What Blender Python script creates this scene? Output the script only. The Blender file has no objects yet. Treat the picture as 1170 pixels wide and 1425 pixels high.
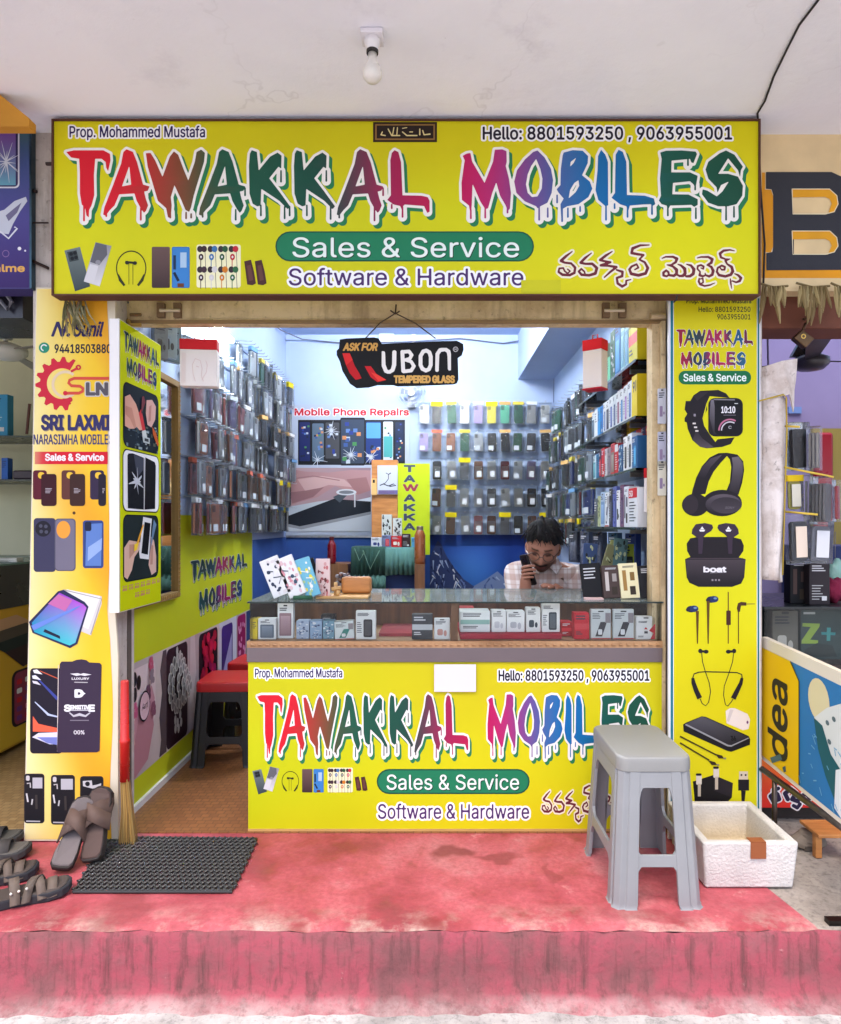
import bpy, math, random
import numpy as np
from mathutils import Vector, Matrix
R = math.radians
rnd = random.Random(7)
SC = bpy.context.scene
# ---------------- camera, sky, sun, exposure ----------------
F = 950.0; CX = 600.0; CY = 730.0; CAMH = 1.13; D0 = 2.51
cd = bpy.data.cameras.new('camera'); cam = bpy.data.objects.new('camera', cd)
SC.collection.objects.link(cam); SC.camera = cam
cam.location = (0, -D0, CAMH); cam.rotation_euler = (R(90), 0, 0)
cd.sensor_fit = 'AUTO'; cd.sensor_width = 36; cd.lens = 36*F/1425
cd.shift_x = -(CX-585)/1425; cd.shift_y = (CY-712.5)/1425
cd.clip_start = 0.05; cd.clip_end = 1000
SUN_EL, SUN_AZ = R(66), R(200)          # azimuth clockwise from +Y: the sun stands behind the camera
W = bpy.data.worlds.new('World'); SC.world = W; W.use_nodes = True
wn = W.node_tree.nodes; wl = W.node_tree.links
sky = wn.new('ShaderNodeTexSky'); sky.sky_type = 'NISHITA'; sky.sun_disc = False
sky.sun_elevation = SUN_EL; sky.sun_rotation = SUN_AZ; sky.dust_density = 4; sky.air_density = 0.8; sky.ozone_density = 1
wl.new(sky.outputs[0], wn['Background'].inputs[0]); wn['Background'].inputs[1].default_value = 0.15
sd = bpy.data.lights.new('sun', 'SUN'); sun = bpy.data.objects.new('sun', sd); SC.collection.objects.link(sun)
sd.energy = .5; sd.angle = R(30); sd.color = (1, .95, .88)
sdir = Vector((math.sin(SUN_AZ)*math.cos(SUN_EL), math.cos(SUN_AZ)*math.cos(SUN_EL), math.sin(SUN_EL)))
sun.rotation_euler = sdir.to_track_quat('Z', 'Y').to_euler()
sun.location = sdir*20
vs = SC.view_settings; vs.view_transform = 'Standard'; vs.look = 'None'; vs.exposure = 1.68; vs.gamma = 1
SC.render.engine = 'CYCLES'
cy = SC.cycles; cy.max_bounces = 8; cy.diffuse_bounces = 4; cy.transparent_max_bounces = 24; cy.glossy_bounces = 3
cy.caustics_reflective = False; cy.caustics_refractive = False; cy.sample_clamp_indirect = 4
try: cy.use_denoising = True
except Exception: pass

# ---------------- measuring: pixel on a known plane -> metres ----------------
def X(px, Y=0.): return (px-CX)*(Y+D0)/F
def Z(py, Y=0.): return CAMH-(py-CY)*(Y+D0)/F
def P(px, py, Y=0.): return (X(px, Y), Y, Z(py, Y))
def lin(c):
    return tuple(((v/255)/12.92 if v/255 <= .04045 else ((v/255+.055)/1.055)**2.4) for v in c[:3])
KC = .88
def C_(c): return tuple(v*KC for v in lin(c))+(1,)

# ---------------- materials ----------------
MATS = {}
def new_mat(name):
    m = bpy.data.materials.new(name); m.use_nodes = True; MATS[name] = m
    return m, m.node_tree.nodes, m.node_tree.links, m.node_tree.nodes['Principled BSDF']
def colmat(name, rough=.5, metal=0, var=.1, scale=6, bump=0, bscale=60, coat=0, spec=.5):
    m, n, l, b = new_mat(name)
    a = n.new('ShaderNodeAttribute'); a.attribute_name = 'Col'
    tc = n.new('ShaderNodeTexCoord')
    nz = n.new('ShaderNodeTexNoise'); nz.inputs['Scale'].default_value = scale; nz.inputs['Detail'].default_value = 6
    l.new(tc.outputs['Object'], nz.inputs['Vector'])
    mr = n.new('ShaderNodeMapRange'); mr.inputs[1].default_value = .35; mr.inputs[2].default_value = .7
    mr.inputs[3].default_value = 1-var; mr.inputs[4].default_value = 1
    l.new(nz.outputs[0], mr.inputs[0])
    mx = n.new('ShaderNodeMix'); mx.data_type = 'RGBA'; mx.blend_type = 'MULTIPLY'; mx.inputs[0].default_value = 1
    l.new(a.outputs['Color'], mx.inputs[6]); l.new(mr.outputs[0], mx.inputs[7]); l.new(mx.outputs[2], b.inputs['Base Color'])
    mr2 = n.new('ShaderNodeMapRange'); mr2.inputs[3].default_value = max(.03, rough-.12); mr2.inputs[4].default_value = min(1, rough+.12)
    l.new(nz.outputs[0], mr2.inputs[0]); l.new(mr2.outputs[0], b.inputs['Roughness'])
    b.inputs['Metallic'].default_value = metal; b.inputs['Specular IOR Level'].default_value = spec
    if coat: b.inputs['Coat Weight'].default_value = coat; b.inputs['Coat Roughness'].default_value = .08
    if bump:
        n2 = n.new('ShaderNodeTexNoise'); n2.inputs['Scale'].default_value = bscale; n2.inputs['Detail'].default_value = 8
        l.new(tc.outputs['Object'], n2.inputs['Vector'])
        bp = n.new('ShaderNodeBump'); bp.inputs['Strength'].default_value = bump; bp.inputs['Distance'].default_value = .006
        l.new(n2.outputs[0], bp.inputs['Height']); l.new(bp.outputs[0], b.inputs['Normal'])
    return m
colmat('matte', .75, var=.18, bump=.15)
colmat('print', .55, var=.09, scale=1.7, spec=.22, bump=.22, bscale=4.5)
colmat('flat_print', .85, var=.06, scale=2.5, spec=.04)
colmat('gloss', .28, var=.06)
colmat('plastic', .42, var=.1, bump=.05, bscale=200)
colmat('fabric', .95, var=.25, bump=.6, bscale=260)
colmat('metal', .35, metal=.9, var=.3, scale=30)
colmat('plaster', .85, var=.3, scale=3.5, bump=.35, bscale=22)
colmat('foam', .9, var=.24, scale=7, bump=.7, bscale=120)
colmat('skin', .55, var=.08, spec=.3)
def noise(n, l, vec, scale, detail=8, rough=.6, sc=None):
    if sc:
        mp = n.new('ShaderNodeMapping'); mp.inputs['Scale'].default_value = sc; l.new(vec, mp.inputs['Vector']); vec = mp.outputs[0]
    z = n.new('ShaderNodeTexNoise'); z.inputs['Scale'].default_value = scale; z.inputs['Detail'].default_value = detail; z.inputs['Roughness'].default_value = rough
    l.new(vec, z.inputs['Vector']); return z.outputs[0]
def clearmat(name, tint, fac, rough=.03, milky=.0, milk=(.9, .93, .96), crinkle=0):
    m, n, l, b = new_mat(name); n.remove(b); out = n['Material Output']
    t = n.new('ShaderNodeBsdfTransparent'); t.inputs[0].default_value = tint+(1,)
    g = n.new('ShaderNodeBsdfGlossy'); g.inputs['Roughness'].default_value = rough
    if crinkle:
        tc = n.new('ShaderNodeTexCoord'); gm = n.new('ShaderNodeNewGeometry'); nz = noise(n, l, gm.outputs['Position'], 55, 4, .6)
        bp = n.new('ShaderNodeBump'); bp.inputs['Strength'].default_value = .9; bp.inputs['Distance'].default_value = .012; l.new(nz, bp.inputs['Height']); l.new(bp.outputs[0], g.inputs['Normal'])
    lw = n.new('ShaderNodeLayerWeight'); lw.inputs[0].default_value = fac
    mx = n.new('ShaderNodeMixShader'); l.new(lw.outputs['Fresnel'], mx.inputs[0]); l.new(t.outputs[0], mx.inputs[1]); l.new(g.outputs[0], mx.inputs[2])
    last = mx
    if milky:
        d = n.new('ShaderNodeBsdfDiffuse'); d.inputs[0].default_value = milk+(1,)
        m2 = n.new('ShaderNodeMixShader'); m2.inputs[0].default_value = milky
        l.new(mx.outputs[0], m2.inputs[1]); l.new(d.outputs[0], m2.inputs[2]); last = m2
    l.new(last.outputs[0], out.inputs[0]); return m
clearmat('glass', (.98, .995, .988), .25)
clearmat('sleeve', (.97, .985, .985), .34, .09, .022, crinkle=1)
clearmat('painted_sheen_glass', (.96, .985, .975), .22, .04, .13, (.62, .72, .70))  # grey-green diffuse share paints in the pale reflection on the counter top
def emit(name, col, s):
    m, n, l, b = new_mat(name)
    b.inputs['Base Color'].default_value = (.9, .9, .9, 1); b.inputs['Emission Color'].default_value = col+(1,); b.inputs['Emission Strength'].default_value = s
    return m
emit('tube_glow', (.80, .92, 1), 75); emit('ceiling_tube_glow', (.97, .98, 1), 150)
m, n, l, b = new_mat('mirror'); b.inputs['Base Color'].default_value = (.8, .82, .82, 1); b.inputs['Metallic'].default_value = 1; b.inputs['Roughness'].default_value = .04

def ramp_mat(name, build):
    m, n, l, b = new_mat(name); tc = n.new('ShaderNodeTexCoord'); build(n, l, b, tc.outputs['Object']); return m
def ramp(n, l, fac, stops):
    r = n.new('ShaderNodeValToRGB'); e = r.color_ramp.elements
    while len(e) < len(stops): e.new(.5)
    for i, (p, c) in enumerate(stops):
        e[i].position = p; e[i].color = (c if len(c) == 4 else tuple(c)+(1,))
    l.new(fac, r.inputs[0]); return r.outputs[0]
def mixc(n, l, fac, a, b_, mode='MIX'):
    x = n.new('ShaderNodeMix'); x.data_type = 'RGBA'; x.blend_type = mode
    if isinstance(fac, (int, float)): x.inputs[0].default_value = fac
    else: l.new(fac, x.inputs[0])
    for s, v in ((6, a), (7, b_)):
        if isinstance(v, tuple): x.inputs[s].default_value = v if len(v) == 4 else v+(1,)
        else: l.new(v, x.inputs[s])
    return x.outputs[2]
def bump(n, l, b, h, s, d=.01):
    p = n.new('ShaderNodeBump'); p.inputs['Strength'].default_value = s; p.inputs['Distance'].default_value = d
    l.new(h, p.inputs['Height']); l.new(p.outputs[0], b.inputs['Normal'])
def wedge(n, l, vec, fn):
    s = n.new('ShaderNodeSeparateXYZ'); l.new(vec, s.inputs[0]); return s.outputs

def m_pink(n, l, b, v):
    big = noise(n, l, v, 2.2, 8, .62); mid = noise(n, l, v, 9, 9, .7); fine = noise(n, l, v, 60, 6, .7)
    c = ramp(n, l, big, [(.30, lin((112, 52, 56))), (.42, lin((150, 58, 67))), (.54, lin((178, 84, 93))), (.64, lin((184, 110, 114))), (.76, lin((174, 124, 122)))])
    c = mixc(n, l, ramp(n, l, mid, [(.30, (1, 1, 1)), (.42, (0, 0, 0))]), c, lin((132, 58, 56)))
    c = mixc(n, l, ramp(n, l, mid, [(.62, (0, 0, 0)), (.72, (.7, .7, .7))]), c, lin((196, 146, 142)))
    s = wedge(n, l, v, 0)
    # bare worn concrete along the front edge
    mr = n.new('ShaderNodeMapRange'); l.new(s[1], mr.inputs[0]); mr.inputs[1].default_value = -.47; mr.inputs[2].default_value = -.62
    mm = n.new('ShaderNodeMath'); mm.operation = 'MULTIPLY'; l.new(mr.outputs[0], mm.inputs[0]); l.new(ramp(n, l, noise(n, l, v, 5.5, 9, .72), [(.47, (0, 0, 0)), (.62, (1, 1, 1))]), mm.inputs[1])
    c = mixc(n, l, mm.outputs[0], c, lin((176, 158, 146)))
    # damp dark patches
    vo = n.new('ShaderNodeTexVoronoi'); vo.inputs['Scale'].default_value = 2.1; vo.inputs['Randomness'].default_value = 1
    wv = n.new('ShaderNodeVectorMath'); wv.operation = 'ADD'; l.new(v, wv.inputs[0])
    nn = n.new('ShaderNodeTexNoise'); nn.inputs['Scale'].default_value = 7; l.new(v, nn.inputs['Vector'])
    sc2 = n.new('ShaderNodeVectorMath'); sc2.operation = 'SCALE'; sc2.inputs['Scale'].default_value = .22; l.new(nn.outputs['Color'], sc2.inputs[0]); l.new(sc2.outputs[0], wv.inputs[1]); l.new(wv.outputs[0], vo.inputs['Vector'])
    damp = ramp(n, l, vo.outputs['Distance'], [(.10, (.75, .75, .75)), (.17, (0, 0, 0))])
    c = mixc(n, l, damp, c, lin((122, 40, 40)))
    for cx_, cy_, rx_, ry_, k_ in ((.07, -.155, .12, .05, .8), (.23, -.19, .08, .035, .65), (-.92, -.55, .09, .3, .6), (-.30, -.12, .16, .07, .45), (-.98, -.12, .10, .10, .6), (.62, -.52, .2, .05, .4), (.40, -.28, .02, .12, .5)):
        mp = n.new('ShaderNodeMapping'); mp.inputs['Location'].default_value = (-cx_/rx_, -cy_/ry_, 0); mp.inputs['Scale'].default_value = (1/rx_, 1/ry_, 0); l.new(wv.outputs[0], mp.inputs['Vector'])
        ln = n.new('ShaderNodeVectorMath'); ln.operation = 'LENGTH'; mp.inputs['Location'].default_value = (-(cx_+.11)/rx_, -(cy_+.11)/ry_, 0); l.new(mp.outputs[0], ln.inputs[0])
        c = mixc(n, l, ramp(n, l, ln.outputs['Value'], [(.55, (k_, k_, k_)), (1., (0, 0, 0))]), c, lin((112, 40, 40)))
    c = mixc(n, l, ramp(n, l, fine, [(.35, (.45, .45, .45)), (.6, (0, 0, 0))]), c, lin((120, 52, 56)))
    l.new(c, b.inputs['Base Color']); l.new(ramp(n, l, mid, [(.3, (.35, .35, .35)), (.6, (.75, .75, .75))]), b.inputs['Roughness'])
    bump(n, l, b, mid, .5, .006)
ramp_mat('pink_paint', m_pink)
def m_riser(n, l, b, v):
    big = noise(n, l, v, 3.0, 8, .65); st = noise(n, l, v, 1, 7, .7, (34, 34, 1.6)); fine = noise(n, l, v, 40, 8, .7)
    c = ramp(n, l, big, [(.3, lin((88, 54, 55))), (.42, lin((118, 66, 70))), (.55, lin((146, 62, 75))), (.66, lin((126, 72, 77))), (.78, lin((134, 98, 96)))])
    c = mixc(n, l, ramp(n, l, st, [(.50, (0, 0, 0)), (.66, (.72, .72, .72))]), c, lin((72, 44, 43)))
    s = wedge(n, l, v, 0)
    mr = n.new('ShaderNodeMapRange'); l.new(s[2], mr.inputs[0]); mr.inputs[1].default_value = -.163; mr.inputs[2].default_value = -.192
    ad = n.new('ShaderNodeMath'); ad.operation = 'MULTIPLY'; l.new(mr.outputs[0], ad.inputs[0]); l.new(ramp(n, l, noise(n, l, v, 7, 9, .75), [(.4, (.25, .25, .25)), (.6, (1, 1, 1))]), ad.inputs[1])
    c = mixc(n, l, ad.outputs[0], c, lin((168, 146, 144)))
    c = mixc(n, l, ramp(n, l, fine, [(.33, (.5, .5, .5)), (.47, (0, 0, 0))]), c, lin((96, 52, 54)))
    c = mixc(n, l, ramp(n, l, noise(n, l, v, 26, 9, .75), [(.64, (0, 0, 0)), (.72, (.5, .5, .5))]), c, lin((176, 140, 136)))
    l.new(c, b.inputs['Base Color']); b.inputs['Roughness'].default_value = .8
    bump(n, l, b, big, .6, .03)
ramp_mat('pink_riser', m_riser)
def m_conc(a, d, e):
    def f(n, l, b, v):
        big = noise(n, l, v, 2.6, 10, .7); fine = noise(n, l, v, 45, 8, .75)
        c = ramp(n, l, big, [(.3, lin(a)), (.5, lin(d)), (.7, lin(e))])
        c = mixc(n, l, ramp(n, l, fine, [(.36, (.5, .5, .5)), (.5, (0, 0, 0))]), c, lin(tuple(x*.6 for x in a)))
        l.new(c, b.inputs['Base Color']); b.inputs['Roughness'].default_value = .9; bump(n, l, b, fine, .5, .006)
    return f
ramp_mat('street_concrete', m_conc((122, 119, 116), (172, 170, 168), (208, 207, 206)))
ramp_mat('grey_concrete', m_conc((104, 95, 88), (142, 132, 122), (172, 162, 152)))
def m_ceil(n, l, b, v):
    big = noise(n, l, v, 1.3, 9, .6); fine = noise(n, l, v, 16, 9, .75)
    c = ramp(n, l, big, [(.3, lin((224, 224, 233))), (.6, lin((236, 236, 243)))])
    c = mixc(n, l, ramp(n, l, fine, [(.24, (.5, .5, .5)), (.33, (0, 0, 0))]), c, lin((138, 132, 144)))
    ck = noise(n, l, v, 1.1, 5, .55); ab = n.new('ShaderNodeMath'); ab.operation = 'SUBTRACT'; ab.inputs[1].default_value = .5; l.new(ck, ab.inputs[0])
    a2 = n.new('ShaderNodeMath'); a2.operation = 'ABSOLUTE'; l.new(ab.outputs[0], a2.inputs[0])
    mk = n.new('ShaderNodeMath'); mk.operation = 'MULTIPLY'; l.new(ramp(n, l, a2.outputs[0], [(.0003, (.16, .16, .16)), (.0016, (0, 0, 0))]), mk.inputs[0]); l.new(ramp(n, l, noise(n, l, v, 2.3, 4, .5), [(.45, (0, 0, 0)), (.6, (1, 1, 1))]), mk.inputs[1])
    c = mixc(n, l, mk.outputs[0], c, lin((120, 114, 120)))
    c = mixc(n, l, ramp(n, l, noise(n, l, v, 4.5, 9, .7), [(.58, (0, 0, 0)), (.75, (.25, .25, .25))]), c, lin((180, 174, 190)))
    l.new(c, b.inputs['Base Color']); b.inputs['Roughness'].default_value = .9; bump(n, l, b, noise(n, l, v, 7, 8, .65), .35, .01)
ramp_mat('ceiling_paint', m_ceil)
def m_grime(base, dirt, sc=3.):
    def f(n, l, b, v):
        a = noise(n, l, v, sc, 10, .7); st = noise(n, l, v, 1.6, 8, .65, (9, 9, 1)); fine = noise(n, l, v, 30, 8, .7)
        c = mixc(n, l, ramp(n, l, a, [(.42, (0, 0, 0)), (.68, (.8, .8, .8))]), lin(base)+(1,), lin(dirt)+(1,))
        c = mixc(n, l, ramp(n, l, st, [(.5, (0, 0, 0)), (.72, (.65, .65, .65))]), c, lin(tuple(x*.75 for x in dirt)))
        c = mixc(n, l, ramp(n, l, fine, [(.3, (.7, .7, .7)), (.42, (0, 0, 0))]), c, lin(tuple(x*.5 for x in dirt)))
        l.new(c, b.inputs['Base Color']); b.inputs['Roughness'].default_value = .8; bump(n, l, b, fine, .35, .004)
    return f
ramp_mat('grimy_plaster', m_grime((196, 186, 178), (142, 128, 116)))
ramp_mat('grimy_cream', m_grime((214, 192, 150), (150, 120, 84), 4))
ramp_mat('tarp_white', m_grime((222, 212, 206), (150, 124, 104), 5))
def m_wall(c0, c1):
    def f(n, l, b, v):
        a = noise(n, l, v, 2, 7, .55)
        l.new(ramp(n, l, a, [(.3, lin(c0)), (.7, lin(c1))]), b.inputs['Base Color']); b.inputs['Roughness'].default_value = .8
        bump(n, l, b, noise(n, l, v, 14, 6, .6), .15, .005)
    return f
ramp_mat('pale_blue_wall', m_wall((160, 180, 214), (174, 192, 222)))
ramp_mat('deep_blue_wall', m_wall((34, 70, 138), (44, 86, 158)))
ramp_mat('lavender_wall', m_wall((116, 108, 152), (128, 120, 164)))
ramp_mat('cream_wall', m_wall((196, 194, 160), (212, 208, 176)))
def m_vinyl(c0, c1, c2):
    def f(n, l, b, v):
        ch = n.new('ShaderNodeTexBrick'); ch.inputs['Scale'].default_value = 17; ch.offset = .5
        ch.inputs['Color1'].default_value = lin(c0)+(1,); ch.inputs['Color2'].default_value = lin(c1)+(1,); ch.inputs['Mortar'].default_value = lin(c2)+(1,)
        ch.inputs['Mortar Size'].default_value = .035; ch.inputs['Brick Width'].default_value = .55; ch.inputs['Row Height'].default_value = .5
        l.new(v, ch.inputs['Vector'])
        c = mixc(n, l, noise(n, l, v, 30, 6, .7), ch.outputs[0], lin(tuple(x*.62 for x in c0)))
        l.new(c, b.inputs['Base Color']); b.inputs['Roughness'].default_value = .38
    return f
ramp_mat('brown_vinyl', m_vinyl((168, 112, 66), (140, 88, 50), (104, 64, 38)))
ramp_mat('tan_vinyl', m_vinyl((190, 160, 112), (150, 118, 76), (120, 92, 60)))
def m_wood(a, d, sc=(1, 14, 14), rough=.5):
    def f(n, l, b, v):
        z = noise(n, l, v, 2.4, 9, .6, sc)
        l.new(ramp(n, l, z, [(.3, lin(a)), (.7, lin(d))]), b.inputs['Base Color']); b.inputs['Roughness'].default_value = rough
        bump(n, l, b, z, .15, .003)
    return f
ramp_mat('wood_brown', m_wood((92, 58, 34), (138, 92, 54), (14, 14, 1)))
ramp_mat('wood_orange', m_wood((150, 92, 44), (205, 140, 76), (2, 14, 14)))
ramp_mat('wood_trim', m_wood((138, 98, 62), (184, 142, 100), (2, 14, 14)))
ramp_mat('wood_pale', m_wood((176, 130, 76), (222, 180, 118), (2, 14, 14)))
def m_plaid(n, l, b, v):
    s = wedge(n, l, v, 0); out = []
    for ax, f in ((0, 17.), (2, 15.)):
        mm = n.new('ShaderNodeMath'); mm.operation = 'MULTIPLY'; mm.inputs[1].default_value = f; l.new(s[ax], mm.inputs[0])
        fr = n.new('ShaderNodeMath'); fr.operation = 'FRACT'; l.new(mm.outputs[0], fr.inputs[0])
        out.append(ramp(n, l, fr.outputs[0], [(.0, (0, 0, 0)), (.08, (.55, .55, .55)), (.42, (.55, .55, .55)), (.5, (0, 0, 0)), (.7, (0, 0, 0)), (.73, (.4, .4, .4)), (.78, (.4, .4, .4)), (.81, (0, 0, 0))]))
    c = mixc(n, l, out[0], lin((222, 212, 208))+(1,), lin((176, 138, 120))+(1,))
    c = mixc(n, l, out[1], c, lin((168, 128, 112))+(1,))
    l.new(c, b.inputs['Base Color']); b.inputs['Roughness'].default_value = .9
    bump(n, l, b, noise(n, l, v, 9, 6, .55), .5, .02)
ramp_mat('plaid_cloth', m_plaid)

# ---------------- objects, parts, labels ----------------
COL = SC.collection
WL = {}
def thing(name, label, cat, loc=(0, 0, 0), group=None):
    o = bpy.data.objects.new(name, None); COL.objects.link(o); o.location = loc; o.empty_display_size = .05
    WL[o.name] = Vector(loc); tag(o, label, cat, group); return o
def tag(o, label=None, cat=None, group=None, kind=None):
    for k, v in (('label', label), ('category', cat), ('group', group), ('kind', kind)):
        if v: o[k] = v
    return o
def copy_tree(o, parent=None):
    c = o.copy(); COL.objects.link(c); WL[c.name] = Vector(WL[o.name])
    if parent: c.parent = parent
    for ch in list(o.children): copy_tree(ch, c)
    return c
class MB:
    def __init__(s): s.v = []; s.f = []; s.c = []
    def add(s, vs, fs, col=(128, 128, 128), M=None, raw=False):
        o = len(s.v); s.v += [tuple(M @ Vector(p)) if M else tuple(p) for p in vs]
        k = None if callable(col) else (col if raw else C_(col))
        for f in fs:
            s.f.append([i+o for i in f]); s.c.append(k if k else [C_(col(*vs[i])) for i in f])
        return s
    def box(s, x0, x1, y0, y1, z0, z1, col=(128, 128, 128), M=None):
        vs = [(x, y, z) for z in (z0, z1) for x, y in ((x0, y0), (x1, y0), (x1, y1), (x0, y1))]
        return s.add(vs, [(3, 2, 1, 0), (4, 5, 6, 7), (0, 1, 5, 4), (1, 2, 6, 5), (2, 3, 7, 6), (3, 0, 4, 7)], col, M)
    def prism(s, pts, f0, f1, col, M=None):      # pts 2-D; f0/f1 map (u,v) to the two faces
        n = len(pts); vs = [f0(*p) for p in pts]+[f1(*p) for p in pts]
        return s.add(vs, [tuple(range(n)), tuple(range(2*n-1, n-1, -1))]+[(i, i+n, (i+1) % n+n, (i+1) % n) for i in range(n)], col, M)
    def tube(s, path, r, col, n=8, M=None, cap=True):
        path = [Vector(p) for p in path]; rr = r if isinstance(r, (list, tuple)) else [r]*len(path)
        vs = []; fs = []; up = None
        for i, p in enumerate(path):
            t = (path[min(i+1, len(path)-1)]-path[max(i-1, 0)]).normalized()
            if up is None: up = Vector((0, 0, 1)) if abs(t.z) < .9 else Vector((1, 0, 0))
            a = t.cross(up); a = a.normalized() if a.length > 1e-6 else Vector((1, 0, 0)); b2 = a.cross(t).normalized(); up = b2
            vs += [tuple(p+(a*math.cos(2*math.pi*k/n)+b2*math.sin(2*math.pi*k/n))*rr[i]) for k in range(n)]
        for i in range(len(path)-1):
            fs += [(i*n+k, i*n+(k+1) % n, (i+1)*n+(k+1) % n, (i+1)*n+k) for k in range(n)]
        if cap: fs += [tuple(range(n-1, -1, -1)), tuple(range((len(path)-1)*n, len(path)*n))]
        return s.add(vs, fs, col, M)
    def lathe(s, prof, col, n=20, M=None, cx=0, cy=0):   # prof: (r,z)
        vs = []; fs = []
        for r, z in prof: vs += [(cx+r*math.cos(2*math.pi*k/n), cy+r*math.sin(2*math.pi*k/n), z) for k in range(n)]
        for i in range(len(prof)-1):
            fs += [(i*n+k, i*n+(k+1) % n, (i+1)*n+(k+1) % n, (i+1)*n+k) for k in range(n)]
        fs += [tuple(range(n-1, -1, -1)), tuple(range((len(prof)-1)*n, len(prof)*n))]
        return s.add(vs, fs, col, M)
    def ellipsoid(s, c, r, col, nu=14, nv=10, fn=None, M=None):
        vs = []; fs = []
        for j in range(nv+1):
            th = math.pi*(.002+.996*j/nv)
            for i in range(nu):
                ph = 2*math.pi*i/nu; d = Vector((math.sin(th)*math.cos(ph), math.sin(th)*math.sin(ph), math.cos(th)))
                p = Vector((d.x*r[0], d.y*r[1], d.z*r[2]))
                if fn: p = fn(d, p)
                vs.append(tuple(Vector(c)+p))
        for j in range(nv):
            fs += [(j*nu+i, (j+1)*nu+i, (j+1)*nu+(i+1) % nu, j*nu+(i+1) % nu) for i in range(nu)]
        return s.add(vs, fs, col, M)
    def build(s, name, mat, parent=None, bevel=0, smooth=False, seg=2, **tags):
        me = bpy.data.meshes.new(name)
        if parent is None:
            a = np.array(s.v); loc = Vector(((a[:, 0].min()+a[:, 0].max())/2, (a[:, 1].min()+a[:, 1].max())/2, a[:, 2].min()))
            if tags.get('kind') == 'structure' or tags.pop('origin', 0): loc = Vector((0, 0, 0))
        else: loc = WL[parent.name]
        me.from_pydata([(x-loc[0], y-loc[1], z-loc[2]) for x, y, z in s.v], [], s.f)
        at = me.color_attributes.new('Col', 'FLOAT_COLOR', 'CORNER'); buf = []
        for f, c in zip(s.f, s.c):
            if isinstance(c, list):
                for k in c: buf += k
            else: buf += list(c)*len(f)
        at.data.foreach_set('color', buf); me.materials.append(MATS[mat])
        o = bpy.data.objects.new(name, me); COL.objects.link(o)
        if parent is None: o.location = loc
        else: o.parent = parent
        WL[o.name] = loc
        if smooth: me.polygons.foreach_set('use_smooth', [True]*len(me.polygons))
        if bevel:
            md = o.modifiers.new('bevel', 'BEVEL'); md.width = bevel; md.segments = seg; md.limit_method = 'ANGLE'; md.angle_limit = R(40)
            me.polygons.foreach_set('use_smooth', [True]*len(me.polygons))
            wn_ = o.modifiers.new('wn', 'WEIGHTED_NORMAL'); wn_.keep_sharp = True
        tag(o, **{k: v for k, v in tags.items() if k in ('label', 'cat', 'group', 'kind')})
        return o
def box(name, mat, b, col=(128, 128, 128), parent=None, bevel=0, **t): return MB().box(*b, col).build(name, mat, parent, bevel, **t)

# ---------------- flat printed artwork ----------------
def sdf_grid(polys=(), strokes=(), pad=12, h=1.):
    pts = [p[:2] for q in polys for p in q]+[p[:2] for q in strokes for p in q]
    a = np.array(pts, float); x0, y0 = a.min(0)-pad; x1, y1 = a.max(0)+pad
    gx = np.arange(x0, x1+h, h); gy = np.arange(y0, y1+h, h); GX, GY = np.meshgrid(gx, gy)
    D = np.full(GX.shape, 1e9); ins = np.zeros(GX.shape, bool)
    for q in polys:
        q = np.array(q, float)
        for (ax, ay), (bx, by) in zip(q, np.roll(q, -1, 0)):
            dx, dy = bx-ax, by-ay; t = np.clip(((GX-ax)*dx+(GY-ay)*dy)/(dx*dx+dy*dy+1e-9), 0, 1)
            D = np.minimum(D, np.hypot(GX-ax-t*dx, GY-ay-t*dy))
            cr = ((ay > GY) != (by > GY)) & (GX < (bx-ax)*(GY-ay)/(by-ay+1e-12)+ax); ins ^= cr
    S = np.where(ins, -D, D) if len(polys) else D
    for q in strokes:
        for (ax, ay, ar), (bx, by, br) in zip(q[:-1], q[1:]):
            dx, dy = bx-ax, by-ay; t = np.clip(((GX-ax)*dx+(GY-ay)*dy)/(dx*dx+dy*dy+1e-9), 0, 1)
            S = np.minimum(S, np.hypot(GX-ax-t*dx, GY-ay-t*dy)-(ar+(br-ar)*t))
    return S, x0, y0, h
def ms(S, x0, y0, h):
    vs = []; fs = []; idx = {}; ins = S < 0
    def vert(x, y):
        k = (round(x*500), round(y*500))
        if k not in idx: idx[k] = len(vs); vs.append((x, y))
        return idx[k]
    full = ins[:-1, :-1] & ins[1:, :-1] & ins[:-1, 1:] & ins[1:, 1:]
    part = (ins[:-1, :-1] | ins[1:, :-1] | ins[:-1, 1:] | ins[1:, 1:]) & ~full
    for j in range(full.shape[0]):
        row = full[j]; d = np.diff(np.concatenate(([0], row.astype(int), [0]))); st = np.where(d == 1)[0]; en = np.where(d == -1)[0]
        for a, b_ in zip(st, en):
            fs.append([vert(x0+a*h, y0+j*h), vert(x0+b_*h, y0+j*h), vert(x0+b_*h, y0+(j+1)*h), vert(x0+a*h, y0+(j+1)*h)])
    for j, i in zip(*np.where(part)):
        cs = [(i, j), (i+1, j), (i+1, j+1), (i, j+1)]; poly = []
        for k in range(4):
            (ai, aj), (bi, bj) = cs[k], cs[(k+1) % 4]; sa, sb = S[aj, ai], S[bj, bi]
            if sa < 0: poly.append(vert(x0+ai*h, y0+aj*h))
            if (sa < 0) != (sb < 0):
                t = sa/(sa-sb); poly.append(vert(x0+(ai+(bi-ai)*t)*h, y0+(aj+(bj-aj)*t)*h))
        q = []
        for p in poly:
            if not q or q[-1] != p: q.append(p)
        if len(q) > 2 and q[0] == q[-1]: q.pop()
        if len(q) > 2: fs.append(q)
    return vs, fs
_tc = {}; _ts = {}
FONT = None
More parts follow.
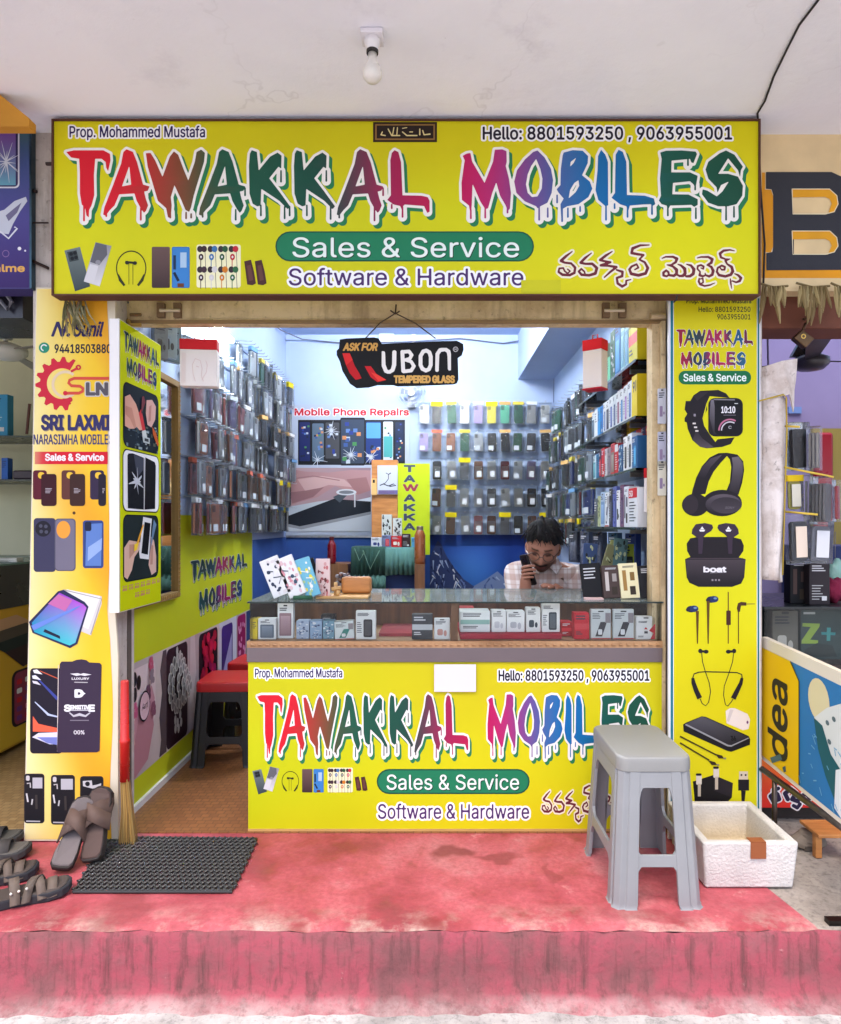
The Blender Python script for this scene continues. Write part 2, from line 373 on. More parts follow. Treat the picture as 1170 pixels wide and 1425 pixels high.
try:                                     # the typeface that ships inside Blender itself; its built-in one otherwise
    import os
    FONT = bpy.data.fonts.load(os.path.join(bpy.utils.resource_path('LOCAL'), 'datafiles', 'fonts', 'Inter.woff2'))
except Exception: FONT = None
def text_mesh(s, shear=0., spacing=1.):
    k = (s, shear, spacing)
    if k in _tc: return _tc[k]
    cu = bpy.data.curves.new('t', 'FONT'); cu.body = s; cu.shear = shear; cu.resolution_u = 4; cu.space_character = spacing
    if FONT: cu.font = FONT
    ob = bpy.data.objects.new('t', cu); COL.objects.link(ob)
    dg = bpy.context.evaluated_depsgraph_get(); me = ob.evaluated_get(dg).to_mesh()
    vs = [tuple(v.co[:2]) for v in me.vertices]; fs = [list(p.vertices) for p in me.polygons]
    ob.evaluated_get(dg).to_mesh_clear(); bpy.data.objects.remove(ob); bpy.data.curves.remove(cu)
    _tc[k] = (vs, fs); return _tc[k]
def text_sdf(s, shear, spacing, sq):
    k = (s, shear, spacing, sq)
    if k in _ts: return _ts[k]
    cu = bpy.data.curves.new('t', 'FONT'); cu.body = s; cu.shear = shear; cu.space_character = spacing
    if FONT: cu.font = FONT
    ob = bpy.data.objects.new('t', cu); COL.objects.link(ob); E = []
    c2 = ob.to_curve(bpy.context.evaluated_depsgraph_get())
    for sp in c2.splines:
        bp = list(sp.bezier_points); pts = []
        for p, q in zip(bp, bp[1:]+bp[:1]):
            A_, B_, C2, D_ = p.co, p.handle_right, q.handle_left, q.co
            k_ = 1 if (B_-A_).cross(D_-A_).length+(C2-A_).cross(D_-A_).length < 1e-5 else 4
            for i in range(k_): t = i/k_; pts.append(A_*(1-t)**3+B_*3*t*(1-t)**2+C2*3*t*t*(1-t)+D_*t**3)
        E += [(p.x*sq, p.y, q.x*sq, q.y) for p, q in zip(pts, pts[1:]+pts[:1])]
    ob.to_curve_clear(); bpy.data.objects.remove(ob); bpy.data.curves.remove(cu)
    A = np.array(E); h = .026; pad = .2
    x0 = min(A[:, 0].min(), A[:, 2].min())-pad; x1 = max(A[:, 0].max(), A[:, 2].max())+pad; y0 = min(A[:, 1].min(), A[:, 3].min())-pad; y1 = max(A[:, 1].max(), A[:, 3].max())+pad
    nx, ny = int((x1-x0)/h)+2, int((y1-y0)/h)+2; gx = x0+h*np.arange(nx); gy = y0+h*np.arange(ny); D = np.full((ny, nx), .2); ins = np.zeros((ny, nx), int)
    for ax, ay, bx, by in E:
        i0 = max(0, int((min(ax, bx)-.2-x0)/h)); i1 = min(nx, int((max(ax, bx)+.2-x0)/h)+2); j0 = max(0, int((min(ay, by)-.2-y0)/h)); j1 = min(ny, int((max(ay, by)+.2-y0)/h)+2)
        GX, GY = np.meshgrid(gx[i0:i1], gy[j0:j1]); dx, dy = bx-ax, by-ay; t = np.clip(((GX-ax)*dx+(GY-ay)*dy)/(dx*dx+dy*dy+1e-12), 0, 1)
        D[j0:j1, i0:i1] = np.minimum(D[j0:j1, i0:i1], np.hypot(GX-ax-t*dx, GY-ay-t*dy))
        rows = np.where((ay > gy) != (by > gy))[0]
        for j in rows: ins[j] += np.where(gx < (bx-ax)*(gy[j]-ay)/(by-ay)+ax, 1 if by > ay else -1, 0)
    _ts[k] = (np.where(ins != 0, -D, D), x0, y0, h); return _ts[k]
CAP = None
_mc = {}
def _ms(t, shear, spacing, sq, lv):
    k = (t, shear, spacing, sq, lv)
    if k not in _mc: S, x0, y0, h = text_sdf(t, shear, spacing, sq); _mc[k] = ms(S-lv, x0, y0, h)
    return _mc[k]
class Art:
    def __init__(s, f, nrm, dz=.00035, base=1):
        s.f = f; s.n = Vector(nrm); s.dz = dz; s.mb = MB(); s.L = []; s.base = base; s.T = (0, 0, 1, 1)
    def at(s, ox=0, oy=0, k=1, ky=None): s.T = (ox, oy, k, ky or k); return s     # draw in the units of an enlarged crop
    def t(s, u, v): return (s.T[0]+u/s.T[2], s.T[1]+v/s.T[3])
    def _layer(s, bb, force=None):
        L = s.base; p = s.t(bb[0], bb[1]); q = s.t(bb[2], bb[3]); bb = (min(p[0], q[0]), min(p[1], q[1]), max(p[0], q[0]), max(p[1], q[1]))
        for b, l in s.L:
            if bb[0] < b[2] and bb[2] > b[0] and bb[1] < b[3] and bb[3] > b[1]: L = max(L, l+1)
        s.L.append((bb, L)); return L
    def raw(s, vs, fs, col, L=None):
        a = np.array(vs)
        if L is None: L = s._layer((a[:, 0].min(), a[:, 1].min(), a[:, 0].max(), a[:, 1].max()))
        off = s.n*(L*s.dz); P3 = [tuple(Vector(s.f(*s.t(u, v)))+off) for u, v in vs]
        if callable(col):
            o = len(s.mb.v); s.mb.v += P3
            for f in fs: s.mb.f.append([i+o for i in f]); s.mb.c.append([C_(col(*vs[i])) for i in f])
        else: s.mb.add(P3, fs, col)
        return s
    def poly(s, pts, col): return s.raw(pts, [list(range(len(pts)))], col)
    def rect(s, a, b, c, d, col): return s.poly([(a, b), (c, b), (c, d), (a, d)], col)
    def quad_grad(s, a, b, c, d, fn, nx=8, ny=8):
        vs = [(a+(c-a)*i/nx, b+(d-b)*j/ny) for j in range(ny+1) for i in range(nx+1)]
        return s.raw(vs, [[j*(nx+1)+i, j*(nx+1)+i+1, (j+1)*(nx+1)+i+1, (j+1)*(nx+1)+i] for j in range(ny) for i in range(nx)], fn)
    def rrect(s, a, b, c, d, r, col, rot=0, asp=1):
        if c < a: a, c = c, a
        if d < b: b, d = d, b
        rx = r; ry = r*asp; pts = []
        for (px, py, t0) in ((c-rx, d-ry, 0), (a+rx, d-ry, 90), (a+rx, b+ry, 180), (c-rx, b+ry, 270)):
            for k in range(6): t = R(t0+k*18); pts.append((px+rx*math.cos(t), py+ry*math.sin(t)))
        if rot:
            mx, my = (a+c)/2, (b+d)/2; co, si = math.cos(R(rot)), math.sin(R(rot))
            pts = [(mx+(x-mx)*co-(y-my)*si, my+(x-mx)*si+(y-my)*co) for x, y in pts]
        return s.poly(pts, col)
    def ell(s, cx, cy, rx, ry, col, n=28, a0=0, a1=360):
        return s.poly([(cx+rx*math.cos(R(a0+(a1-a0)*k/n)), cy+ry*math.sin(R(a0+(a1-a0)*k/n))) for k in range(n+(a1-a0 < 360))], col)
    def ring(s, cx, cy, r0, r1, col, n=32, a0=0, a1=360, asp=1):
        vs = []; 
        for k in range(n+1):
            t = R(a0+(a1-a0)*k/n)
            vs += [(cx+r0*math.cos(t), cy+r0*asp*math.sin(t)), (cx+r1*math.cos(t), cy+r1*asp*math.sin(t))]
        return s.raw(vs, [[2*k, 2*k+1, 2*k+3, 2*k+2] for k in range(n)], col)
    def line(s, pts, w, col):
        vs = []; n = len(pts)
        for i, p in enumerate(pts):
            a = pts[max(i-1, 0)]; b_ = pts[min(i+1, n-1)]; dx, dy = b_[0]-a[0], b_[1]-a[1]; L = math.hypot(dx, dy) or 1
            ww = w[i] if isinstance(w, (list, tuple)) else w
            vs += [(p[0]-dy/L*ww/2, p[1]+dx/L*ww/2), (p[0]+dy/L*ww/2, p[1]-dx/L*ww/2)]
        return s.raw(vs, [[2*k, 2*k+1, 2*k+3, 2*k+2] for k in range(n-1)], col)
    def text(s, t, u0, u1, vb, vt, col, bold=.0, out=None, outcol=(255, 255, 255), shear=0, rot90=False, spacing=1., shift=None):
        global CAP
        if CAP is None: CAP = max(p[1] for p in text_mesh('H')[0])
        base = text_mesh(t, shear, spacing); xs = [p[0] for p in base[0]]; a, w = min(xs), max(xs)-min(xs)
        sq = round(min(2., max(.4, abs((u1-u0)*s.T[3]/s.T[2]/w)/abs((vt-vb)/CAP))), 2) if not rot90 else 1
        def mp(x, y):
            x = x/sq
            if rot90: return (vb+(vt-vb)*y/CAP, u0+(u1-u0)*(x-a)/w)
            return (u0+(u1-u0)*(x-a)/w, vb+(vt-vb)*y/CAP)
        if not bold and not out:
            return s.raw([mp(x*sq, y) for x, y in base[0]], base[1], col)
        if out: s.shape(_ms(t, shear, spacing, sq, bold+out), mp, outcol)
        if shift: s.shape(_ms(t, shear, spacing, sq, shift[0]), (lambda x, y: (mp(x, y)[0]+shift[2][0], mp(x, y)[1]+shift[2][1])), shift[1])
        return s.shape(_ms(t, shear, spacing, sq, bold), mp, col)
    def marks(s, a, b, c, d, rows, col, w=.5, seed=0):      # lines of print too small to read
        r = random.Random(seed); dv = (d-b)/rows
        for k in range(rows):
            e = a+(c-a)*r.uniform(.55, 1); s.rect(a, b+k*dv, e, b+k*dv+dv*w, col)
        return s
    def shape(s, mesh, mp, col, shift=(0, 0)):
        vs, fs = mesh; return s.raw([mp(x+shift[0], y+shift[1]) for x, y in vs], fs, col)
    def build(s, name, parent=None, mat='print', **t): return s.mb.build(name, mat, parent, **t)
def front(Y): return (lambda u, v: P(u, v, Y)), (0, -1, 0)
ORD = ['first', 'second', 'third', 'fourth', 'fifth', 'sixth', 'seventh', 'eighth', 'ninth', 'tenth', 'eleventh', 'twelfth', 'thirteenth', 'fourteenth', 'fifteenth', 'sixteenth', 'seventeenth', 'eighteenth', 'nineteenth', 'twentieth', 'twenty-first', 'twenty-second', 'twenty-third', 'twenty-fourth', 'twenty-fifth', 'twenty-sixth', 'twenty-seventh', 'twenty-eighth', 'twenty-ninth', 'thirtieth']

# ---------------- lettering traced as outlines ----------------
def off_(pts, dx, dy, k): return [(dx+x/k, dy+y/k) for x, y in pts]
def la(p): return off_(p, 80, 190, 3.9)
def lb(p): return off_(p, 340, 190, 3.9)
def lc(p): return off_(p, 620, 190, 5.087)
def ld(p): return off_(p, 830, 190, 5.087)
A_o = [(375,70),(410,85),(432,140),(452,215),(465,262),(500,272),(490,295),(470,300),(480,340),(492,375),(480,405),(470,415),(455,395),(430,350),(418,310),(335,315),(310,375),(285,400),(262,430),(248,425),(255,385),(300,270),(345,150),(358,85)]
A_h = [(390,160),(400,262),(350,272)]
K_o = [(40,75),(68,85),(78,185),(140,110),(180,88),(202,105),(200,175),(185,165),(135,228),(190,300),(248,380),(235,395),(190,350),(130,310),(92,285),(88,375),(70,380),(45,365),(28,310),(25,160),(30,95)]
def sh(p, d): return [(x+d, y) for x, y in p]
WORD1 = [la([(48,85),(90,76),(250,76),(285,95),(288,130),(275,190),(265,170),(262,140),(240,122),(205,122),(198,210),(200,320),(185,375),(172,400),(170,440),(158,430),(150,385),(132,370),(122,310),(122,190),(118,122),(75,115)]),
 la(A_o), la(A_h), la([(480,92),(505,90),(530,130),(570,220),(610,110),(632,82),(655,100),(685,180),(710,240),(745,140),(755,85),(780,72),(800,90),(795,140),(770,220),(740,320),(725,385),(715,410),(695,400),(670,340),(635,265),(615,330),(620,375),(615,440),(600,440),(590,390),(545,350),(520,265),(490,165)]),
 la(sh(A_o,519)), la(sh(A_h,519)), lb(K_o), lb(sh(K_o,244)), la(sh(A_o,1267)), la(sh(A_h,1267)),
 lb([(815,75),(835,85),(850,140),(858,320),(960,322),(995,330),(1005,350),(1005,410),(990,412),(975,378),(870,370),(860,380),(855,400),(845,378),(810,370),(775,345),(795,320),(792,130),(800,90)])]
WORD2 = [lc([(120,138),(150,122),(175,118),(188,180),(275,330),(335,180),(348,95),(400,92),(430,105),(432,180),(425,210),(448,300),(462,400),(455,510),(440,530),(425,490),(385,420),(358,325),(330,400),(300,510),(280,515),(245,460),(190,335),(185,480),(180,540),(170,520),(165,490),(115,450),(112,330),(130,200),(135,170)]),
 lc([(650,100),(700,150),(745,230),(760,310),(750,400),(720,470),(700,480),(660,500),(650,510),(640,495),(560,460),(500,400),(485,320),(505,240),(560,165),(620,110)]), lc([(640,160),(670,230),(685,300),(680,370),(650,425),(610,430),(580,400),(568,340),(580,270),(605,210)]),
 lc([(835,115),(900,98),(970,102),(1008,140),(1005,190),(965,275),(1020,320),(1038,370),(1010,430),(940,480),(860,495),(825,515),(818,590),(812,480),(835,440),(800,400),(785,375),(812,345),(815,230),(828,135)]), lc([(925,150),(905,190),(880,215),(885,180)]), lc([(940,310),(945,350),(920,395),(870,440),(880,380),(910,330)]),
 lc([(1100,95),(1130,130),(1148,180),(1150,490),(1125,490),(1080,450),(1060,380),(1075,240),(1078,140)]),
 ld([(155,95),(185,110),(210,180),(215,415),(340,420),(405,440),(415,480),(400,490),(380,480),(330,482),(235,490),(222,535),(210,495),(165,480),(105,435),(130,400),(132,240),(135,130)]),
 ld([(450,115),(490,102),(600,100),(700,108),(710,125),(685,190),(670,185),(660,160),(530,172),(528,255),(660,255),(715,280),(700,365),(685,340),(660,318),(540,330),(535,410),(650,412),(715,445),(715,485),(690,500),(670,485),(520,490),(505,520),(495,490),(460,480),(440,455),(455,420),(448,300),(460,160)]),
 ld([(870,120),(915,100),(975,130),(1010,180),(1035,215),(1020,240),(1015,290),(1000,240),(930,155),(860,265),(930,265),(1000,285),(1035,350),(1030,420),(990,480),(930,495),(860,495),(790,470),(745,410),(750,375),(785,385),(850,425),(890,390),(935,320),(880,345),(855,400),(848,360),(790,300),(770,235),(790,180)])]
DR1 = [(117,280,307),(148,296,301),(196,290,306),(200,268,274),(237,295,303),(259,296,304),(266,298,303),(282,296,302),(328,292,306),(341,262,272),(363,286,300),(396,288,304),(403,288,300),(391,238,253),(427,286,300),(454,238,252),(460,288,305),(472,298,303),(521,285,307),(533,262,272),(545,285,290),(560,288,302),(595,285,295)]
DR2 = [(655,292,304),(675,290,303),(706,290,296),(750,288,306),(762,290,302),(775,272,282),(782,290,308),(790,290,302),(807,288,294),(843,286,306),(855,284,290),(873,290,302),(907,286,298),(929,288,300),(957,222,230),(967,256,264),(968,290,304),(1010,288,306),(1021,288,302)]
GR = [(95,(222,28,48)),(185,(222,28,48)),(215,(176,60,50)),(262,(120,80,50)),(285,(70,85,60)),(310,(30,92,70)),(440,(25,80,65)),(470,(60,70,70)),(500,(110,60,80)),(540,(165,35,85)),(600,(190,25,80)),(640,(195,20,90)),(680,(190,40,110)),(740,(120,80,150)),(790,(60,110,170)),(830,(20,110,175)),(905,(15,105,165)),(920,(25,90,75)),(1037,(25,80,60))]
def grad(stops, x):
    if x <= stops[0][0]: return stops[0][1]
    for (a, c), (b_, d) in zip(stops, stops[1:]):
        if x <= b_: t = (x-a)/(b_-a); return tuple(c[i]+(d[i]-c[i])*t for i in range(3))
    return stops[-1][1]
_wm = {}
def word_meshes(k, h, wl=3.6):
    if (k, h) not in _wm:
        W_, D_ = (WORD1, DR1) if k == 1 else (WORD2, DR2)
        S, x0, y0, hh = sdf_grid(W_, [[(x, a, 1.1), (x, b_, 1.3)] for x, a, b_ in D_], 8, h); fill = ms(S-(1.3 if h > 2 else 0), x0, y0, hh)
        S, x0, y0, hh = sdf_grid(W_, [[(x, a, 2.4), (x, b_, 2.9)] for x, a, b_ in D_], 12, h)
        _wm[(k, h)] = (fill, ms(S-wl, x0, y0, hh))
    return _wm[(k, h)]
def title(art, k, box_, h=1., multi=None, shadow=True):
    src = (93, 206, 602, 312) if k == 1 else (640, 206, 1037, 312)
    fill, white = word_meshes(k, h, 3.6 if h < 2 else 2.9); sx = (box_[2]-box_[0])/(src[2]-src[0]); sy = (box_[3]-box_[1])/(src[3]-src[1])
    def mp(x, y): return (box_[0]+(x-src[0])*sx, box_[1]+(y-src[1])*sy)
    def inv(u): return src[0]+(u-box_[0])/sx
    if shadow: art.shape(white, mp, (40, 128, 82), (4.5, 5))
    art.shape(white, mp, (250, 246, 240))
    if multi: col = lambda u, v: multi[int((inv(u)-src[0])/(src[2]-src[0])*len(multi)*.999)]
    else: col = lambda u, v: grad(GR, inv(u))
    art.shape(fill, mp, col)
DARKS = [(34, 60, 66), (30, 60, 62), (38, 64, 78), (150, 26, 96), (152, 26, 60), (60, 58, 92), (36, 80, 108), (40, 54, 62)]
DARK2 = [(30, 72, 70), (32, 60, 66), (46, 52, 80), (150, 26, 110), (160, 30, 86), (48, 56, 96), (34, 66, 108)]
TEL1 = [[(134,84,3),(100,108,7),(72,132,8),(92,142,6),(128,146,6),(150,168,7),(146,195,7),(120,207,7),(80,205,7),(58,190,6),(62,172,5),(84,170,5),(92,186,5),(108,198,4),(122,186,4),(108,176,4)],
 [(240,92,3),(205,118,7),(180,142,7),(205,148,6),(245,148,7),(270,170,8),(262,198,8),(228,208,7),(185,205,7),(170,188,6),(184,174,5),(200,188,5),(205,200,4)],
 [(355,84,3),(320,105,7),(288,128,7),(310,134,6),(345,140,6),(292,156,7),(330,158,6),(378,165,7),(345,190,6),(312,218,4)],
 [(380,180,5),(412,190,7),(410,212,7),(380,222,6),(385,250,7),(410,266,7),(432,255,6),(432,236,5),(458,230,3)],
 [(560,50,3),(510,52,6),(468,68,8),(462,92,7),(495,98,7),(528,102,6),(505,126,5),(535,140,6),(552,170,8),(540,198,8),(500,208,8),(460,200,8),(450,178,7),(462,162,6),(490,150,5),(500,168,5),(480,178,4)]]
TEL2 = [[(x/2+546, y/2+19.5, r/2) for x, y, r in q] for q in (
 [(170,200,6),(210,184,9),(290,184,12),(335,205,16),(320,240,14),(270,270,10),(225,268,6)],
 [(225,268,6),(290,285,12),(330,320,18),(330,360,16),(300,382,14),(245,375,12),(240,345,12),(215,325,11),(185,350,14),(185,378,13),(220,388,11),(245,370,10)],
 [(345,262,6),(380,275,12),(420,310,18),(425,355,17),(400,382,15),(365,385,12),(335,370,10)], [(440,262,6),(490,275,13),(522,315,18),(515,360,17),(480,385,15),(440,388,12),(415,372,10)],
 [(560,196,6),(600,186,9),(680,186,12),(725,210,16),(715,245,15),(670,270,10)], [(670,268,8),(715,290,14),(735,330,17),(725,370,15),(690,388,13),(650,375,10),(645,355,6)],
 [(650,375,8),(620,388,12),(585,375,14),(590,340,9),(560,310,10),(565,280,11),(600,270,11),(630,285,11),(625,310,9),(600,300,6)], [(580,410,8),(575,440,12),(590,470,12),(640,488,10),(700,478,9),(755,455,4)], [(590,470,6),(625,450,9),(620,410,9),(590,415,6)],
 [(970,122,5),(920,112,9),(850,120,13),(810,150,15),(820,190,12),(870,208,9),(920,208,5)], [(915,208,7),(870,225,12),(890,260,10),(940,290,15),(952,335,17),(930,370,15),(870,388,14),(800,375,14),(775,340,12),(785,300,11),(830,275,11),(865,290,12),(860,318,11),(830,320,9),(812,300,7)],
 [(972,360,6),(1010,375,12),(1042,405,16),(1030,435,14),(990,450,10),(945,435,8)], [(925,415,7),(930,460,10),(940,515,4)])]
_tel = None
def telugu(art, b, h=2., lim=None):
    global _tel
    if _tel is None:
        S, x0, y0, hh = sdf_grid((), TEL1+TEL2, 24, h); _tel = (ms(S, x0, y0, hh), ms(S-10, x0, y0, hh))
    mp = lambda x, y: (b[0]+(x-50)/1022*(b[2]-b[0]), b[1]+(y-46)/232*(b[3]-b[1]))
    art.shape(_tel[1], mp, (248, 240, 214)); art.shape(_tel[0], mp, (112, 40, 52))
def gv(y0, c0, y1, c1): return lambda u, v: tuple(c0[i]+(c1[i]-c0[i])*max(0, min(1, (v-y0)/(y1-y0))) for i in range(3))
def icons(a, ox, oy, k):
    a.at(ox, oy, k)
    def tilt(pts, col): a.poly(pts, col)
    tilt([(36,90),(118,70),(172,278),(92,304)], gv(70, (120,132,130), 304, (58,70,74))); tilt([(50,98),(100,88),(112,140),(64,150)], (60,70,72))
    for x, y in ((72,108),(92,103),(78,132),(98,126)): a.ell(x, y, 10, 10, (28,32,36), 14)
    tilt([(200,46),(284,66),(222,278),(138,252)], gv(46, (150,148,152), 278, (226,224,226))); tilt([(203,48),(258,62),(262,112),(220,166),(172,150)], (104,104,112)); tilt([(172,160),(216,172),(190,266),(140,250)], (222,220,222)); a.ell(214, 152, 14, 12, (150,150,156), 14)
    a.ring(387, 182, 74, 80, (60,62,20), 30, 150, 390, 1.16)
    a.line([(318,215),(330,245),(352,274)], [8,16,12], (54,58,24)); a.line([(456,215),(444,245),(422,274)], [8,16,12], (54,58,24))
    for x in (375, 396): a.line([(x, 152), (x, 268)], 3, (90,92,20))
    a.line([(356,150),(416,156)], 12, (50,50,30)); a.ell(366, 154, 11, 10, (44,44,34), 12); a.ell(407, 156, 11, 10, (44,44,34), 12)
    a.rrect(495, 70, 590, 286, 8, gv(70, (110,86,82), 286, (64,46,46))); a.rrect(600, 70, 694, 286, 8, (50,110,176)); a.rrect(603, 74, 690, 282, 6, (62,134,204)); a.rect(645, 100, 678, 180, (176,206,232)); a.rect(608, 115, 622, 190, (24,50,84)); a.line([(612,205),(636,250)], 14, (24,40,66)); a.rect(630, 262, 664, 282, (110,60,40))
    a.rrect(730, 58, 962, 284, 12, (250,246,200))
    cs = [(60,40,44),(64,120,176),(40,90,60),(200,44,60),(70,50,60),(220,216,214),(216,130,40),(54,110,70)]
    for j in range(8):
        x = 752+(j % 4)*55; y = 82+(j//4)*108; c = cs[j]
        a.line([(x, y+40), (x, y+100)], 4, c); a.line([(x+22, y), (x+26, y+100)], 3, (110,100,104)); a.ell(x-4, y, 15, 17, (60,48,54), 14); a.ell(x+18, y, 15, 17, c, 14); a.ell(x+2, y+42, 13, 17, c, 14); a.ell(x+2, y+42, 5, 7, (230,226,224), 10)
    for x in (980, 1036): a.poly([(x, 146), (x+36, 138), (x+52, 200), (x+62, 262), (x+44, 272), (x+16, 268)], (78,44,40)); a.poly([(x+14, 170), (x+34, 165), (x+48, 245), (x+26, 250)], (104,64,58))
    a.at()
def shop_face(a, prop, hello, t1, t2, pill, ss, sw, tel, ic, h):
    a.text('Prop. Mohammed Mustafa', *prop, (48,34,88), .012, .07)
    a.text('Hello: 8801593250 , 9063955001', *hello, (34,28,44), .018, .07)
    title(a, 1, t1, h); title(a, 2, t2, h)
    dy = pill[3]-pill[1]
    a.rrect(*pill, dy/2, (20,84,62)); a.rrect(pill[0]+2, pill[1]+2, pill[2]-2, pill[3]-2, dy/2-2, (30,128,88))
    a.text('Sales & Service', *ss, (240,250,244), .004, shift=(.004, (14,70,50), (1.2, 1.2)))
    a.text('Software & Hardware', *sw, (78,46,104), .006, .065)
    telugu(a, tel); icons(a, *ic)
YEL = (220, 214, 16)

# ---------------- the setting ----------------
MB().add([(-300,-300,-.19),(300,-300,-.19),(300,300,-.19),(-300,300,-.19)], [(0,1,2,3)]).build('street', 'street_concrete', kind='structure')
def ridge(x): return .0025*math.sin(x*7.1)+.0018*math.sin(x*23+1)+.0014*math.sin(x*61)+.0008*math.sin(x*143)
def sheet(name, prof, x0, x1, mat, n=90, xr=None):
    vs = []; fs = []; m = len(prof)
    for i in range(n+1):
        x = x0+(x1-x0)*i/n
        for y, z, w in prof:
            xx = x if xr is None else x0+(xr(y)-x0)*i/n
            vs.append((xx, y+w*ridge(xx)+(.004*w*math.sin(xx*90+z*200)), z+w*.35*ridge(xx*1.7+2)))
    for i in range(n): fs += [(i*m+k, (i+1)*m+k, (i+1)*m+k+1, i*m+k+1) for k in range(m-1)]
    MB().add(vs, fs).build(name, mat, kind='structure', smooth=True)
edge_x = lambda y: 1.085+(y+.61)*(-.18)
sheet('platform', [(.12,0,0),(-.3,0,0),(-.55,0,0),(-.585,0,.3),(-.603,-.006,1)], -4, 1.085, 'pink_paint', 110, edge_x)
sheet('pavement', [(.05,-.003,0),(-.3,-.003,0),(-.55,-.003,0),(-.585,-.003,.3),(-.603,-.009,1)], .95, 5, 'grey_concrete', 60)
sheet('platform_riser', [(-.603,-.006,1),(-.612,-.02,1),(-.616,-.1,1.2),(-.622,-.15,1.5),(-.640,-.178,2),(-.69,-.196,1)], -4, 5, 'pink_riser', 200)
box('floor', 'brown_vinyl', (-1.17,.99,-.012,3.0,-.05,.004), kind='structure')

# ---------------- the phone shop's building ----------------
XL, XR, YB = -1.172, .985, 2.99
sb = thing('shop_building', 'narrow mobile phone shop with pale blue walls under a grey canopy, between two pillars', 'shop', (0, 0, 0))
box('side_wall', 'pale_blue_wall', (-1.30,XL,.10,YB,0,2.66), parent=sb)
box('side_wall', 'pale_blue_wall', (XR,1.12,.10,YB,0,2.66), parent=sb)
box('back_wall', 'pale_blue_wall', (-1.30,1.12,YB,YB+.12,1.04,2.66), parent=sb)
box('painted_dado', 'deep_blue_wall', (-1.30,1.12,YB-.003,YB+.12,0,1.04), parent=sb)
box('painted_dado', 'deep_blue_wall', (XL-.01,XL+.003,1.96,YB-.003,.004,1.03), parent=sb)
box('interior_ceiling', 'pale_blue_wall', (-1.30,1.12,.10,YB+.12,2.66,2.74), parent=sb)
box('loft_beam', 'pale_blue_wall', (.70,XR,.9,YB,2.30,2.66), parent=sb)
box('canopy', 'ceiling_paint', (-5,5,-1.05,.9,2.53,2.66), parent=sb)
box('pillar', 'grimy_plaster', (X(46,-.07),-1.132,-.07,.09,0,2.53), parent=sb)
box('pillar', 'grimy_plaster', (X(938,-.05),X(1060,-.05),-.05,.2,0,2.53), parent=sb)
MB().tube([(X(165,.03),.03,0.0),(X(165,.03),.03,1.9)], .012, (206,190,170), 6).box(X(168,.03),X(178,.03),.03,.06,0,1.9,(96,84,74)).build('shutter_guide', 'matte', sb)
MB().box(X(906,.04),X(937,-.05),.03,.09,0,1.9,(226,210,176)).box(X(921,.0),X(926,.0),.0,.03,.3,1.88,(66,44,34)).build('shutter_guide', 'grimy_cream', sb)
sl = box('shutter_lintel', 'grimy_cream', (X(172,.03),X(927,.03),.03,.10,Z(449,.03),Z(340,.03)), parent=sb, bevel=.004)
m = MB()
for px in (236, 855): m.box(X(px-17,.02),X(px-7,.02),.012,.03,Z(442,.02),Z(422,.02),(132,104,74)); m.box(X(px+6,.02),X(px+16,.02),.012,.03,Z(442,.02),Z(422,.02),(132,104,74)); m.tube([P(px-14,432,.004),P(px+14,432,.004)], .006, (214,196,166), 6)
m.box(X(172,.02),X(927,.02),.022,.0295,Z(449.5,.02),Z(445,.02),(150,120,80)); m.tube([P(178,445,.015),P(181,452,.01),P(196,452,.01)], .007, (190,150,70), 6)
m.tube([P(905,440,.01),P(925,440,.01)], .012, (214,190,150)); m.tube([P(181,438,.01),P(196,438,.01)], .006, (130,100,60)); m.tube([P(180,412,0),P(928,413,0)], .008, (120,90,60), 6)
m.build('shutter_hasp', 'matte', sl)
# open wall ends of the neighbours' rooms
nl = thing('shop_building', 'neighbouring shop at the far left with a cream room and dark shutter box', 'shop', (-2, 0, 0))
box('back_wall', 'cream_wall', (-4,-1.31,2.0,2.1,0,2.53), parent=nl); box('side_wall', 'cream_wall', (-1.31,-1.302,.1,2.0,0,2.53), parent=nl)
box('interior_ceiling', 'cream_wall', (-4,-1.31,.9,2.0,2.45,2.53), parent=nl)
MB().box(-4,X(49,.1),.02,.3,Z(447,.06),Z(398,.06),(34,32,44)).tube([P(0,418,.0),P(10,430,.0),P(16,420,.0),P(8,408,.0)], .008, (110,110,118), 6).build('shutter_box', 'gloss', nl)
box('fascia', 'matte', (-4,X(74,-.05),-.02,.06,Z(400,0),2.53), (206,160,60), parent=nl)
box('floor', 'tan_vinyl', (-4,-1.31,-.012,2.0,-.05,.003), kind='structure')
MB().prism([(-300,176),(-300,60),(-4,126),(40,164),(40,176)], lambda u, v: (X(u,-.3), -.30, min(2.529, Z(v,-.3))), lambda u, v: (X(u,-.3), -.26, min(2.529, Z(v,-.3))), (214,150,40)).build('painted_beam', 'matte', nl)
box('floor', 'grey_concrete', (1.13,5,.04,1.95,-.06,-.004), kind='structure')
nr = thing('shop_building', 'neighbouring shop at the right with a cream fascia and lavender room', 'shop', (2, 0, 0))
box('back_wall', 'lavender_wall', (1.13,5,1.9,2.0,0,2.53), parent=nr)
box('side_wall', 'lavender_wall', (1.125,1.14,.2,1.9,0,2.53), parent=nr)
fb = (X(1058,-.06),5,-.06,.1,Z(405,-.06),2.53)
fa = box('fascia', 'plaster', fb, (250,222,170), parent=nr)
a = Art(*front(-.06))
a.at(1030, 140, 3.393)
b1 = [(120,338),(600,338),(600,802),(122,802)]
a.poly([(100,800),(600,800),(600,838),(100,838)], (238,160,12)); a.poly([(116,340),(102,340),(100,835),(122,835)], (238,160,12))
a.rrect(108, 415, 156, 720, 22, (238,160,12)); a.line([(116,418),(146,420),(156,450),(156,690),(146,718),(118,720)], 4, (250,238,214))
a.at()
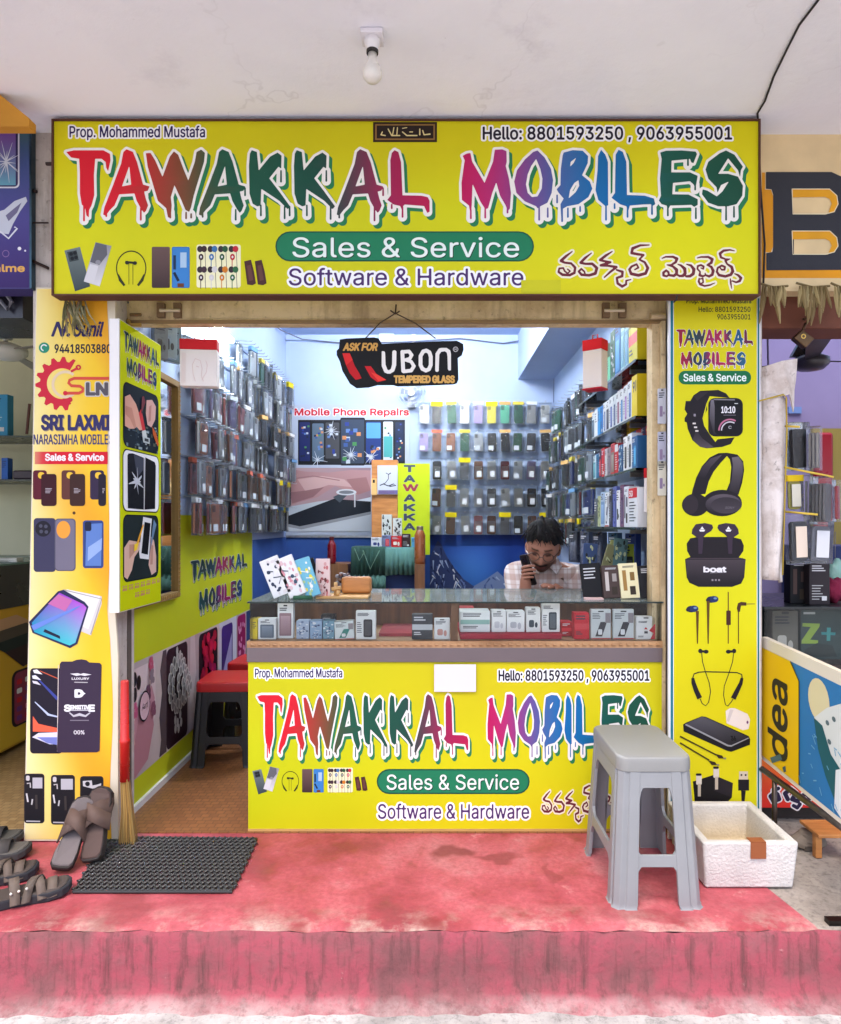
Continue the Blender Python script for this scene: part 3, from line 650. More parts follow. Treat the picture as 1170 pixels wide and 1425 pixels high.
MB_ = ms(*sdf_grid([off_([(120,338),(430,338),(520,380),(540,470),(510,550),(560,610),(560,720),(500,800),(122,802),(122,720),(150,716),(154,690),(154,445),(146,420),(120,418)], 1030, 140, 3.393), off_([(243,418),(420,418),(455,450),(460,490),(440,525),(400,538),(250,538)], 1030, 140, 3.393), off_([(252,616),(425,616),(455,645),(462,680),(445,712),(410,728),(252,728)], 1030, 140, 3.393)], (), 3, .6))
a.shape(MB_, lambda x, y: (x, y), (44,46,56))
for p, q in ((418, 538), (616, 728)):
    a.at(1030, 140, 3.393)
    a.poly([(243,p),(420,p),(455,p+32),(460,p+72),(440,q-13),(415,q-8),(430,p+70),(420,p+48),(400,p+38),(246,p+40)], (240,170,20)); a.line([(243,p+1),(420,p+1),(454,p+32),(460,p+72),(442,q-12),(400,q-1),(247,q-1),(243,p)], 4, (250,236,200)); a.at()
a.build('painted_letter', fa, 'matte')
box('lintel', 'matte', (X(1058,0),5,.0,.15,Z(457,.0),Z(404,.0)+.02), (120,66,44), parent=nr, bevel=.004)

# ---------------- header sign ----------------
YS = -.17
hs = thing('header_sign', 'long yellow signboard with dripping multicoloured lettering hanging under the canopy', 'signboard', P(566, 411, -.1))
x0, x1, z0, z1 = X(73,YS), X(1057,YS), Z(412,YS), Z(167,YS)
box('panel', 'matte', (x0+.003,x1-.003,YS,-.125,z0+.003,z1-.003), YEL, parent=hs)
m = MB()
for b in ((x0,x1,YS-.008,-.12,z1-.005,z1),(x0,x1,YS-.008,-.12,z0,z0+.005),(x0,x0+.005,YS-.008,-.12,z0+.005,z1-.005),(x1-.005,x1,YS-.008,-.12,z0+.005,z1-.005)): m.box(*b, (92,50,34))
m.build('frame', 'matte', hs)
a = Art(*front(YS))
a.quad_grad(76, 169, 1054, 409, lambda u, v: (219+7*math.cos(u/160+.4), 214+6*math.cos(u/160+.4)+5*math.sin(v/40), 14), 20, 8)
shop_face(a, (97,285,191,176), (672,1018,194,177), (93,206,602,312), (640,206,1037,312), (383,322,743,364), (407,722,358,331), (402,728,397,374), (775,340,1032,402), (80,325,3.774), .8)
a.rect(519, 170, 608, 198, (52,34,22)); a.rect(522, 173, 605, 195, (150,112,60)); a.rect(524, 175, 603, 193, (40,28,24))
sc_ = [[(598,187,1),(590,188,.8),(588,182,.8)],[(584,180,.8),(584,188,.9)],[(580,189,.9),(566,189,.9),(560,184,.8)],[(574,184,.7),(570,184,.7)],[(556,189,.9),(545,189,.9),(540,180,.8)],[(548,178,.7),(546,189,.7)],[(553,178,.7),(552,189,.7)],[(536,189,.8),(530,188,.8),(532,184,.8)],[(560,179,.6),(566,178,.6)]]
a.shape(ms(*sdf_grid((), sc_, 3, .35)), lambda x, y: (x, y), (232,214,150))
a.rect(725, 390, 780, 408, (206,202,30))
a.build('printed_face', hs)
for px in (240, 856): MB().tube([P(px,166,-.12),P(px+1,160,-.12)], .008, (90,60,44)).build('hanger', 'metal', hs)
MB().tube([P(942,411,YS-.015),P(941,417,YS-.016),P(937,421,YS-.013)], .003, (40,30,24), 5).build('tie_wire', 'matte', hs)

# ---------------- right pillar poster ----------------
YP = -.05
rp = thing('pillar_poster', 'tall narrow yellow poster of black gadgets on the right pillar', 'poster', P(995, 1118, YP))
MB().box(X(930,YP-.012),X(1058,YP-.012),YP-.012,YP-.001,.002,Z(413,YP),(236,236,240)).build('board', 'print', rp)
a = Art(*front(YP-.012))
a.rect(933, 415, 936.5, 1158, (40,120,140)); a.rect(1054, 415, 1056.5, 1158, (40,110,120))
a.quad_grad(937.5, 415, 1053, 1158, lambda u, v: (220, 213+6*math.sin(v/90), 14), 2, 14)
a.text('Prop. Mohammed Mustafa', 955, 1045, 422, 415.5, (60,70,40), .02); a.text('Hello: 8801593250', 972, 1044, 434, 427, (44,50,40), .012); a.text('9063955001', 998, 1044, 444.5, 437.5, (44,50,40), .012)
title(a, 1, (941,458,1048,484), 2.5, [(150,30,60),(40,70,80),(60,60,66),(160,40,90),(172,36,80),(80,56,90),(40,90,130),(110,40,70)], False); title(a, 2, (947,489,1038,514), 2.5, [(165,30,66),(52,56,70),(40,66,90),(160,36,90),(180,36,80),(90,56,100),(44,96,130)], False)
a.rrect(944, 516, 1045, 535, 9, (20,110,66)); a.text('Sales & Service', 951, 1038, 530.5, 520.5, (240,250,244), .016)
BK = (30,24,30); B2 = (46,38,44); B3 = (64,56,62)
a.at(930, 530, 7.5)
a.poly([(180,210),(228,210),(262,150),(330,105),(520,95),(600,130),(640,180),(430,160),(395,240),(405,300),(355,390),(372,470),(430,560),(490,640),(510,610),(690,590),(650,660),(560,690),(400,705),(330,690),(250,620),(200,500),(190,435),(168,425),(168,390),(195,345),(168,300)], BK)
a.poly([(262,160),(330,118),(420,112),(300,210)], B2); a.poly([(250,620),(330,690),(420,703),(470,690),(350,600),(290,510)], gv(500, (34,28,34), 700, (84,74,82)))
a.poly([(430,160),(445,172),(400,240),(385,330),(355,390),(395,240)], (226,220,30))
a.rrect(415, 180, 775, 580, 70, BK); a.poly([(440,200),(470,195),(520,560),(470,560),(425,380)], gv(190, (120,114,122), 560, (36,30,36))); a.rrect(480, 200, 765, 565, 50, (14,12,18)); a.line([(470,195),(690,200)], 12, (130,126,134))
a.text('10:10', 550, 692, 335, 270, (236,232,236), .02); a.ring(640, 520, 108, 124, (190,110,140), 16, 180, 300); a.ring(640, 520, 84, 96, (210,206,214), 16, 180, 300); a.text('c', 622, 655, 500, 462, (190,190,196)); a.rect(686, 234, 722, 242, (220,220,224)); a.rect(570, 356, 700, 362, (120,110,120))
for y in (445, 485, 523): a.rect(252+(y-445)*.35, y-8, 284+(y-445)*.35, y+8, (226,216,210))
a.rect(262, 345, 284, 372, (150,140,150))
a.poly([(240,1200),(250,1140),(290,1010),(350,890),(430,800),(520,755),(610,750),(720,770),(780,840),(790,930),(770,1060),(730,1190),(595,1170),(640,1060),(655,900),(640,820),(610,785),(540,860),(470,950),(420,1050),(385,1180)], BK)
a.poly([(660,800),(730,790),(775,860),(775,960),(720,1180),(620,1170),(660,1020),(672,880)], gv(800, (108,100,106), 1180, (36,30,36))); a.poly([(300,1000),(360,890),(440,810),(560,770),(440,900),(380,1010)], gv(770, (84,74,82), 1010, (34,28,34)))
a.ell(280, 1295, 140, 118, BK); a.ell(230, 1290, 80, 100, B2); a.ell(560, 1275, 205, 138, BK); a.ell(575, 1290, 190, 108, gv(1190, (92,82,90), 1390, (28,24,30))); a.ell(600, 1300, 160, 85, gv(1215, (50,44,50), 1385, (70,62,70))); a.text('SONY', 590, 690, 1335, 1312, (120,112,118), shear=.2)
a.at(930, 720, 7.915)
a.poly([(200,290),(240,230),(320,215),(700,215),(800,240),(830,310),(825,370),(775,440),(850,460),(835,660),(800,730),(700,765),(330,765),(230,720),(200,660),(182,460),(240,435),(205,370)], BK)
a.poly([(190,465),(850,465),(832,650),(795,722),(690,756),(340,756),(235,712),(205,650)], gv(465, (70,60,66), 740, (26,22,28))); a.line([(215,452),(820,452)], 8, (76,64,70))
for fx in (0, 1):
    q = lambda p: [((1030-x) if fx else x, y) for x, y in p]
    a.poly(q([(262,130),(300,75),(400,62),(480,80),(492,115),(470,150),(420,180),(385,215),(370,400),(330,400),(325,230),(290,205),(255,180)]), (58,44,60)); cx = 660 if fx else 370
    a.poly([(cx,98),(cx+22,132),(cx-22,132)], (240,236,236)); a.poly([(cx-34,136),(cx+34,136),(cx+22,156),(cx-24,156)], (240,236,236))
a.text('boat', 388, 632, 600, 545, (236,232,236), .045, spacing=.95); a.line([(455,612),(632,606)], 4, (170,166,170))
for x in (484, 520, 556): a.rect(x-10, 680, x+10, 700, (150,140,146))
def bud(x, y, d=1):
    a.ell(x, y, 52*1, 36, (30,34,60), 20); a.ell(x+30*d, y-4, 50, 36, (34,50,96), 20); a.ell(x+44*d, y-14, 20, 12, (110,140,180), 12); a.ell(x-34*d, y+6, 24, 22, (40,34,56), 14)
bud(250, 1010); a.line([(318,1030),(318,1390)], [34,12], (96,62,20)); bud(470, 905); a.line([(436,920),(436,1390)], [34,12], (96,66,20))
a.line([(658,820),(658,1390)], 12, (96,56,20)); a.rrect(636, 1025, 686, 1185, 8, (70,36,24)); a.poly([(752,1000),(765,945),(800,930),(858,936),(858,972),(800,972),(786,1040),(762,1040)], (72,44,24)); a.line([(770,1030),(770,1390)], 11, (96,62,20)); a.line([(858,954),(950,952)], 9, (140,120,40))
a.at(930, 890, 6.19)
DK = (34,28,34)
for x, d in ((300, 1), (540, -1)):
    a.ell(x-26*d, 98, 18, 20, DK, 14); a.ell(x+24*d, 104, 22, 17, DK, 14); a.line([(x-30,100),(x+30,104)], 20, DK)
a.line([(285,110),(292,190),(318,280),(350,370),(362,450),(345,540),(320,570),(290,550),(272,510)], 7, DK); a.line([(560,115),(552,190),(520,290),(480,400),(474,480),(490,560),(510,572),(538,540),(556,512)], 7, DK)
a.line([(208,330),(220,295),(260,280),(320,276),(500,280),(590,284),(630,300),(634,340)], 9, DK); a.line([(208,330),(214,370),(238,440),(268,505)], [24,36,40,44], DK); a.line([(632,330),(622,375),(590,440),(556,508)], [24,32,40,44], DK)
a.poly([(492,615),(530,590),(570,590),(680,640),(704,690),(690,770),(640,780),(500,720)], (236,222,214)); a.poly([(530,600),(560,605),(520,710),(500,700)], (214,200,196)); a.ell(680, 712, 9, 14, (120,70,110), 12)
a.poly([(125,730),(150,715),(285,660),(320,664),(690,830),(704,860),(700,905),(540,966),(505,958),(130,790)], (24,22,26)); a.poly([(150,722),(285,664),(318,670),(688,838),(540,905),(510,905)], gv(664, (84,82,90), 905, (34,32,38))); a.poly([(150,724),(512,905),(540,908),(688,842),(690,850),(538,922),(505,918),(140,734)], (150,150,154)); a.text('36', 535, 580, 868, 830, (20,20,22), .04, shear=-.3)
for yy, x2 in ((832, 480), (888, 420)):
    a.line([(98,yy),(x2-70,yy+160-(0 if yy == 832 else 10))], 13, (72,58,14)); a.poly([(x2-80,yy+150),(x2-20,yy+165),(x2-5,yy+190),(x2-50,yy+190)], (54,40,24)); a.rect(x2-8, yy+182, x2+14, yy+196, (150,140,110))
a.poly([(210,1222),(390,1165),(555,1235),(545,1360),(470,1440),(230,1440)], (20,16,20)); a.poly([(390,1165),(555,1235),(545,1360),(390,1300)], (36,30,36))
for x, y in ((262, 1190), (410, 1130)): a.rrect(x-24, y-30, x+24, y+60, 12, (216,206,196)); a.rect(x-10, y+50, x+16, y+160, (190,176,160)); a.rrect(x-26, y-38, x+22, y-18, 8, (30,26,30))
a.rect(608, 1135, 684, 1205, (216,200,180)); a.rect(600, 1205, 694, 1300, (24,20,26)); a.line([(645,1300),(640,1440)], [40,20], (24,20,26)); a.ell(628, 1166, 9, 9, (50,44,50), 10); a.ell(664, 1166, 9, 9, (50,44,50), 10)
a.at(); a.build('printed_face', rp)

# ---------------- left pillar poster ----------------
YL = -.07
lp = thing('pillar_poster', 'tall orange and yellow poster of phone cases on the left pillar, its edge worn', 'poster', P(100, 1170, YL))
def edl(v): return 50-17*(v-400)/770
def edr(v): return 160+4*max(0, min(1, (v-850)/40))
def lpf(u, v): return P(u, v, YL-.012)
bd = MB(); N = 12
vs_ = []; fs_ = []
for i in range(N+1):
    v = 400+770*i/N
    for px in (edl(v), edr(v)):
        p = P(px, v, YL-.0115); vs_ += [p, (p[0], YL-.001, p[2])]
for i in range(N):
    o = 4*i; fs_ += [(o, o+2, o+6, o+4), (o+1, o+5, o+7, o+3), (o, o+4, o+5, o+1), (o+2, o+3, o+7, o+6)]
fs_ += [(0, 1, 3, 2), (4*N, 4*N+2, 4*N+3, 4*N+1)]
bd.add(vs_, fs_, (232, 220, 196)).build('board', 'print', lp)
a = Art(lpf, (0, -1, 0))
def flame(u, v):
    t = (u-40)/115; w = .5+.5*math.sin(v/52+1.3*math.sin(u/40)); c0 = (246, 232, 168); c1 = (246, 200, 44); c2 = (238, 150, 34)
    c = tuple(c0[i]+(c1[i]-c0[i])*min(1, max(0, t*1.3)) for i in range(3)); k = max(0, w-.45)*max(0, min(1, t*1.6))*1.1
    return tuple(c[i]+(c2[i]-c[i])*k for i in range(3))
vs_ = []; fs_ = []; nx = 10; ny = 60
for j in range(ny+1):
    v = 402+766*j/ny; l_, r_ = edl(v)+1.5, edr(v)-9+2*math.sin(v/37)
    vs_ += [(l_+(r_-l_)*i/nx, v) for i in range(nx+1)]
for j in range(ny): fs_ += [[j*(nx+1)+i, j*(nx+1)+i+1, (j+1)*(nx+1)+i+1, (j+1)*(nx+1)+i] for i in range(nx)]
a.raw(vs_, fs_, flame)
a.at(0, 400, 3.097)
NV = (46, 40, 92)
a.text('N.', 222, 300, 210, 150, NV, .02, shear=.35); a.text('Sunil', 318, 446, 210, 150, NV, .02, shear=.35)
a.ell(190, 260, 23, 23, (40,140,110)); a.ring(190, 260, 10, 15, (236,240,236), 16, 100, 330)
a.text('94418503880', 236, 478, 282, 246, (40,36,50), .02)
g = []
for k in range(48):
    t = R(20+k*7.2); r = 128 if (k//1) % 4 < 2 else 106; g.append((268+r*.86*math.cos(t), 415+r*.86*math.sin(t)))
teeth = [(268+(116 if (k//2) % 2 == 0 else 96)*math.cos(R(300-k*6)), 415+(116 if (k//2) % 2 == 0 else 96)*math.sin(R(300-k*6))) for k in range(40)]
inner = [(268+66*math.cos(R(66+k*6)), 415+66*math.sin(R(66+k*6))) for k in range(40)]
a.poly(teeth+inner, (206,34,58))
a.ring(282, 418, 48, 60, (232,206,170), 26, 45, 310); a.line([(306,363),(336,347)], 10, (206,34,58)); a.ring(338, 345, 5, 12, (206,34,58), 14); a.line([(270,484),(306,484)], 10, (206,34,58)); a.ring(302, 484, 5, 11, (206,34,58), 14)
a.line([(470,392),(320,392),(300,400),(296,412),(308,424),(345,426),(358,436),(356,448),(340,456),(280,456)], 13, (214,80,60)); a.ell(282, 456, 10, 10, (206,34,58), 12)
a.text('LN', 375, 462, 462, 414, (90,84,92), .05, .05, (210,204,196))
a.text('SRI LAXMI', 180, 474, 612, 552, (50,46,96), .03, shift=(.03, (150,130,110), (3, 4)))
a.text('NARASIMHA MOBILES', 145, 486, 672+4, 634, (64,60,110), .012)
a.quad_grad(150, 708, 464, 762, lambda u, v: (214,24+max(0, (200-u))*2.2, 46+max(0, (200-u))*1.2), 10, 1); a.text('Sales & Service', 196, 447, 746, 718, (246,240,240), .03)
for k, c in enumerate(((92,20,38),(98,54,46),(52,38,66))):
    x = 142+k*123; e = min(60, 456-x)
    a.rrect(x, 788, x+e, 914, 12, c)
    if x+20 < 452: a.rrect(x+22, 796, x+50, 824, 12, (240,196,60))
    a.rrect(x+36, 804, min(x+102, 457), 942, 12, tuple(q*.62 for q in c)); a.marks(x+54, 866, min(x+84, 452), 890, 4, (200,190,196), .35, k)
a.ell(319, 972, 7, 7, (90,60,30), 10)
a.rrect(145, 994, 240, 1226, 14, (60,58,86)); a.ell(186, 1040, 34, 34, (28,26,38)); 
for x, y in ((176,1028),(198,1030),(178,1052),(200,1054)): a.ell(x, y, 8, 8, (74,74,92), 10)
a.rrect(236, 996, 326, 1222, 16, (92,88,104)); a.rrect(240, 1000, 322, 1218, 14, (118,112,130)); a.ell(274, 1044, 30, 38, (238,160,60))
a.rrect(357, 1004, 446, 1210, 12, (50,70,130)); a.poly([(372,1020),(440,1016),(436,1200),(368,1200)], (96,130,196)); a.poly([(380,1120),(440,1080),(438,1130),(378,1180)], (150,176,226)); a.rrect(366, 1010, 394, 1050, 8, (30,34,60))
a.at(0, 820, 2.968)
a.poly([(262,0),(420,30),(420,60),(376,190),(330,172)], (222,216,214)); a.poly([(275,0),(415,28),(365,165),(335,150)], (240,236,236)); a.line([(262,2),(420,40),(375,186)], 4, (170,160,160))
a.poly([(120,135),(240,8),(262,2),(350,52),(366,72),(320,225),(290,243),(135,180)], (40,44,84)); 
vs_ = [(132,138),(246,14),(345,62),(358,76),(312,220),(288,232),(142,176)]
a.raw(vs_, [[0,1,2,3,4,5,6]], lambda u, v: (90+ (u-130)*.55-(v-20)*.5, 60+(v-10)*.62, 190+(u-130)*.1)); a.poly([(242,20),(300,45),(270,90),(200,60)], (200,110,170)); a.poly([(180,175),(250,205),(248,192),(186,164)], (30,34,60))
a.poly([(130,150),(345,62),(300,90),(140,170)], (110,140,220))
a.at(30, 900, 5.09)
a.rrect(60, 152, 290, 756, 26, (30,24,40)); a.poly([(80,490),(120,545),(255,575),(255,605),(80,600)], (236,100,70)); a.poly([(75,640),(120,610),(255,605),(255,690),(200,690)], (226,222,244)); a.poly([(110,640),(255,640),(255,695),(180,680)], (120,130,200))
a.line([(95,390),(190,480),(255,495)], [6,16,10], (190,200,230)); a.line([(90,200),(255,370)], [6,22], (60,70,150)); a.line([(130,170),(258,225)], 6, (200,90,60)); a.poly([(82,165),(110,160),(150,195),(90,185)], (240,236,240)); a.poly([(76,205),(100,200),(140,235),(80,225)], (230,226,236)); a.poly([(76,240),(110,245),(138,272),(84,258)], (220,216,230))
a.line([(262,130),(254,740)], 5, (226,214,206))
a.poly([(272,120),(285,104),(360,104),(390,92),(425,88),(460,94),(480,110),(555,114),(568,128),(554,735),(536,746),(262,748),(252,735)], (58,44,66))
a.text('LUXURY', 358, 480, 232, 218, (230,226,230), .04); a.poly([(345,190),(400,186),(420,192),(440,186),(498,196),(450,206),(420,200),(390,206)], (226,222,228)); a.line([(375,250),(470,252)], 6, (190,184,190))
a.text('D', 384, 434, 352, 308, (240,238,240), .09); a.poly([(436,318),(456,330),(436,342)], (240,238,240)); a.text('S', 306, 348, 455, 412, (240,238,240), .05); a.text('ENSITIV', 350, 478, 440, 414, (240,238,240), .05); a.text('E', 480, 518, 455, 412, (240,238,240), .05); a.rect(350, 444, 478, 452, (200,196,202))
a.line([(340,465),(370,490),(412,478),(455,490),(488,465)], [8,14,20,14,8], (200,196,204)); a.line([(345,520),(478,520)], 7, (130,120,134)); a.text('OG%', 372, 446, 618, 592, (214,208,214), .03)
for k, (x, w) in enumerate(((18,144),(208,170),(414,166))):
    y = 898+k*9; a.rrect(x, y, x+w, y+(352 if k < 2 else 300), 22, (40,36,42)); a.rrect(x+8, y+8, x+w-8, y+(344 if k < 2 else 292), 16, (26,24,30)); xx = x+w*.42
    if k < 2: a.rect(xx, y+28, x+w-14, y+104, (190,186,192)); a.rrect(x+14, y+14, x+40, y+50, 10, (206,200,202)); a.line([(x+20,y+70),(x+44,y+66),(x+46,y+100)], 9, (190,184,186)); a.line([(x+18,y+140),(x+28,y+200)], 11, (216,212,214)); a.line([(x+60,y+180),(x+54,y+220)], 10, (200,196,196)); a.line([(x+16,y+336),(x+w-30,y+338)], 9, (190,186,190)); a.line([(x+w*.6,y+150),(x+w*.62,y+250)], 16, (60,54,52))
    else: a.poly([(x+20,y+34),(x+84,y+30),(x+88,y+66),(x+120,y+60),(x+150,y+50),(x+150,y+72),(x+90,y+88),(x+22,y+70)], (206,200,202)); a.ell(x+54, y+54, 17, 17, (26,24,30), 14)
a.at(); a.build('printed_face', lp)
# dried garland tuft tied at the top of that pillar
m = MB(); rr = random.Random(3)
for k in range(30):
    x, y = 104+rr.uniform(-14, 14), 408+rr.uniform(0, 20); pts = []; dx, dy = rr.uniform(-.9, 1.1), 1
    for j in range(5): pts.append(P(x, y, -.10-.012*math.sin(j*.8)-rr.uniform(0, .012))); x += dx*rr.uniform(3, 7)+4*j*.3; y += rr.uniform(7, 14)
    m.tube(pts, [.0025, .004, .0035, .002, .0006], rr.choice([(128,122,84),(150,138,100),(104,98,60),(140,110,76)]), 4)
m.tube([P(80,406,-.085),P(125,404,-.09)], .003, (110,90,60), 5)
m.build('dried_garland', 'matte', label='withered grey-green garland tied over the top of the orange poster', cat='garland')

# ---------------- upright board standing out from the left jamb ----------------
bx0 = -1.090; by0, by1 = -.13, .225; bz0, bz1 = Z(853,-.13), Z(443,-.13)
bs = thing('blade_sign', 'upright white-edged yellow board with three repair photos standing out beside the doorway', 'signboard', (bx0, by0, bz0))
M_ = Matrix.Translation((bx0, by0, 0)) @ Matrix.Rotation(R(-.6), 4, 'Z')
LB = by1-by0
MB().box(-.033, .002, 0, LB, bz0, bz1, (244,240,236), M_).build('board', 'print', bs, bevel=.002)
HB = bz1-bz0
a = Art(lambda u, v: tuple(M_ @ Vector((.0025, u*LB, bz1-v*HB))), tuple(M_.to_3x3() @ Vector((1, 0, 0))), dz=.0006)
AB = LB/HB
a.quad_grad(.01, .003, .995, .997, lambda u, v: (204,214,10), 2, 6)
title(a, 1, (.09,.03,.95,.105), 2.5, DARKS, False); title(a, 2, (.15,.115,.88,.188), 2.5, DARK2, False)
def photo(y0, y1, base):
    a.rrect(.07, y0, .93, y1, .09, (26,28,34), asp=AB); a.rrect(.085, y0+.004, .915, y1-.004, .085, base, asp=AB)
photo(.205, .43, (30,40,52)); r_ = random.Random(5)
for k in range(60):
    x, y = r_.uniform(.12, .88), r_.uniform(.33, .42); w, h = r_.uniform(.02, .09), r_.uniform(.003, .012); a.rect(x, y, min(x+w, .9), y+h, r_.choice([(70,90,104),(110,130,140),(40,54,70),(160,176,180),(90,100,90),(24,30,40)]))
for pts, c in (([(.09,.26),(.2,.245),(.34,.27),(.46,.32),(.5,.355),(.42,.36),(.36,.35),(.3,.36),(.2,.365),(.09,.36)], (226,170,150)), ([(.1,.29),(.24,.29),(.34,.35),(.3,.36),(.2,.33),(.1,.32)], (206,146,128)), ([(.6,.24),(.74,.23),(.84,.25),(.82,.3),(.72,.335),(.62,.33),(.58,.29)], (222,176,166)), ([(.66,.26),(.72,.25),(.7,.31),(.64,.32)], (196,140,130)), ([(.4,.3),(.46,.28),(.56,.35),(.5,.365)], (206,60,66)), ([(.47,.36),(.56,.352),(.62,.388),(.5,.395)], (214,220,220)), ([(.74,.33),(.84,.35),(.92,.39),(.88,.4),(.76,.36)], (206,100,50)), ([(.48,.235),(.52,.23),(.56,.25),(.48,.29),(.45,.3)], (120,60,70))): a.poly(pts, c)
a.rect(.5, .378, .66, .4, (196,206,206)); a.rect(.53, .383, .63, .394, (60,66,72))
a.rrect(.06, .437, .945, .655, .09, (20,24,24), asp=AB); a.rrect(.075, .441, .93, .651, .085, (246,246,248), asp=AB)
a.poly([(.18,.452),(.28,.448),(.54,.455),(.54,.645),(.17,.643),(.16,.46)], (26,28,36)); a.poly([(.58,.452),(.82,.462),(.85,.475),(.83,.64),(.56,.645)], (22,22,28)); a.poly([(.3,.452),(.52,.457),(.52,.5),(.38,.53)], (70,74,88)); a.line([(.555,.455),(.54,.645)], .014, (190,190,196))
for k in range(11): t = R(k*33); a.line([(.36,.545),(.36+.2*math.cos(t)*(.5+.5*(k % 2)),.545+.05*math.sin(t)*(.5+.5*(k % 3)/2))], [.016,.003], (210,214,222))
photo(.665, .9, (34,44,46))
for pts, c in (([(.09,.78),(.2,.755),(.34,.76),(.46,.765),(.44,.79),(.32,.815),(.26,.86),(.16,.89),(.09,.88)], (226,186,166)), ([(.2,.77),(.42,.77),(.36,.79),(.2,.82)], (200,150,130)), ([(.72,.745),(.8,.76),(.86,.82),(.86,.88),(.74,.89),(.66,.85),(.7,.8)], (222,184,168)), ([(.7,.77),(.78,.78),(.76,.85),(.7,.85)], (194,146,130)), ([(.52,.672),(.74,.678),(.72,.705),(.66,.83),(.44,.822),(.42,.8)], (236,236,238)), ([(.55,.69),(.7,.695),(.63,.812),(.47,.804)], (18,20,26)), ([(.78,.68),(.85,.7),(.68,.8),(.74,.72)], (110,140,170)), ([(.5,.7),(.53,.7),(.36,.79),(.3,.79)], (236,170,60)), ([(.3,.77),(.4,.765),(.36,.79),(.29,.795)], (250,210,60))): a.poly(pts, c)
r_ = random.Random(8)
for (y, x0_, x1_, n) in ((.925, .06, .96, 26), (.958, .34, .74, 12)):
    st = []
    for k in range(n):
        cx = x0_+(x1_-x0_)*(k+.5)/n; w = (x1_-x0_)/n*.38
        if k % 4 != 3: st += [('r', cx, w), ('l', cx, w)]
    for q, cx, w in st:
        yy = y-.006*cx
        if q == 'r': a.ring(cx, yy, w*.45, w, (206,40,140), 10, r_.uniform(0, 90), r_.uniform(280, 400), asp=AB*1.1)
        else: a.line([(cx-w*.5, yy-.012), (cx+w*.8, yy-.009)], .004, (206,40,140))
a.build('printed_face', bs, 'flat_print')

# ---------------- printed banner along the left wall ----------------
XW = XL+.003
lw = thing('wall_banner', 'long yellow-green banner with floral phone case pictures fixed low along the left wall', 'banner', (XW, 1, .0))
MB().box(XL+.0005, XW, .11, 1.945, .02, Z(757,.11)+.12, (206,214,30)).build('sheet', 'print', lw)
MB().box(XL, XL+.016, .11, 1.95, .004, .03, (236,234,228)).build('skirting', 'print', lw)
a = Art(lambda u, v: (XW, u, v), (1, 0, 0), dz=.0008)
title(a, 1, (.80,.955,1.82,.845), 2.5, DARKS); title(a, 2, (.92,.80,1.70,.665), 2.5, DARK2)
zt, zb = .585, .125
a.quad_grad(.12, zb, 1.94, zt, lambda u, v: (206-18*math.sin(u*9), 190-18*math.sin(u*9), 186-14*math.sin(u*9)), 14, 2)
# blush case held in a hand
a.rrect(.13, .30, .38, .56, .04, (226,206,206)); a.poly([(.15,.20),(.34,.25),(.37,.40),(.34,.46),(.2,.40),(.15,.32)], (206,150,160)); a.poly([(.17,.13),(.30,.165),(.36,.29),(.33,.40),(.22,.38),(.16,.24)], (190,132,142))
for k, y in enumerate((.40,.36,.32,.28)): a.poly([(.125,y),(.16,y+.015),(.17,y-.01),(.135,y-.03)], (222,170,164))
for x, y in ((.175,.52),(.175,.46),(.21,.50)): a.ell(x, y, .02, .03, (30,22,28), 14)
for x, y, c in ((.33,.55,(200,90,120)),(.30,.44,(110,70,90)),(.35,.36,(150,90,110)),(.17,.40,(210,100,140)),(.33,.50,(150,130,140))): 
    for k in range(6): t = R(60*k); a.ell(x+.016*math.cos(t), y+.02*math.sin(t), .012, .014, c, 10)
a.ell(.255, .395, .052, .062, (40,30,36)); a.ell(.255, .395, .046, .055, (226,190,198)); a.text('Aarti', .225, .286, .385, .41, (50,34,44), shear=.3)
# black case with a silver flower
a.poly([(.42,.13),(.44,.2),(.42,.3),(.45,.4),(.43,.5),(.46,.58),(.5,.58),(.5,.13)], (90,76,80)); a.rrect(.50, .13, .76, .575, .03, (44,22,32))
for ring_, (n_, r_) in enumerate(((16,.105),(14,.085),(11,.065),(8,.045),(5,.022))):
    for k in range(n_):
        t = R(360*k/n_+ring_*9); a.ell(.63+r_*math.cos(t), .40+r_*1.1*math.sin(t), .02, .026, (214,212,206), 10); a.ell(.63+r_*math.cos(t), .40+r_*1.1*math.sin(t), .014, .019, (150,148,146), 10)
for x, y in ((.62,.55),(.64,.53),(.6,.52),(.6,.24),(.63,.22),(.66,.25),(.64,.19),(.6,.20),(.67,.21)): a.ell(x, y, .014, .022, (196,194,190), 10)
a.poly([(.78,.13),(.80,.585),(.86,.585),(.88,.4),(.84,.3),(.88,.13)], (214,200,200)); a.rrect(.92, .14, 1.22, .575, .03, (40,20,32))
for k in range(40):
    r_ = random.Random(k); x, y = r_.uniform(.96, 1.17), r_.uniform(.33, .55); a.ell(x, y, .028, .026, (196+r_.randint(-30, 20), 24, 50+r_.randint(0, 40)), 9)
a.poly([(.98,.3),(1.1,.36),(1.15,.3),(1.06,.17),(.98,.2)], (230,226,224)); a.rect(1.25, .13, 1.58, .585, (216,216,226)); a.rrect(1.29, .15, 1.50, .56, .03, (70,40,120)); a.poly([(1.31,.3),(1.48,.5),(1.48,.3),(1.36,.18)], (170,160,200)); a.rect(1.31, .22, 1.48, .30, (60,160,150)); a.rrect(1.60, .15, 1.78, .575, .025, (150,16,84))
for k in range(26): r_ = random.Random(90+k); a.ell(r_.uniform(1.62,1.76), r_.uniform(.18,.55), .014, .016, (226,150,190), 8)
a.rect(1.80, .13, 1.94, .58, (50,70,120))
a.build('printed_face', lw)

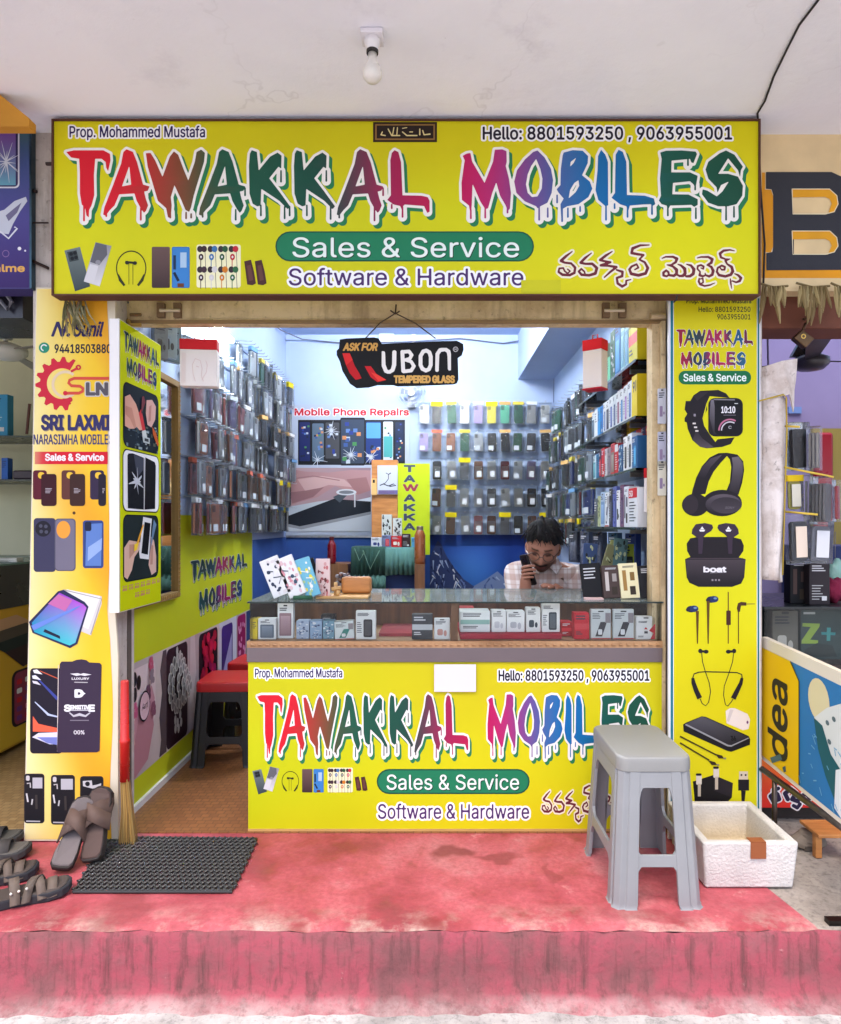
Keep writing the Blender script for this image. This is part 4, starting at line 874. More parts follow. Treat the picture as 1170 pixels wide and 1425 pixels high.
# ---------------- mirror ----------------
mi = thing('mirror', 'gold-framed mirror hung on the left wall behind the upright board', 'mirror', (XL, .35, .81))
m = MB(); y0, y1, z0, z1 = .12, .61, .80, 1.78; x0, x1 = XL+.004, XL+.026
for b in ((y0,y1,z0,z0+.028),(y0,y1,z1-.028,z1),(y0,y0+.028,z0+.028,z1-.028),(y1-.028,y1,z0+.028,z1-.028)):
    m.box(x0, x1, b[0], b[1], b[2], b[3], (150,116,56))
for k in range(24): m.box(x1, x1+.004, y0+.01+.02*k, y0+.018+.02*k, z0+.006, z0+.022, (190,150,80))
for k in range(47): m.box(x1, x1+.004, y1-.022, y1-.006, z0+.01+.02*k, z0+.018+.02*k, (176,136,70))
m.build('frame', 'matte', mi, bevel=.002)
MB().box(x0, x0+.006, y0+.028, y1-.028, z0+.028, z1-.028).build('mirror_glass', 'mirror', mi)

# ---------------- counter ----------------
CT = X(346), X(920); ZT = Z(837)
ct = thing('counter', 'shop counter with a yellow printed front and a glass display case on top', 'counter', ((CT[0]+CT[1])/2, .25, 0))
zs, zg = Z(901), Z(921)
MB().box(CT[0], CT[1], .012, .48, .02, zs, (150,120,90)).build('body', 'wood_brown', ct)
MB().box(CT[0]-.002, CT[1]+.002, 0, .012, .012, zg, YEL).build('front_panel', 'print', ct)
MB().box(CT[0]-.006, CT[1]+.003, -.008, .02, zg, zs, (112,98,100)).build('edge_band', 'plastic', ct, bevel=.002)
m = MB(); zt0, zt1 = zs, Z(892)
m.box(CT[0]-.006, CT[1]+.003, -.006, .49, zt0, zt1, (180,128,82))
k = CT[0]+.01
while k < CT[1]-.01: m.tube([(k, -.0065, (zt0+zt1)/2), (k+.014, -.0065, (zt0+zt1)/2-.002)], [.006, .004], (110,62,30), 6); k += .027
m.build('carved_moulding', 'wood_trim', ct)
MB().box(CT[0]-.002, CT[1]+.003, -.004, .0, .0, .0118, (206,160,96)).box(CT[0], CT[1], .0, .45, .0, .0118, (40,26,20)).build('plinth', 'matte', ct)
MB().box(CT[0], CT[1], .48, .495, zt1, ZT-.006, (170,120,84)).box(X(627), X(637), .006, .02, zt1, ZT-.006, (222,170,110)).box(CT[0], CT[0]+.01, .47, .48, zt1, ZT-.006, (150,110,70)).build('case_back', 'wood_brown', ct)
MB().box(CT[0]+.003, CT[1]-.001, .002, .006, zt1, ZT-.006).box(CT[0]+.003, CT[0]+.008, .007, .478, zt1, ZT-.006).box(CT[1]-.007, CT[1]-.002, .007, .478, zt1, ZT-.006).build('case_glass', 'glass', ct)
MB().box(CT[0]-.004, CT[1]+.006, -.006, .50, ZT-.006, ZT).build('glass_top', 'painted_sheen_glass', ct)
MB().box(CT[0]-.004, CT[1]+.006, -.0085, -.0065, ZT-.006, ZT, (24,40,38)).box(CT[0]-.004, CT[1]+.006, .5005, .502, ZT-.006, ZT, (120,150,140)).build('glass_edge', 'gloss', ct)
a = Art(*front(0))
a.quad_grad(346, 922, 918, 1154, lambda u, v: (213+6*math.cos(u/120), 208+5*math.sin(v/40), 16), 16, 6)
shop_face(a, (355,476,942.5,930.5), (694,903,947,933), (358,964,654,1058), (677,964,905,1058), (524,1070,737,1105), (538,722,1098.5,1078), (526,736,1139,1119), (753,1092,900,1146), (345.5,1059.5,6.62), 1.)
a.build('printed_front', ct)
a = MB().box(X(604,-.003), X(662,-.003), -.0105, -.009, Z(962,-.003), Z(924,-.003), (236,230,232))
a.build('paper_notice', 'print', label='blank white sheet of paper taped to the yellow counter front', cat='paper')

# ---------------- tube lights ----------------
for nm, c, ax in (('long lit white tube light on the left wall above the hanging cases', (-1.12, 1.0, 2.18), 1), ('lit white tube light on the shop ceiling, the one nearer the shutter lintel', (-.1, .55, 2.62), 0), ('lit white tube light on the shop ceiling, the one nearer the back wall', (-.1, 1.75, 2.62), 0)):
    t = thing('tube_light', nm, 'lamp', c, None if ax else 'ceiling tube lights')
    e = Vector((.5, 0, 0)) if ax == 0 else Vector((0, .33, 0)); c = Vector(c)
    if ax == 0: MB().box(c.x-.52, c.x+.52, c.y-.02, c.y+.02, c.z, c.z+.038, (240,240,240)).build('batten', 'gloss', t)
    else: MB().box(XL, c.x-.018, c.y-.36, c.y+.36, c.z-.02, c.z+.02, (240,240,240)).build('batten', 'gloss', t)
    MB().tube([c-e-Vector((0, 0, .016)), c+e-Vector((0, 0, .016))], .013, (250,250,250), 10).build('tube', 'tube_glow' if ax else 'ceiling_tube_glow', t, smooth=True)
# ceiling bulb
bl = thing('light_bulb', 'unlit white bulb in a ceiling holder above the yellow signboard', 'bulb', (X(517,-.56), -.56, 2.53))
bx, by_ = X(518,-.56), -.56
MB().prism([(bx+.045*math.cos(R(45+90*k)), by_+.045*math.sin(R(45+90*k))) for k in range(4)], lambda u, v: (u, v, 2.529), lambda u, v: (u, v, 2.515), (236,232,238)).build('ceiling_rose', 'gloss', bl, bevel=.003)
zb_f = lambda pr: [(r*.92, 2.53-(2.53-z)*.74) for r, z in pr]
MB().lathe(zb_f([(.026,2.515),(.024,2.49),(.018,2.482),(.018,2.462)]), (240,238,240), 18, cx=bx, cy=by_).build('holder', 'gloss', bl, smooth=True)
MB().lathe(zb_f([(.0185,2.468),(.0185,2.456)]), (50,46,44), 18, cx=bx, cy=by_).build('collar', 'matte', bl)
MB().lathe(zb_f([(.013,2.456),(.014,2.43),(.024,2.405),(.030,2.385),(.029,2.366),(.020,2.351),(.006,2.346)]), (238,234,226), 20, cx=bx, cy=by_).build('bulb_glass', 'gloss', bl, smooth=True)
m = MB(); zc = 2.527
pts = [(X(1185,-.79), -.79-.06), (X(1145,-.715), -.715), (X(1120,-.63), -.60), (X(1094,-.5), -.5), (X(1072,-.36), -.38), (X(1056,-.22), -.26), (X(1052,-.18), -.19)]
m.tube([(x, y, zc-.002*(k % 2)) for k, (x, y) in enumerate(pts)]+[P(1056,190,-.10), P(1058,260,-.075), P(1064,340,-.075), P(1062,400,-.075)], .0035, (40,36,40), 6)
m.build('cable', 'matte', label='thin black cable running across the ceiling and down beside the signboard', cat='cable', smooth=True)

# ---------------- hanging phone cases ----------------
def slab(mb, w, d, h, r, col, M=None, n=4, cy=0, cz=0, cx=0):
    pts = []
    for (sx, sz, t0) in ((1,1,0),(-1,1,90),(-1,-1,180),(1,-1,270)):
        for k in range(n+1): t = R(t0+90*k/n); pts.append((cx+sx*(w/2-r)+r*math.cos(t), cz+sz*(h/2-r)+r*math.sin(t)))
    return mb.prism(pts, lambda u, v: (u, cy-d/2, v), lambda u, v: (u, cy+d/2, v), col, M)
PK = [('black', (30,32,38)), ('charcoal', (62,66,76)), ('grey', (142,146,154)), ('brown', (142,84,54)), ('dark green', (40,104,80)), ('lilac', (172,156,216)), ('yellow', (222,206,40)), ('mint', (110,214,178)), ('white', (228,232,236)), ('peach', (250,160,120)), ('rose', (222,126,132)), ('navy', (36,62,146)), ('maroon', (146,34,46)), ('silver', (206,214,222))]
PROTO = {}
def pack(kind, var):
    k = (kind, var)
    if k in PROTO: return copy_tree(PROTO[k])
    nm, col = PK[kind]
    t = thing('phone_case_pack', nm, 'phone case')
    mb = MB(); w, h = .094, .185
    mb.box(-w/2, w/2, -.009, .009, -h-.008, -.022); mb.build('clear_bag', 'sleeve', t)
    mb = MB(); slab(mb, .070, .010, .146, .012, col, cz=-.112)
    if var != 2: slab(mb, .026, .004, .034, .006, tuple(q*.6+10 for q in col), cy=-.0065, cz=-.062, cx=-.018)
    else:
        slab(mb, .058, .002, .09, .004, tuple(min(255, q*.5+110) for q in col), cy=-.0058, cz=-.125)
    mb.build('phone_case', 'plastic', t, bevel=.002)
    if var == 1: MB().box(-w/2, w/2, -.0105, .0105, -.050, -.012, (226,206,20)).build('header_card', 'print', t)
    elif var == 0: MB().box(-w/2+.004, w/2-.004, -.0105, .0105, -.036, -.012, [(222,228,232),(236,190,120),(214,224,236),(230,120,90),(236,236,236),(120,170,220),(236,216,90)][(kind*3+1) % 7]).build('header_card', 'print', t)
    elif var == 2: MB().box(-.014, .022, -.0112, -.0095, -.165, -.118, (226,230,234)).build('price_tag', 'print', t)
    elif var == 3: MB().box(-.03, .01, -.0112, -.0095, -.175, -.140, (206,214,220)).build('price_tag', 'print', t)
    PROTO[k] = t; return t
def hang(kind, var, loc, rz, label, group):
    t = pack(kind, var); t.location = loc; t.rotation_euler = (0, R(rnd.uniform(-3, 3)), R(rz)); tag(t, label, None, group); return t
ROWN = ['top', 'second', 'third', 'fourth', 'lowest']
# back wall
BW = [[8,0,4,8,5,6,7,4,2,8],[5,3,3,4,13,0,0,4,1,0],[2,0,8,2,3,8,12,13,5,8],[8,3,2,8,13,1,8,8,0,0],[11,8,3,13,10,3,2,0,3,0]]
rails = thing('wall_rack', 'white slotted rack of hooks for phone cases across the back wall', 'rack', (.4, YB, 1.2))
cols = [590, 608, 627.5, 646.5, 665.5, 684, 702.5, 721, 740, 758.5]; rows = [559, 598, 637, 675, 713]; YK = 2.92
for j, py in enumerate(rows):
    mb = MB().box(X(583,YB), X(768,YB), YB-.008, YB-.0005, Z(py,YK)-.001, Z(py,YK)+.009, (176,194,226))
    for i, px in enumerate(cols):
        if not (j > 1 and i == 0): mb.tube([(X(px,YK), YB-.012, Z(py,YK)+.004), (X(px,YK), YK-.03, Z(py,YK)-.002), (X(px,YK), YK-.036, Z(py,YK)+.006)], .0022, (200,204,210), 5)
    mb.build('hook_rail', 'plastic', rails)
    for i, px in enumerate(cols):
        if j > 1 and i == 0: continue
        kd = BW[j][i]; var = 1 if (j, i) in ((0,1),(2,3),(3,2),(4,2),(4,6),(4,9),(0,5)) else (rnd.choice([0,3]) if j < 2 else rnd.choice([2,2,3]))
        hang(kd, var, (X(px,YK), YK, Z(py,YK)+.012), rnd.uniform(-7, 7), f"{PK[kd][0]} bagged phone case, {ORD[i]} from left, {ROWN[j]} row of the back wall", 'phone cases hanging on the back wall')
# left wall
lr = thing('wall_rack', 'hook rack holding rows of bagged phone cases along the left wall', 'rack', (XL, 1.8, 1.2))
hz = [2.02, 1.83, 1.64, 1.45, 1.26]; cl = [.70+.0735*k for k in range(30)]
for j, z in enumerate(hz+[2.21]):
    mb = MB().box(XL+.0005, XL+.010, .66 if j < 5 else 1.45, 2.85, z-.002, z+.010, (176,194,226))
    for i, y in enumerate(cl if j < 5 else cl[11:]): mb.tube([(XL+.012, y, z+.004), (XL+.115, y, z-.002), (XL+.12, y, z+.006)], .0022, (200,204,210), 5)
    mb.build('hook_rail', 'metal', lr)
    for i, y in enumerate(cl):
        if j == 5 and i < 11: continue
        near = i < 12
        pal = [[13,1,2,13,0,8],[0,10,12,8,5,10,13],[10,9,3,5,8,12,9],[9,10,2,8,9,1,13],[9,9,10,8,9,13,12],[13,2,8,1,4]][j] if near else [[13,8,2,13,12],[0,13,2,8,4],[8,2,13,8,1],[0,5,13,3,8],[2,1,12,13,2],[13,2,8,1,4]][j]
        kd = rnd.choice(pal); var = 1 if (j > 2 and i in (23, 27)) else rnd.choice([0,3,3])
        hang(kd, var, (XL+.062+rnd.uniform(-.03, .035), y, z+.012), 90+rnd.uniform(-15, 18), f"{PK[kd][0]} bagged phone case, {ORD[i]} from the doorway, {ROWN[j] if j < 5 else 'short uppermost'} row of the left wall", 'phone cases hanging on the left wall')
# right wall, behind the shelves
rr_ = thing('wall_rack', 'hook rack of dark phone cases on the right wall near the back corner', 'rack', (XR, 2.1, 1.2))
cr = [1.40+.112*k for k in range(13)]
for j, z in enumerate([1.98, 1.77, 1.56, 1.36, 1.17]):
    mb = MB().box(XR-.012, XR-.0005, 1.34, 2.86, z-.006, z+.014, (150,156,166))
    for y in cr: mb.tube([(XR-.012, y, z+.004), (XR-.11, y, z-.002), (XR-.115, y, z+.006)], .0022, (200,204,210), 5)
    mb.build('hook_rail', 'metal', rr_)
    for i, y in enumerate(cr):
        kd = rnd.choice([0,0,1,1,2,4,12,13,11]); var = 1 if j == 4 and i in (3, 7) else rnd.choice([0,3,3])
        hang(kd, var, (XR-.06+rnd.uniform(-.03, .02), y, z+.012), -90+rnd.uniform(-28, 28), f"{PK[kd][0]} bagged phone case, {ORD[i]} from the shelves, {ROWN[j]} row of the right wall", 'phone cases hanging on the right wall')

# ---------------- boxes and cartons ----------------
def carton(label, cat, loc, size, col, style='plain', c2=(60,60,70), rz=0, rx=0, ry=0, group=None, name='retail_box', mat='print', seed=0, c3=None):
    w, d, h = size; t = thing(name, label, cat, (0, 0, 0), group)
    MB().box(-w/2, w/2, -d/2, d/2, 0, h, col).build('carton', mat, t, bevel=min(.0025, d/4))
    r = random.Random(seed+len(label)); a = Art(lambda u, v: ((u-.5)*w, -d/2, (1-v)*h), (0, -1, 0), dz=.0004, base=2)
    dark = sum(col) < 300; ink = (220,220,224) if dark else (60,60,70); asp = w/h; c3 = c3 or ink
    if style == 'phone': a.rrect(.38, .30, .82, .92, .08, c2, asp=asp); a.rrect(.44, .36, .76, .86, .05, tuple(min(255, q+40) for q in c2), asp=asp); a.marks(.08, .08, .7, .2, 3, ink, .5, r.random()); a.marks(.06, .4, .32, .8, 6, c3, .4, r.random())
    elif style == 'band': a.rect(.015, .012, .985, .26, c2); a.marks(.1, .36, .9, .9, 7, c3, .35, r.random()); a.text('5G', .12, .5, .22, .08, (236,236,236), .03)
    elif style == 'window': a.rrect(.12, .28, .88, .92, .06, c2, asp=asp); a.quad_grad(.2, .36, .8, .86, lambda u, v: tuple(min(255, q+60*(1-v)) for q in c2), 1, 3); a.rrect(.38, .05, .62, .09, .02, (40,40,44), asp=asp); a.marks(.14, .13, .7, .24, 2, ink, .5, r.random())
    elif style == 'tilt': a.poly([(.48,.42),(.8,.42),(.56,.9),(.22,.9)], c2); a.rrect(.36, .66, .56, .84, .05, (236,236,238), asp=asp); a.rrect(.36, .05, .64, .09, .02, (50,50,54), asp=asp); a.marks(.08, .14, .6, .34, 4, c3, .4, r.random()); a.rect(.72, .12, .97, .45, (150,140,144)); a.rect(.015, .95, .985, .985, (200,80,70))
    elif style == 'pattern':
        for k in range(22): a.ell(r.uniform(.12,.88), r.uniform(.06,.94), r.uniform(.05,.11), r.uniform(.03,.06), r.choice([c2, c3, tuple((p+q)/2 for p, q in zip(c2, col))]), 10)
        a.line([(.2,.3),(.5,.36),(.4,.5),(.8,.55),(.55,.7)], .03, c3)
    elif style == 'buds': a.rrect(.2, .5, .55, .8, .1, c2, asp=asp); a.ell(.7, .7, .1, .12*asp*1.6, c2, 14); a.marks(.1, .12, .8, .3, 3, ink, .45, r.random()); a.rrect(.36, .03, .64, .075, .02, (60,60,64), asp=asp)
    elif style == 'stripe': a.rect(.015, .4, .985, .62, c2); a.marks(.1, .1, .8, .3, 2, ink, .5, r.random()); a.marks(.1, .7, .6, .85, 2, c3, .5, r.random())
    elif style == 'charger': a.poly([(.985,.3),(.985,.985),(.72,.985),(.9,.72),(.66,.62)], c2); a.rrect(.38, .04, .64, .09, .02, (50,50,54), asp=asp); a.marks(.12, .2, .6, .3, 2, ink, .5); a.poly([(.4,.56),(.5,.46),(.6,.56)], c2); a.rect(.42, .64, .6, .74, (70,66,70)); a.marks(.1, .84, .4, .92, 2, ink, .5)
    elif style == 'text': a.marks(.12, .1, .8, .26, 3, ink, .45, r.random()); a.marks(.12, .55, .75, .92, 6, c3, .35, r.random()); a.rect(.6, .8, .84, .9, (230,230,230))
    elif style == 'two': a.rect(.16, .2, .36, .78, c2); a.rect(.56, .26, .8, .5, tuple(q*.8 for q in c2)); a.rect(.5, .66, .8, .9, (60,50,40)); a.marks(.2, .08, .85, .14, 2, ink, .5)
    elif style == 'nine': a.rect(.015,.012,.985,.985,c2); a.text('9i', .25, .8, .38, .16, (40,40,44), .04)
    else: a.marks(.14, .14, .8, .5, 4, ink, .35, r.random())
    a.build('printed_face', t, mat)
    t.location = loc; t.rotation_euler = (R(rx), R(ry), R(rz)); return t

# display case contents (standing on the case floor)
zf = Z(892)
def incase(px0, px1, pyt, Y, d, *a, **k):
    x0, x1 = X(px0, Y), X(px1, Y); h = Z(pyt, Y)-zf; dz = k.pop('dz', 0)
    return carton(a[0], a[1], ((x0+x1)/2, Y+d/2, zf+.0005+dz), (x1-x0, d, h-dz), *a[2:], **k)
incase(351, 358, 862, .03, .07, 'yellow box at the far left end of the glass case', 'box', (236,206,40), 'plain')
incase(359, 384, 861, .03, .04, 'white box with a grey-blue window, second from the left in the glass case', 'box', (236,236,236), 'window', (96,108,124))
incase(386, 408, 839.5, .05, .03, 'tall white box with a pinkish phone window standing in the glass case', 'box', (238,238,238), 'window', (150,116,124))
for k, (p0, p1) in enumerate(((412,430),(431,448),(449,465))): incase(p0, p1, 864, .04, .05, 'blue patterned pouch, %s of three beside the tall white box' % ORD[k], 'pouch', ((176,190,214),(150,176,206),(120,160,180))[k], 'pattern', (70,84,120), c3=(226,230,236), group='patterned pouches in the glass case')
incase(446, 466, 856, .12, .05, 'black box standing behind the patterned pouches', 'box', (30,30,36), 'plain')
incase(466, 493, 865, .03, .05, 'white box with a teal picture leaning beside the patterned pouches', 'box', (226,232,230), 'tilt', (40,130,120), ry=-3)
incase(495, 523, 850, .03, .025, 'white hanging pack with black charger print in the left half of the case', 'pack', (240,240,238), 'phone', (34,32,36))
incase(573, 602, 855, .03, .04, 'dark grey pack with a black clip, left of the case divider', 'pack', (64,66,72), 'stripe', (206,208,212))
incase(604, 626, 861, .03, .03, 'white box with a cable picture just left of the case divider', 'box', (240,240,240), 'buds', (206,150,140))
box('red_pad', 'fabric', (X(524),X(572),.10,.36,zf+.0005,zf+.012), (176,60,70), label='dark red cloth strip lying flat in the left half of the case', cat='cloth')
box('red_cloth_step', 'fabric', (X(640,.03),X(782,.03),.03,.34,zf+.0005,zf+.022), (196,30,60), label='crimson cloth-covered step under the white boxes in the case', cat='step', bevel=.004)
incase(640, 682, 851, .06, .10, 'stack of flat white boxes with teal lines on the crimson step', 'box', (236,240,240), 'stripe', (150,190,180), dz=.0225)
incase(640, 660, 846, .20, .08, 'red box lying at the back of the case behind the flat white boxes', 'box', (206,40,50), 'plain', dz=.0225)
incase(684, 704, 850, .06, .06, 'small white cube box, first on the crimson step', 'box', (240,240,240), 'buds', (206,206,212), dz=.0225)
incase(705, 730, 851, .06, .06, 'small white cube box, second on the crimson step', 'box', (244,244,244), 'buds', (196,196,204), dz=.0225)
incase(732, 752, 846, .06, .04, 'white earbuds pack with a dark case picture on the crimson step', 'pack', (240,240,238), 'buds', (66,76,86), dz=.0225)
incase(754, 779, 840, .06, .03, 'tall white power bank pack with two dark devices on the crimson step', 'pack', (242,242,240), 'phone', (50,58,66), dz=.0225)
incase(781, 797, 866, .10, .07, 'low red box behind the scarlet box in the case', 'box', (190,24,36), 'stripe', (226,50,60))
incase(799, 820, 853, .03, .05, 'scarlet box with a black oval picture in the right half of the case', 'box', (214,36,50), 'stripe', (224,60,70))
incase(822, 850, 848, .03, .02, 'grey and white cable pack standing right of the scarlet box', 'pack', (216,220,220), 'tilt', (60,58,64))
incase(853, 882, 848, .03, .02, 'grey and white cable pack left of the last red-cornered pack', 'pack', (216,220,220), 'tilt', (60,58,64))
incase(885, 912, 858, .03, .03, 'white pack with a red corner at the right end of the case', 'pack', (240,238,236), 'charger', (206,40,50))
box('brown_board', 'wood_brown', (X(432,.3),X(626,.3),.40,.41,zf+.0005,ZT-.012), label='brown board leaning inside the back of the left half case', cat='board')

# on the counter top
zc = ZT+.0005
def ontop(px0, px1, pyt, Y, d, label, cat, *a, **k):
    x0, x1 = X(px0, Y), X(px1, Y); zb_ = zc; h = Z(pyt, Y)-zb_
    return carton(label, cat, ((x0+x1)/2, Y+d/2, zb_+.001), (x1-x0, d, h/math.cos(R(k.get('rx', 0)))), *a, **k)
# patterned case boards leaning back to the left
for (p0, w, yt, Y, cc, st, c2, c3, lb, ry) in ((367, 27, 781, .06, (238,238,238), 'pattern', (226,220,220), (60,70,90), 'white phone case board with doodles at the left end of the counter top', -22), (389, 25, 779, .06, (240,240,238), 'pattern', (222,150,160), (70,90,110), 'white phone case board with pink doodles leaning on the counter top', -22), (415, 21, 779, .07, (120,190,214), 'pattern', (240,226,80), (246,246,240), 'sky-blue phone case board with yellow flowers leaning on the counter top', -18), (424, 18, 781, .14, (26,24,28), 'plain', (40,40,44), None, 'black phone case board behind the sky-blue one on the counter', -20)):
    x = X(p0+w/2, Y); h = (Z(yt, Y)-zc)/math.cos(R(ry)); dx = math.sin(R(-ry))*h
    carton(lb, 'phone case', (x+dx*.55+.004, Y, zc+.003+abs(math.sin(R(ry)))*X(CX+w/2, Y)), (X(CX+w, Y), .012, h*.96), cc, st, c2, rz=0, ry=ry, name='case_board', c3=c3)
ontop(439, 459, 778, .10, .012, 'pink doodled phone case standing upright on the wooden stand', 'phone case', (236,206,200), 'pattern', (206,120,120), name='case_board', c3=(120,60,60))
st = thing('wooden_stand', 'small pale wooden phone stand with a round opening on the counter', 'stand', P(475, 830, .12))
m = MB(); x0, x1 = X(440,.1), X(513,.1)
m.box(x0, x1, .08, .22, zc, zc+.010, (226,180,110)); m.build('base', 'wood_pale', st, bevel=.002)
MB().box(X(474,.16), X(516,.16), .17, .22, zc+.0105, Z(803,.17), (206,150,90)).build('tray', 'wood_orange', st, bevel=.012)
m = MB(); m.tube([(X(467,.12),.12,zc+.0105),(X(467,.12),.12,zc+.06)], .007, (226,180,110)); m.tube([(X(462,.12),.11,zc+.034),(X(475,.12),.11,zc+.040)], .008, (214,170,100)); m.tube([(X(470,.12),.105,zc+.0105),(X(472,.12),.105,zc+.03)], .008, (230,190,130)); m.build('post', 'wood_pale', st, smooth=True)
m = MB(); r_ = random.Random(2)
cx, cyy = X(476,.24), .26
for k in range(30): m.ellipsoid((cx+r_.uniform(-.03,.03), cyy+r_.uniform(-.015,.02), zc+.006+r_.uniform(.03,.075)), (.009,.008,.009), r_.choice([(150,150,156),(90,90,100),(110,80,70)]), 6, 4)
m.box(cx-.034, cx+.034, cyy-.02, cyy+.025, zc, zc+.04, (110,112,120)); m.build('trinket_jar', 'gloss', label='clear tub of small silvery trinkets behind the wooden stand', cat='tub')
MB().tube([(X(408,.05),.05,zc+.008),(X(434,.05),.055,zc+.008)], .008, (60,110,80), 8).build('green_pouch', 'fabric', label='small rolled green pouch beside the doodled case boards', cat='pouch', smooth=True)
ontop(812, 840, 785, .10, .012, 'black smartphone box leaning at the left of the four on the counter', 'box', (16,16,20), 'plain', (40,40,46), rx=-12, ry=-4)
box('pink_strip', 'print', (X(815,.05),X(840,.05),.05,.09,zc,zc+.006), (232,196,190), label='pale pink box lying flat in front of the black smartphone box', cat='box')
ontop(840, 865, 788, .09, .02, 'dark brown screen protector pack leaning beside the cream one', 'pack', (78,62,58), 'two', (206,196,190), rx=-10, ry=-2)
ontop(865, 891, 785, .08, .02, 'cream screen protector pack leaning between two dark packs', 'pack', (246,236,190), 'two', (170,130,70), rx=-10, ry=-3)
ontop(893, 915, 788, .09, .02, 'matt black pack with a tiny white mark at the right end of the counter', 'pack', (40,40,44), 'text', (40,40,44), rx=-10, ry=-3, c3=(44,44,48))
ontop(905, 921, 766, .20, .012, 'pale green phone case pack standing behind the black pack', 'pack', (150,186,160), 'window', (120,150,150), rx=-6, ry=5)
for k, (px, py, c, lb, ry) in enumerate(((838, 757, (130,128,90), 'olive patterned case bundle leaning behind the counter packs', 18), (848, 752, (150,150,90), 'yellow-green printed case pack leaning in the right corner', 14), (860, 750, (90,120,120), 'teal printed case pack beside the yellow-green one', 6), (878, 758, (150,160,50), 'black and lime cable pack hanging low by the right wall', 0), (820, 757, (60,80,120), 'blue printed case pack at the left of the corner bundle', 4))):
    x0, w = X(px, .42), .06; carton(lb, 'pack', (x0, .44+.03*(k % 2), ZT+.002), (w, .014, Z(py, .42)-ZT), c, 'pattern' if k != 3 else 'window', (40,44,40), ry=ry, rx=-4, c3=(190,196,150))

# ---------------- right wall shelves and their boxes ----------------
SX = .80; SHZ = [1.777, 1.556, 1.352, 1.118]; SN = ['top', 'second', 'third', 'lowest']
for j, z in enumerate(SHZ):
    t = thing('glass_shelf', 'glass shelf on the right wall, %s of four' % SN[j], 'shelf', (SX+.09, .7, z))
    MB().box(SX, XR-.0005, .16, 1.28, z-.008, z, (150,170,170)).build('shelf_board', 'glass', t)
    MB().box(SX-.0025, SX-.0005, .16, 1.28, z-.009, z+.001, (40,56,58)).build('front_edge', 'gloss', t)
    for yb in (.3, 1.1): MB().box(SX+.02, XR-.0005, yb, yb+.012, z-.026, z-.0085, (150,150,150)).build('bracket', 'metal', t)
def shelf_row(j, items, dx=0, dz=0, y0=.18):
    y = y0
    for k, (w, h, c, s, c2, nm) in enumerate(items):
        d = .045; carton('%s, %s from the doorway, %s right-wall shelf%s' % (nm, ORD[k], SN[j], ', back row' if dx else ''), 'box', (SX+.012+d/2+dx, y+w/2, SHZ[j]+.001+dz), (w-.003, d, h), c, s, c2, rz=-90, group='boxes on the right wall shelves', seed=k+9*j); y += w
Wt = (226,230,234)
shelf_row(1, [(.075,.17,(214,190,20),'nine',(226,200,20),'tall yellow box'),(.06,.16,Wt,'phone',(60,90,150),'white phone box'),(.06,.155,Wt,'phone',(150,110,170),'white phone box with mauve picture'),(.055,.15,Wt,'phone',(40,110,170),'white phone box with blue picture'),(.06,.15,Wt,'phone',(120,60,90),'white phone box with plum picture'),(.055,.15,(206,214,220),'phone',(60,70,110),'pale phone box'),(.06,.15,Wt,'phone',(70,90,160),'white phone box with indigo picture'),(.055,.145,Wt,'window',(60,60,80),'white windowed box'),(.06,.145,Wt,'phone',(90,110,150),'white phone box with slate picture'),(.05,.14,(40,120,190),'text',(30,90,160),'bright blue box'),(.055,.14,(60,150,210),'plain',(30,90,160),'sky-blue box'),(.06,.14,Wt,'plain',(90,110,150),'plain white box'),(.06,.135,(214,226,230),'window',(70,90,110),'pale windowed box')])
shelf_row(2, [(.075,.13,(40,90,140),'phone',(60,140,190),'blue phone box'),(.06,.15,Wt,'phone',(30,34,44),'white phone box with black picture'),(.065,.145,(236,236,236),'phone',(34,34,40),'white box with dark phone'),(.075,.12,(40,80,120),'pattern',(120,170,200),'navy printed box'),(.055,.13,(196,36,46),'band',(226,220,220),'red box'),(.07,.14,(190,60,64),'window',(130,120,110),'red windowed box'),(.06,.13,(150,130,136),'phone',(100,90,104),'mauve phone box'),(.05,.13,(200,196,200),'text',(130,120,130),'light grey box'),(.06,.14,(196,30,40),'text',(226,200,200),'crimson box'),(.05,.13,(60,40,70),'phone',(200,60,70),'dark purple box'),(.055,.12,(40,110,150),'plain',(226,200,200),'teal box'),(.06,.12,(200,216,220),'window',(90,150,160),'pale aqua box')])
shelf_row(2, [(.07,.10,(196,50,60),'pattern',(220,140,60),'red and orange box'),(.06,.10,(60,50,90),'phone',(200,60,60),'dark indigo box'),(.07,.10,(214,70,70),'plain',(226,226,226),'coral box'),(.08,.10,(60,110,180),'plain',(226,226,226),'blue box'),(.06,.14,(214,180,30),'text',(226,226,226),'yellow box'),(.09,.12,(70,50,56),'phone',(120,60,60),'maroon phone box'),(.09,.10,(190,200,206),'tilt',(60,70,80),'silver box')], dx=.06, dz=.08, y0=.2)
MB().box(SX+.06, XR-.01, .2, .75, SHZ[2]+.001, SHZ[2]+.078, (150,140,130)).build('storage_box', 'print', label='long flat carton under the back row on the third right-wall shelf', cat='box')
shelf_row(3, [(.12,.16,(232,232,234),'band',(200,30,44),'large white and red box'),(.07,.17,(226,226,230),'two',(50,50,70),'white camera box'),(.06,.18,(120,80,110),'phone',(80,60,90),'plum phone box'),(.055,.16,(232,232,234),'buds',(40,44,60),'white earbuds box'),(.065,.18,(96,106,170),'phone',(70,80,140),'violet phone box'),(.06,.175,(40,42,54),'phone',(70,74,90),'black phone box'),(.075,.16,(230,234,238),'tilt',(90,90,110),'white cable box'),(.08,.165,(170,190,214),'window',(120,150,190),'pale blue bag'),(.06,.15,(190,196,150),'pattern',(140,150,80),'olive printed pack'),(.07,.14,(80,86,90),'plain',(140,150,80),'dark grey pack')])
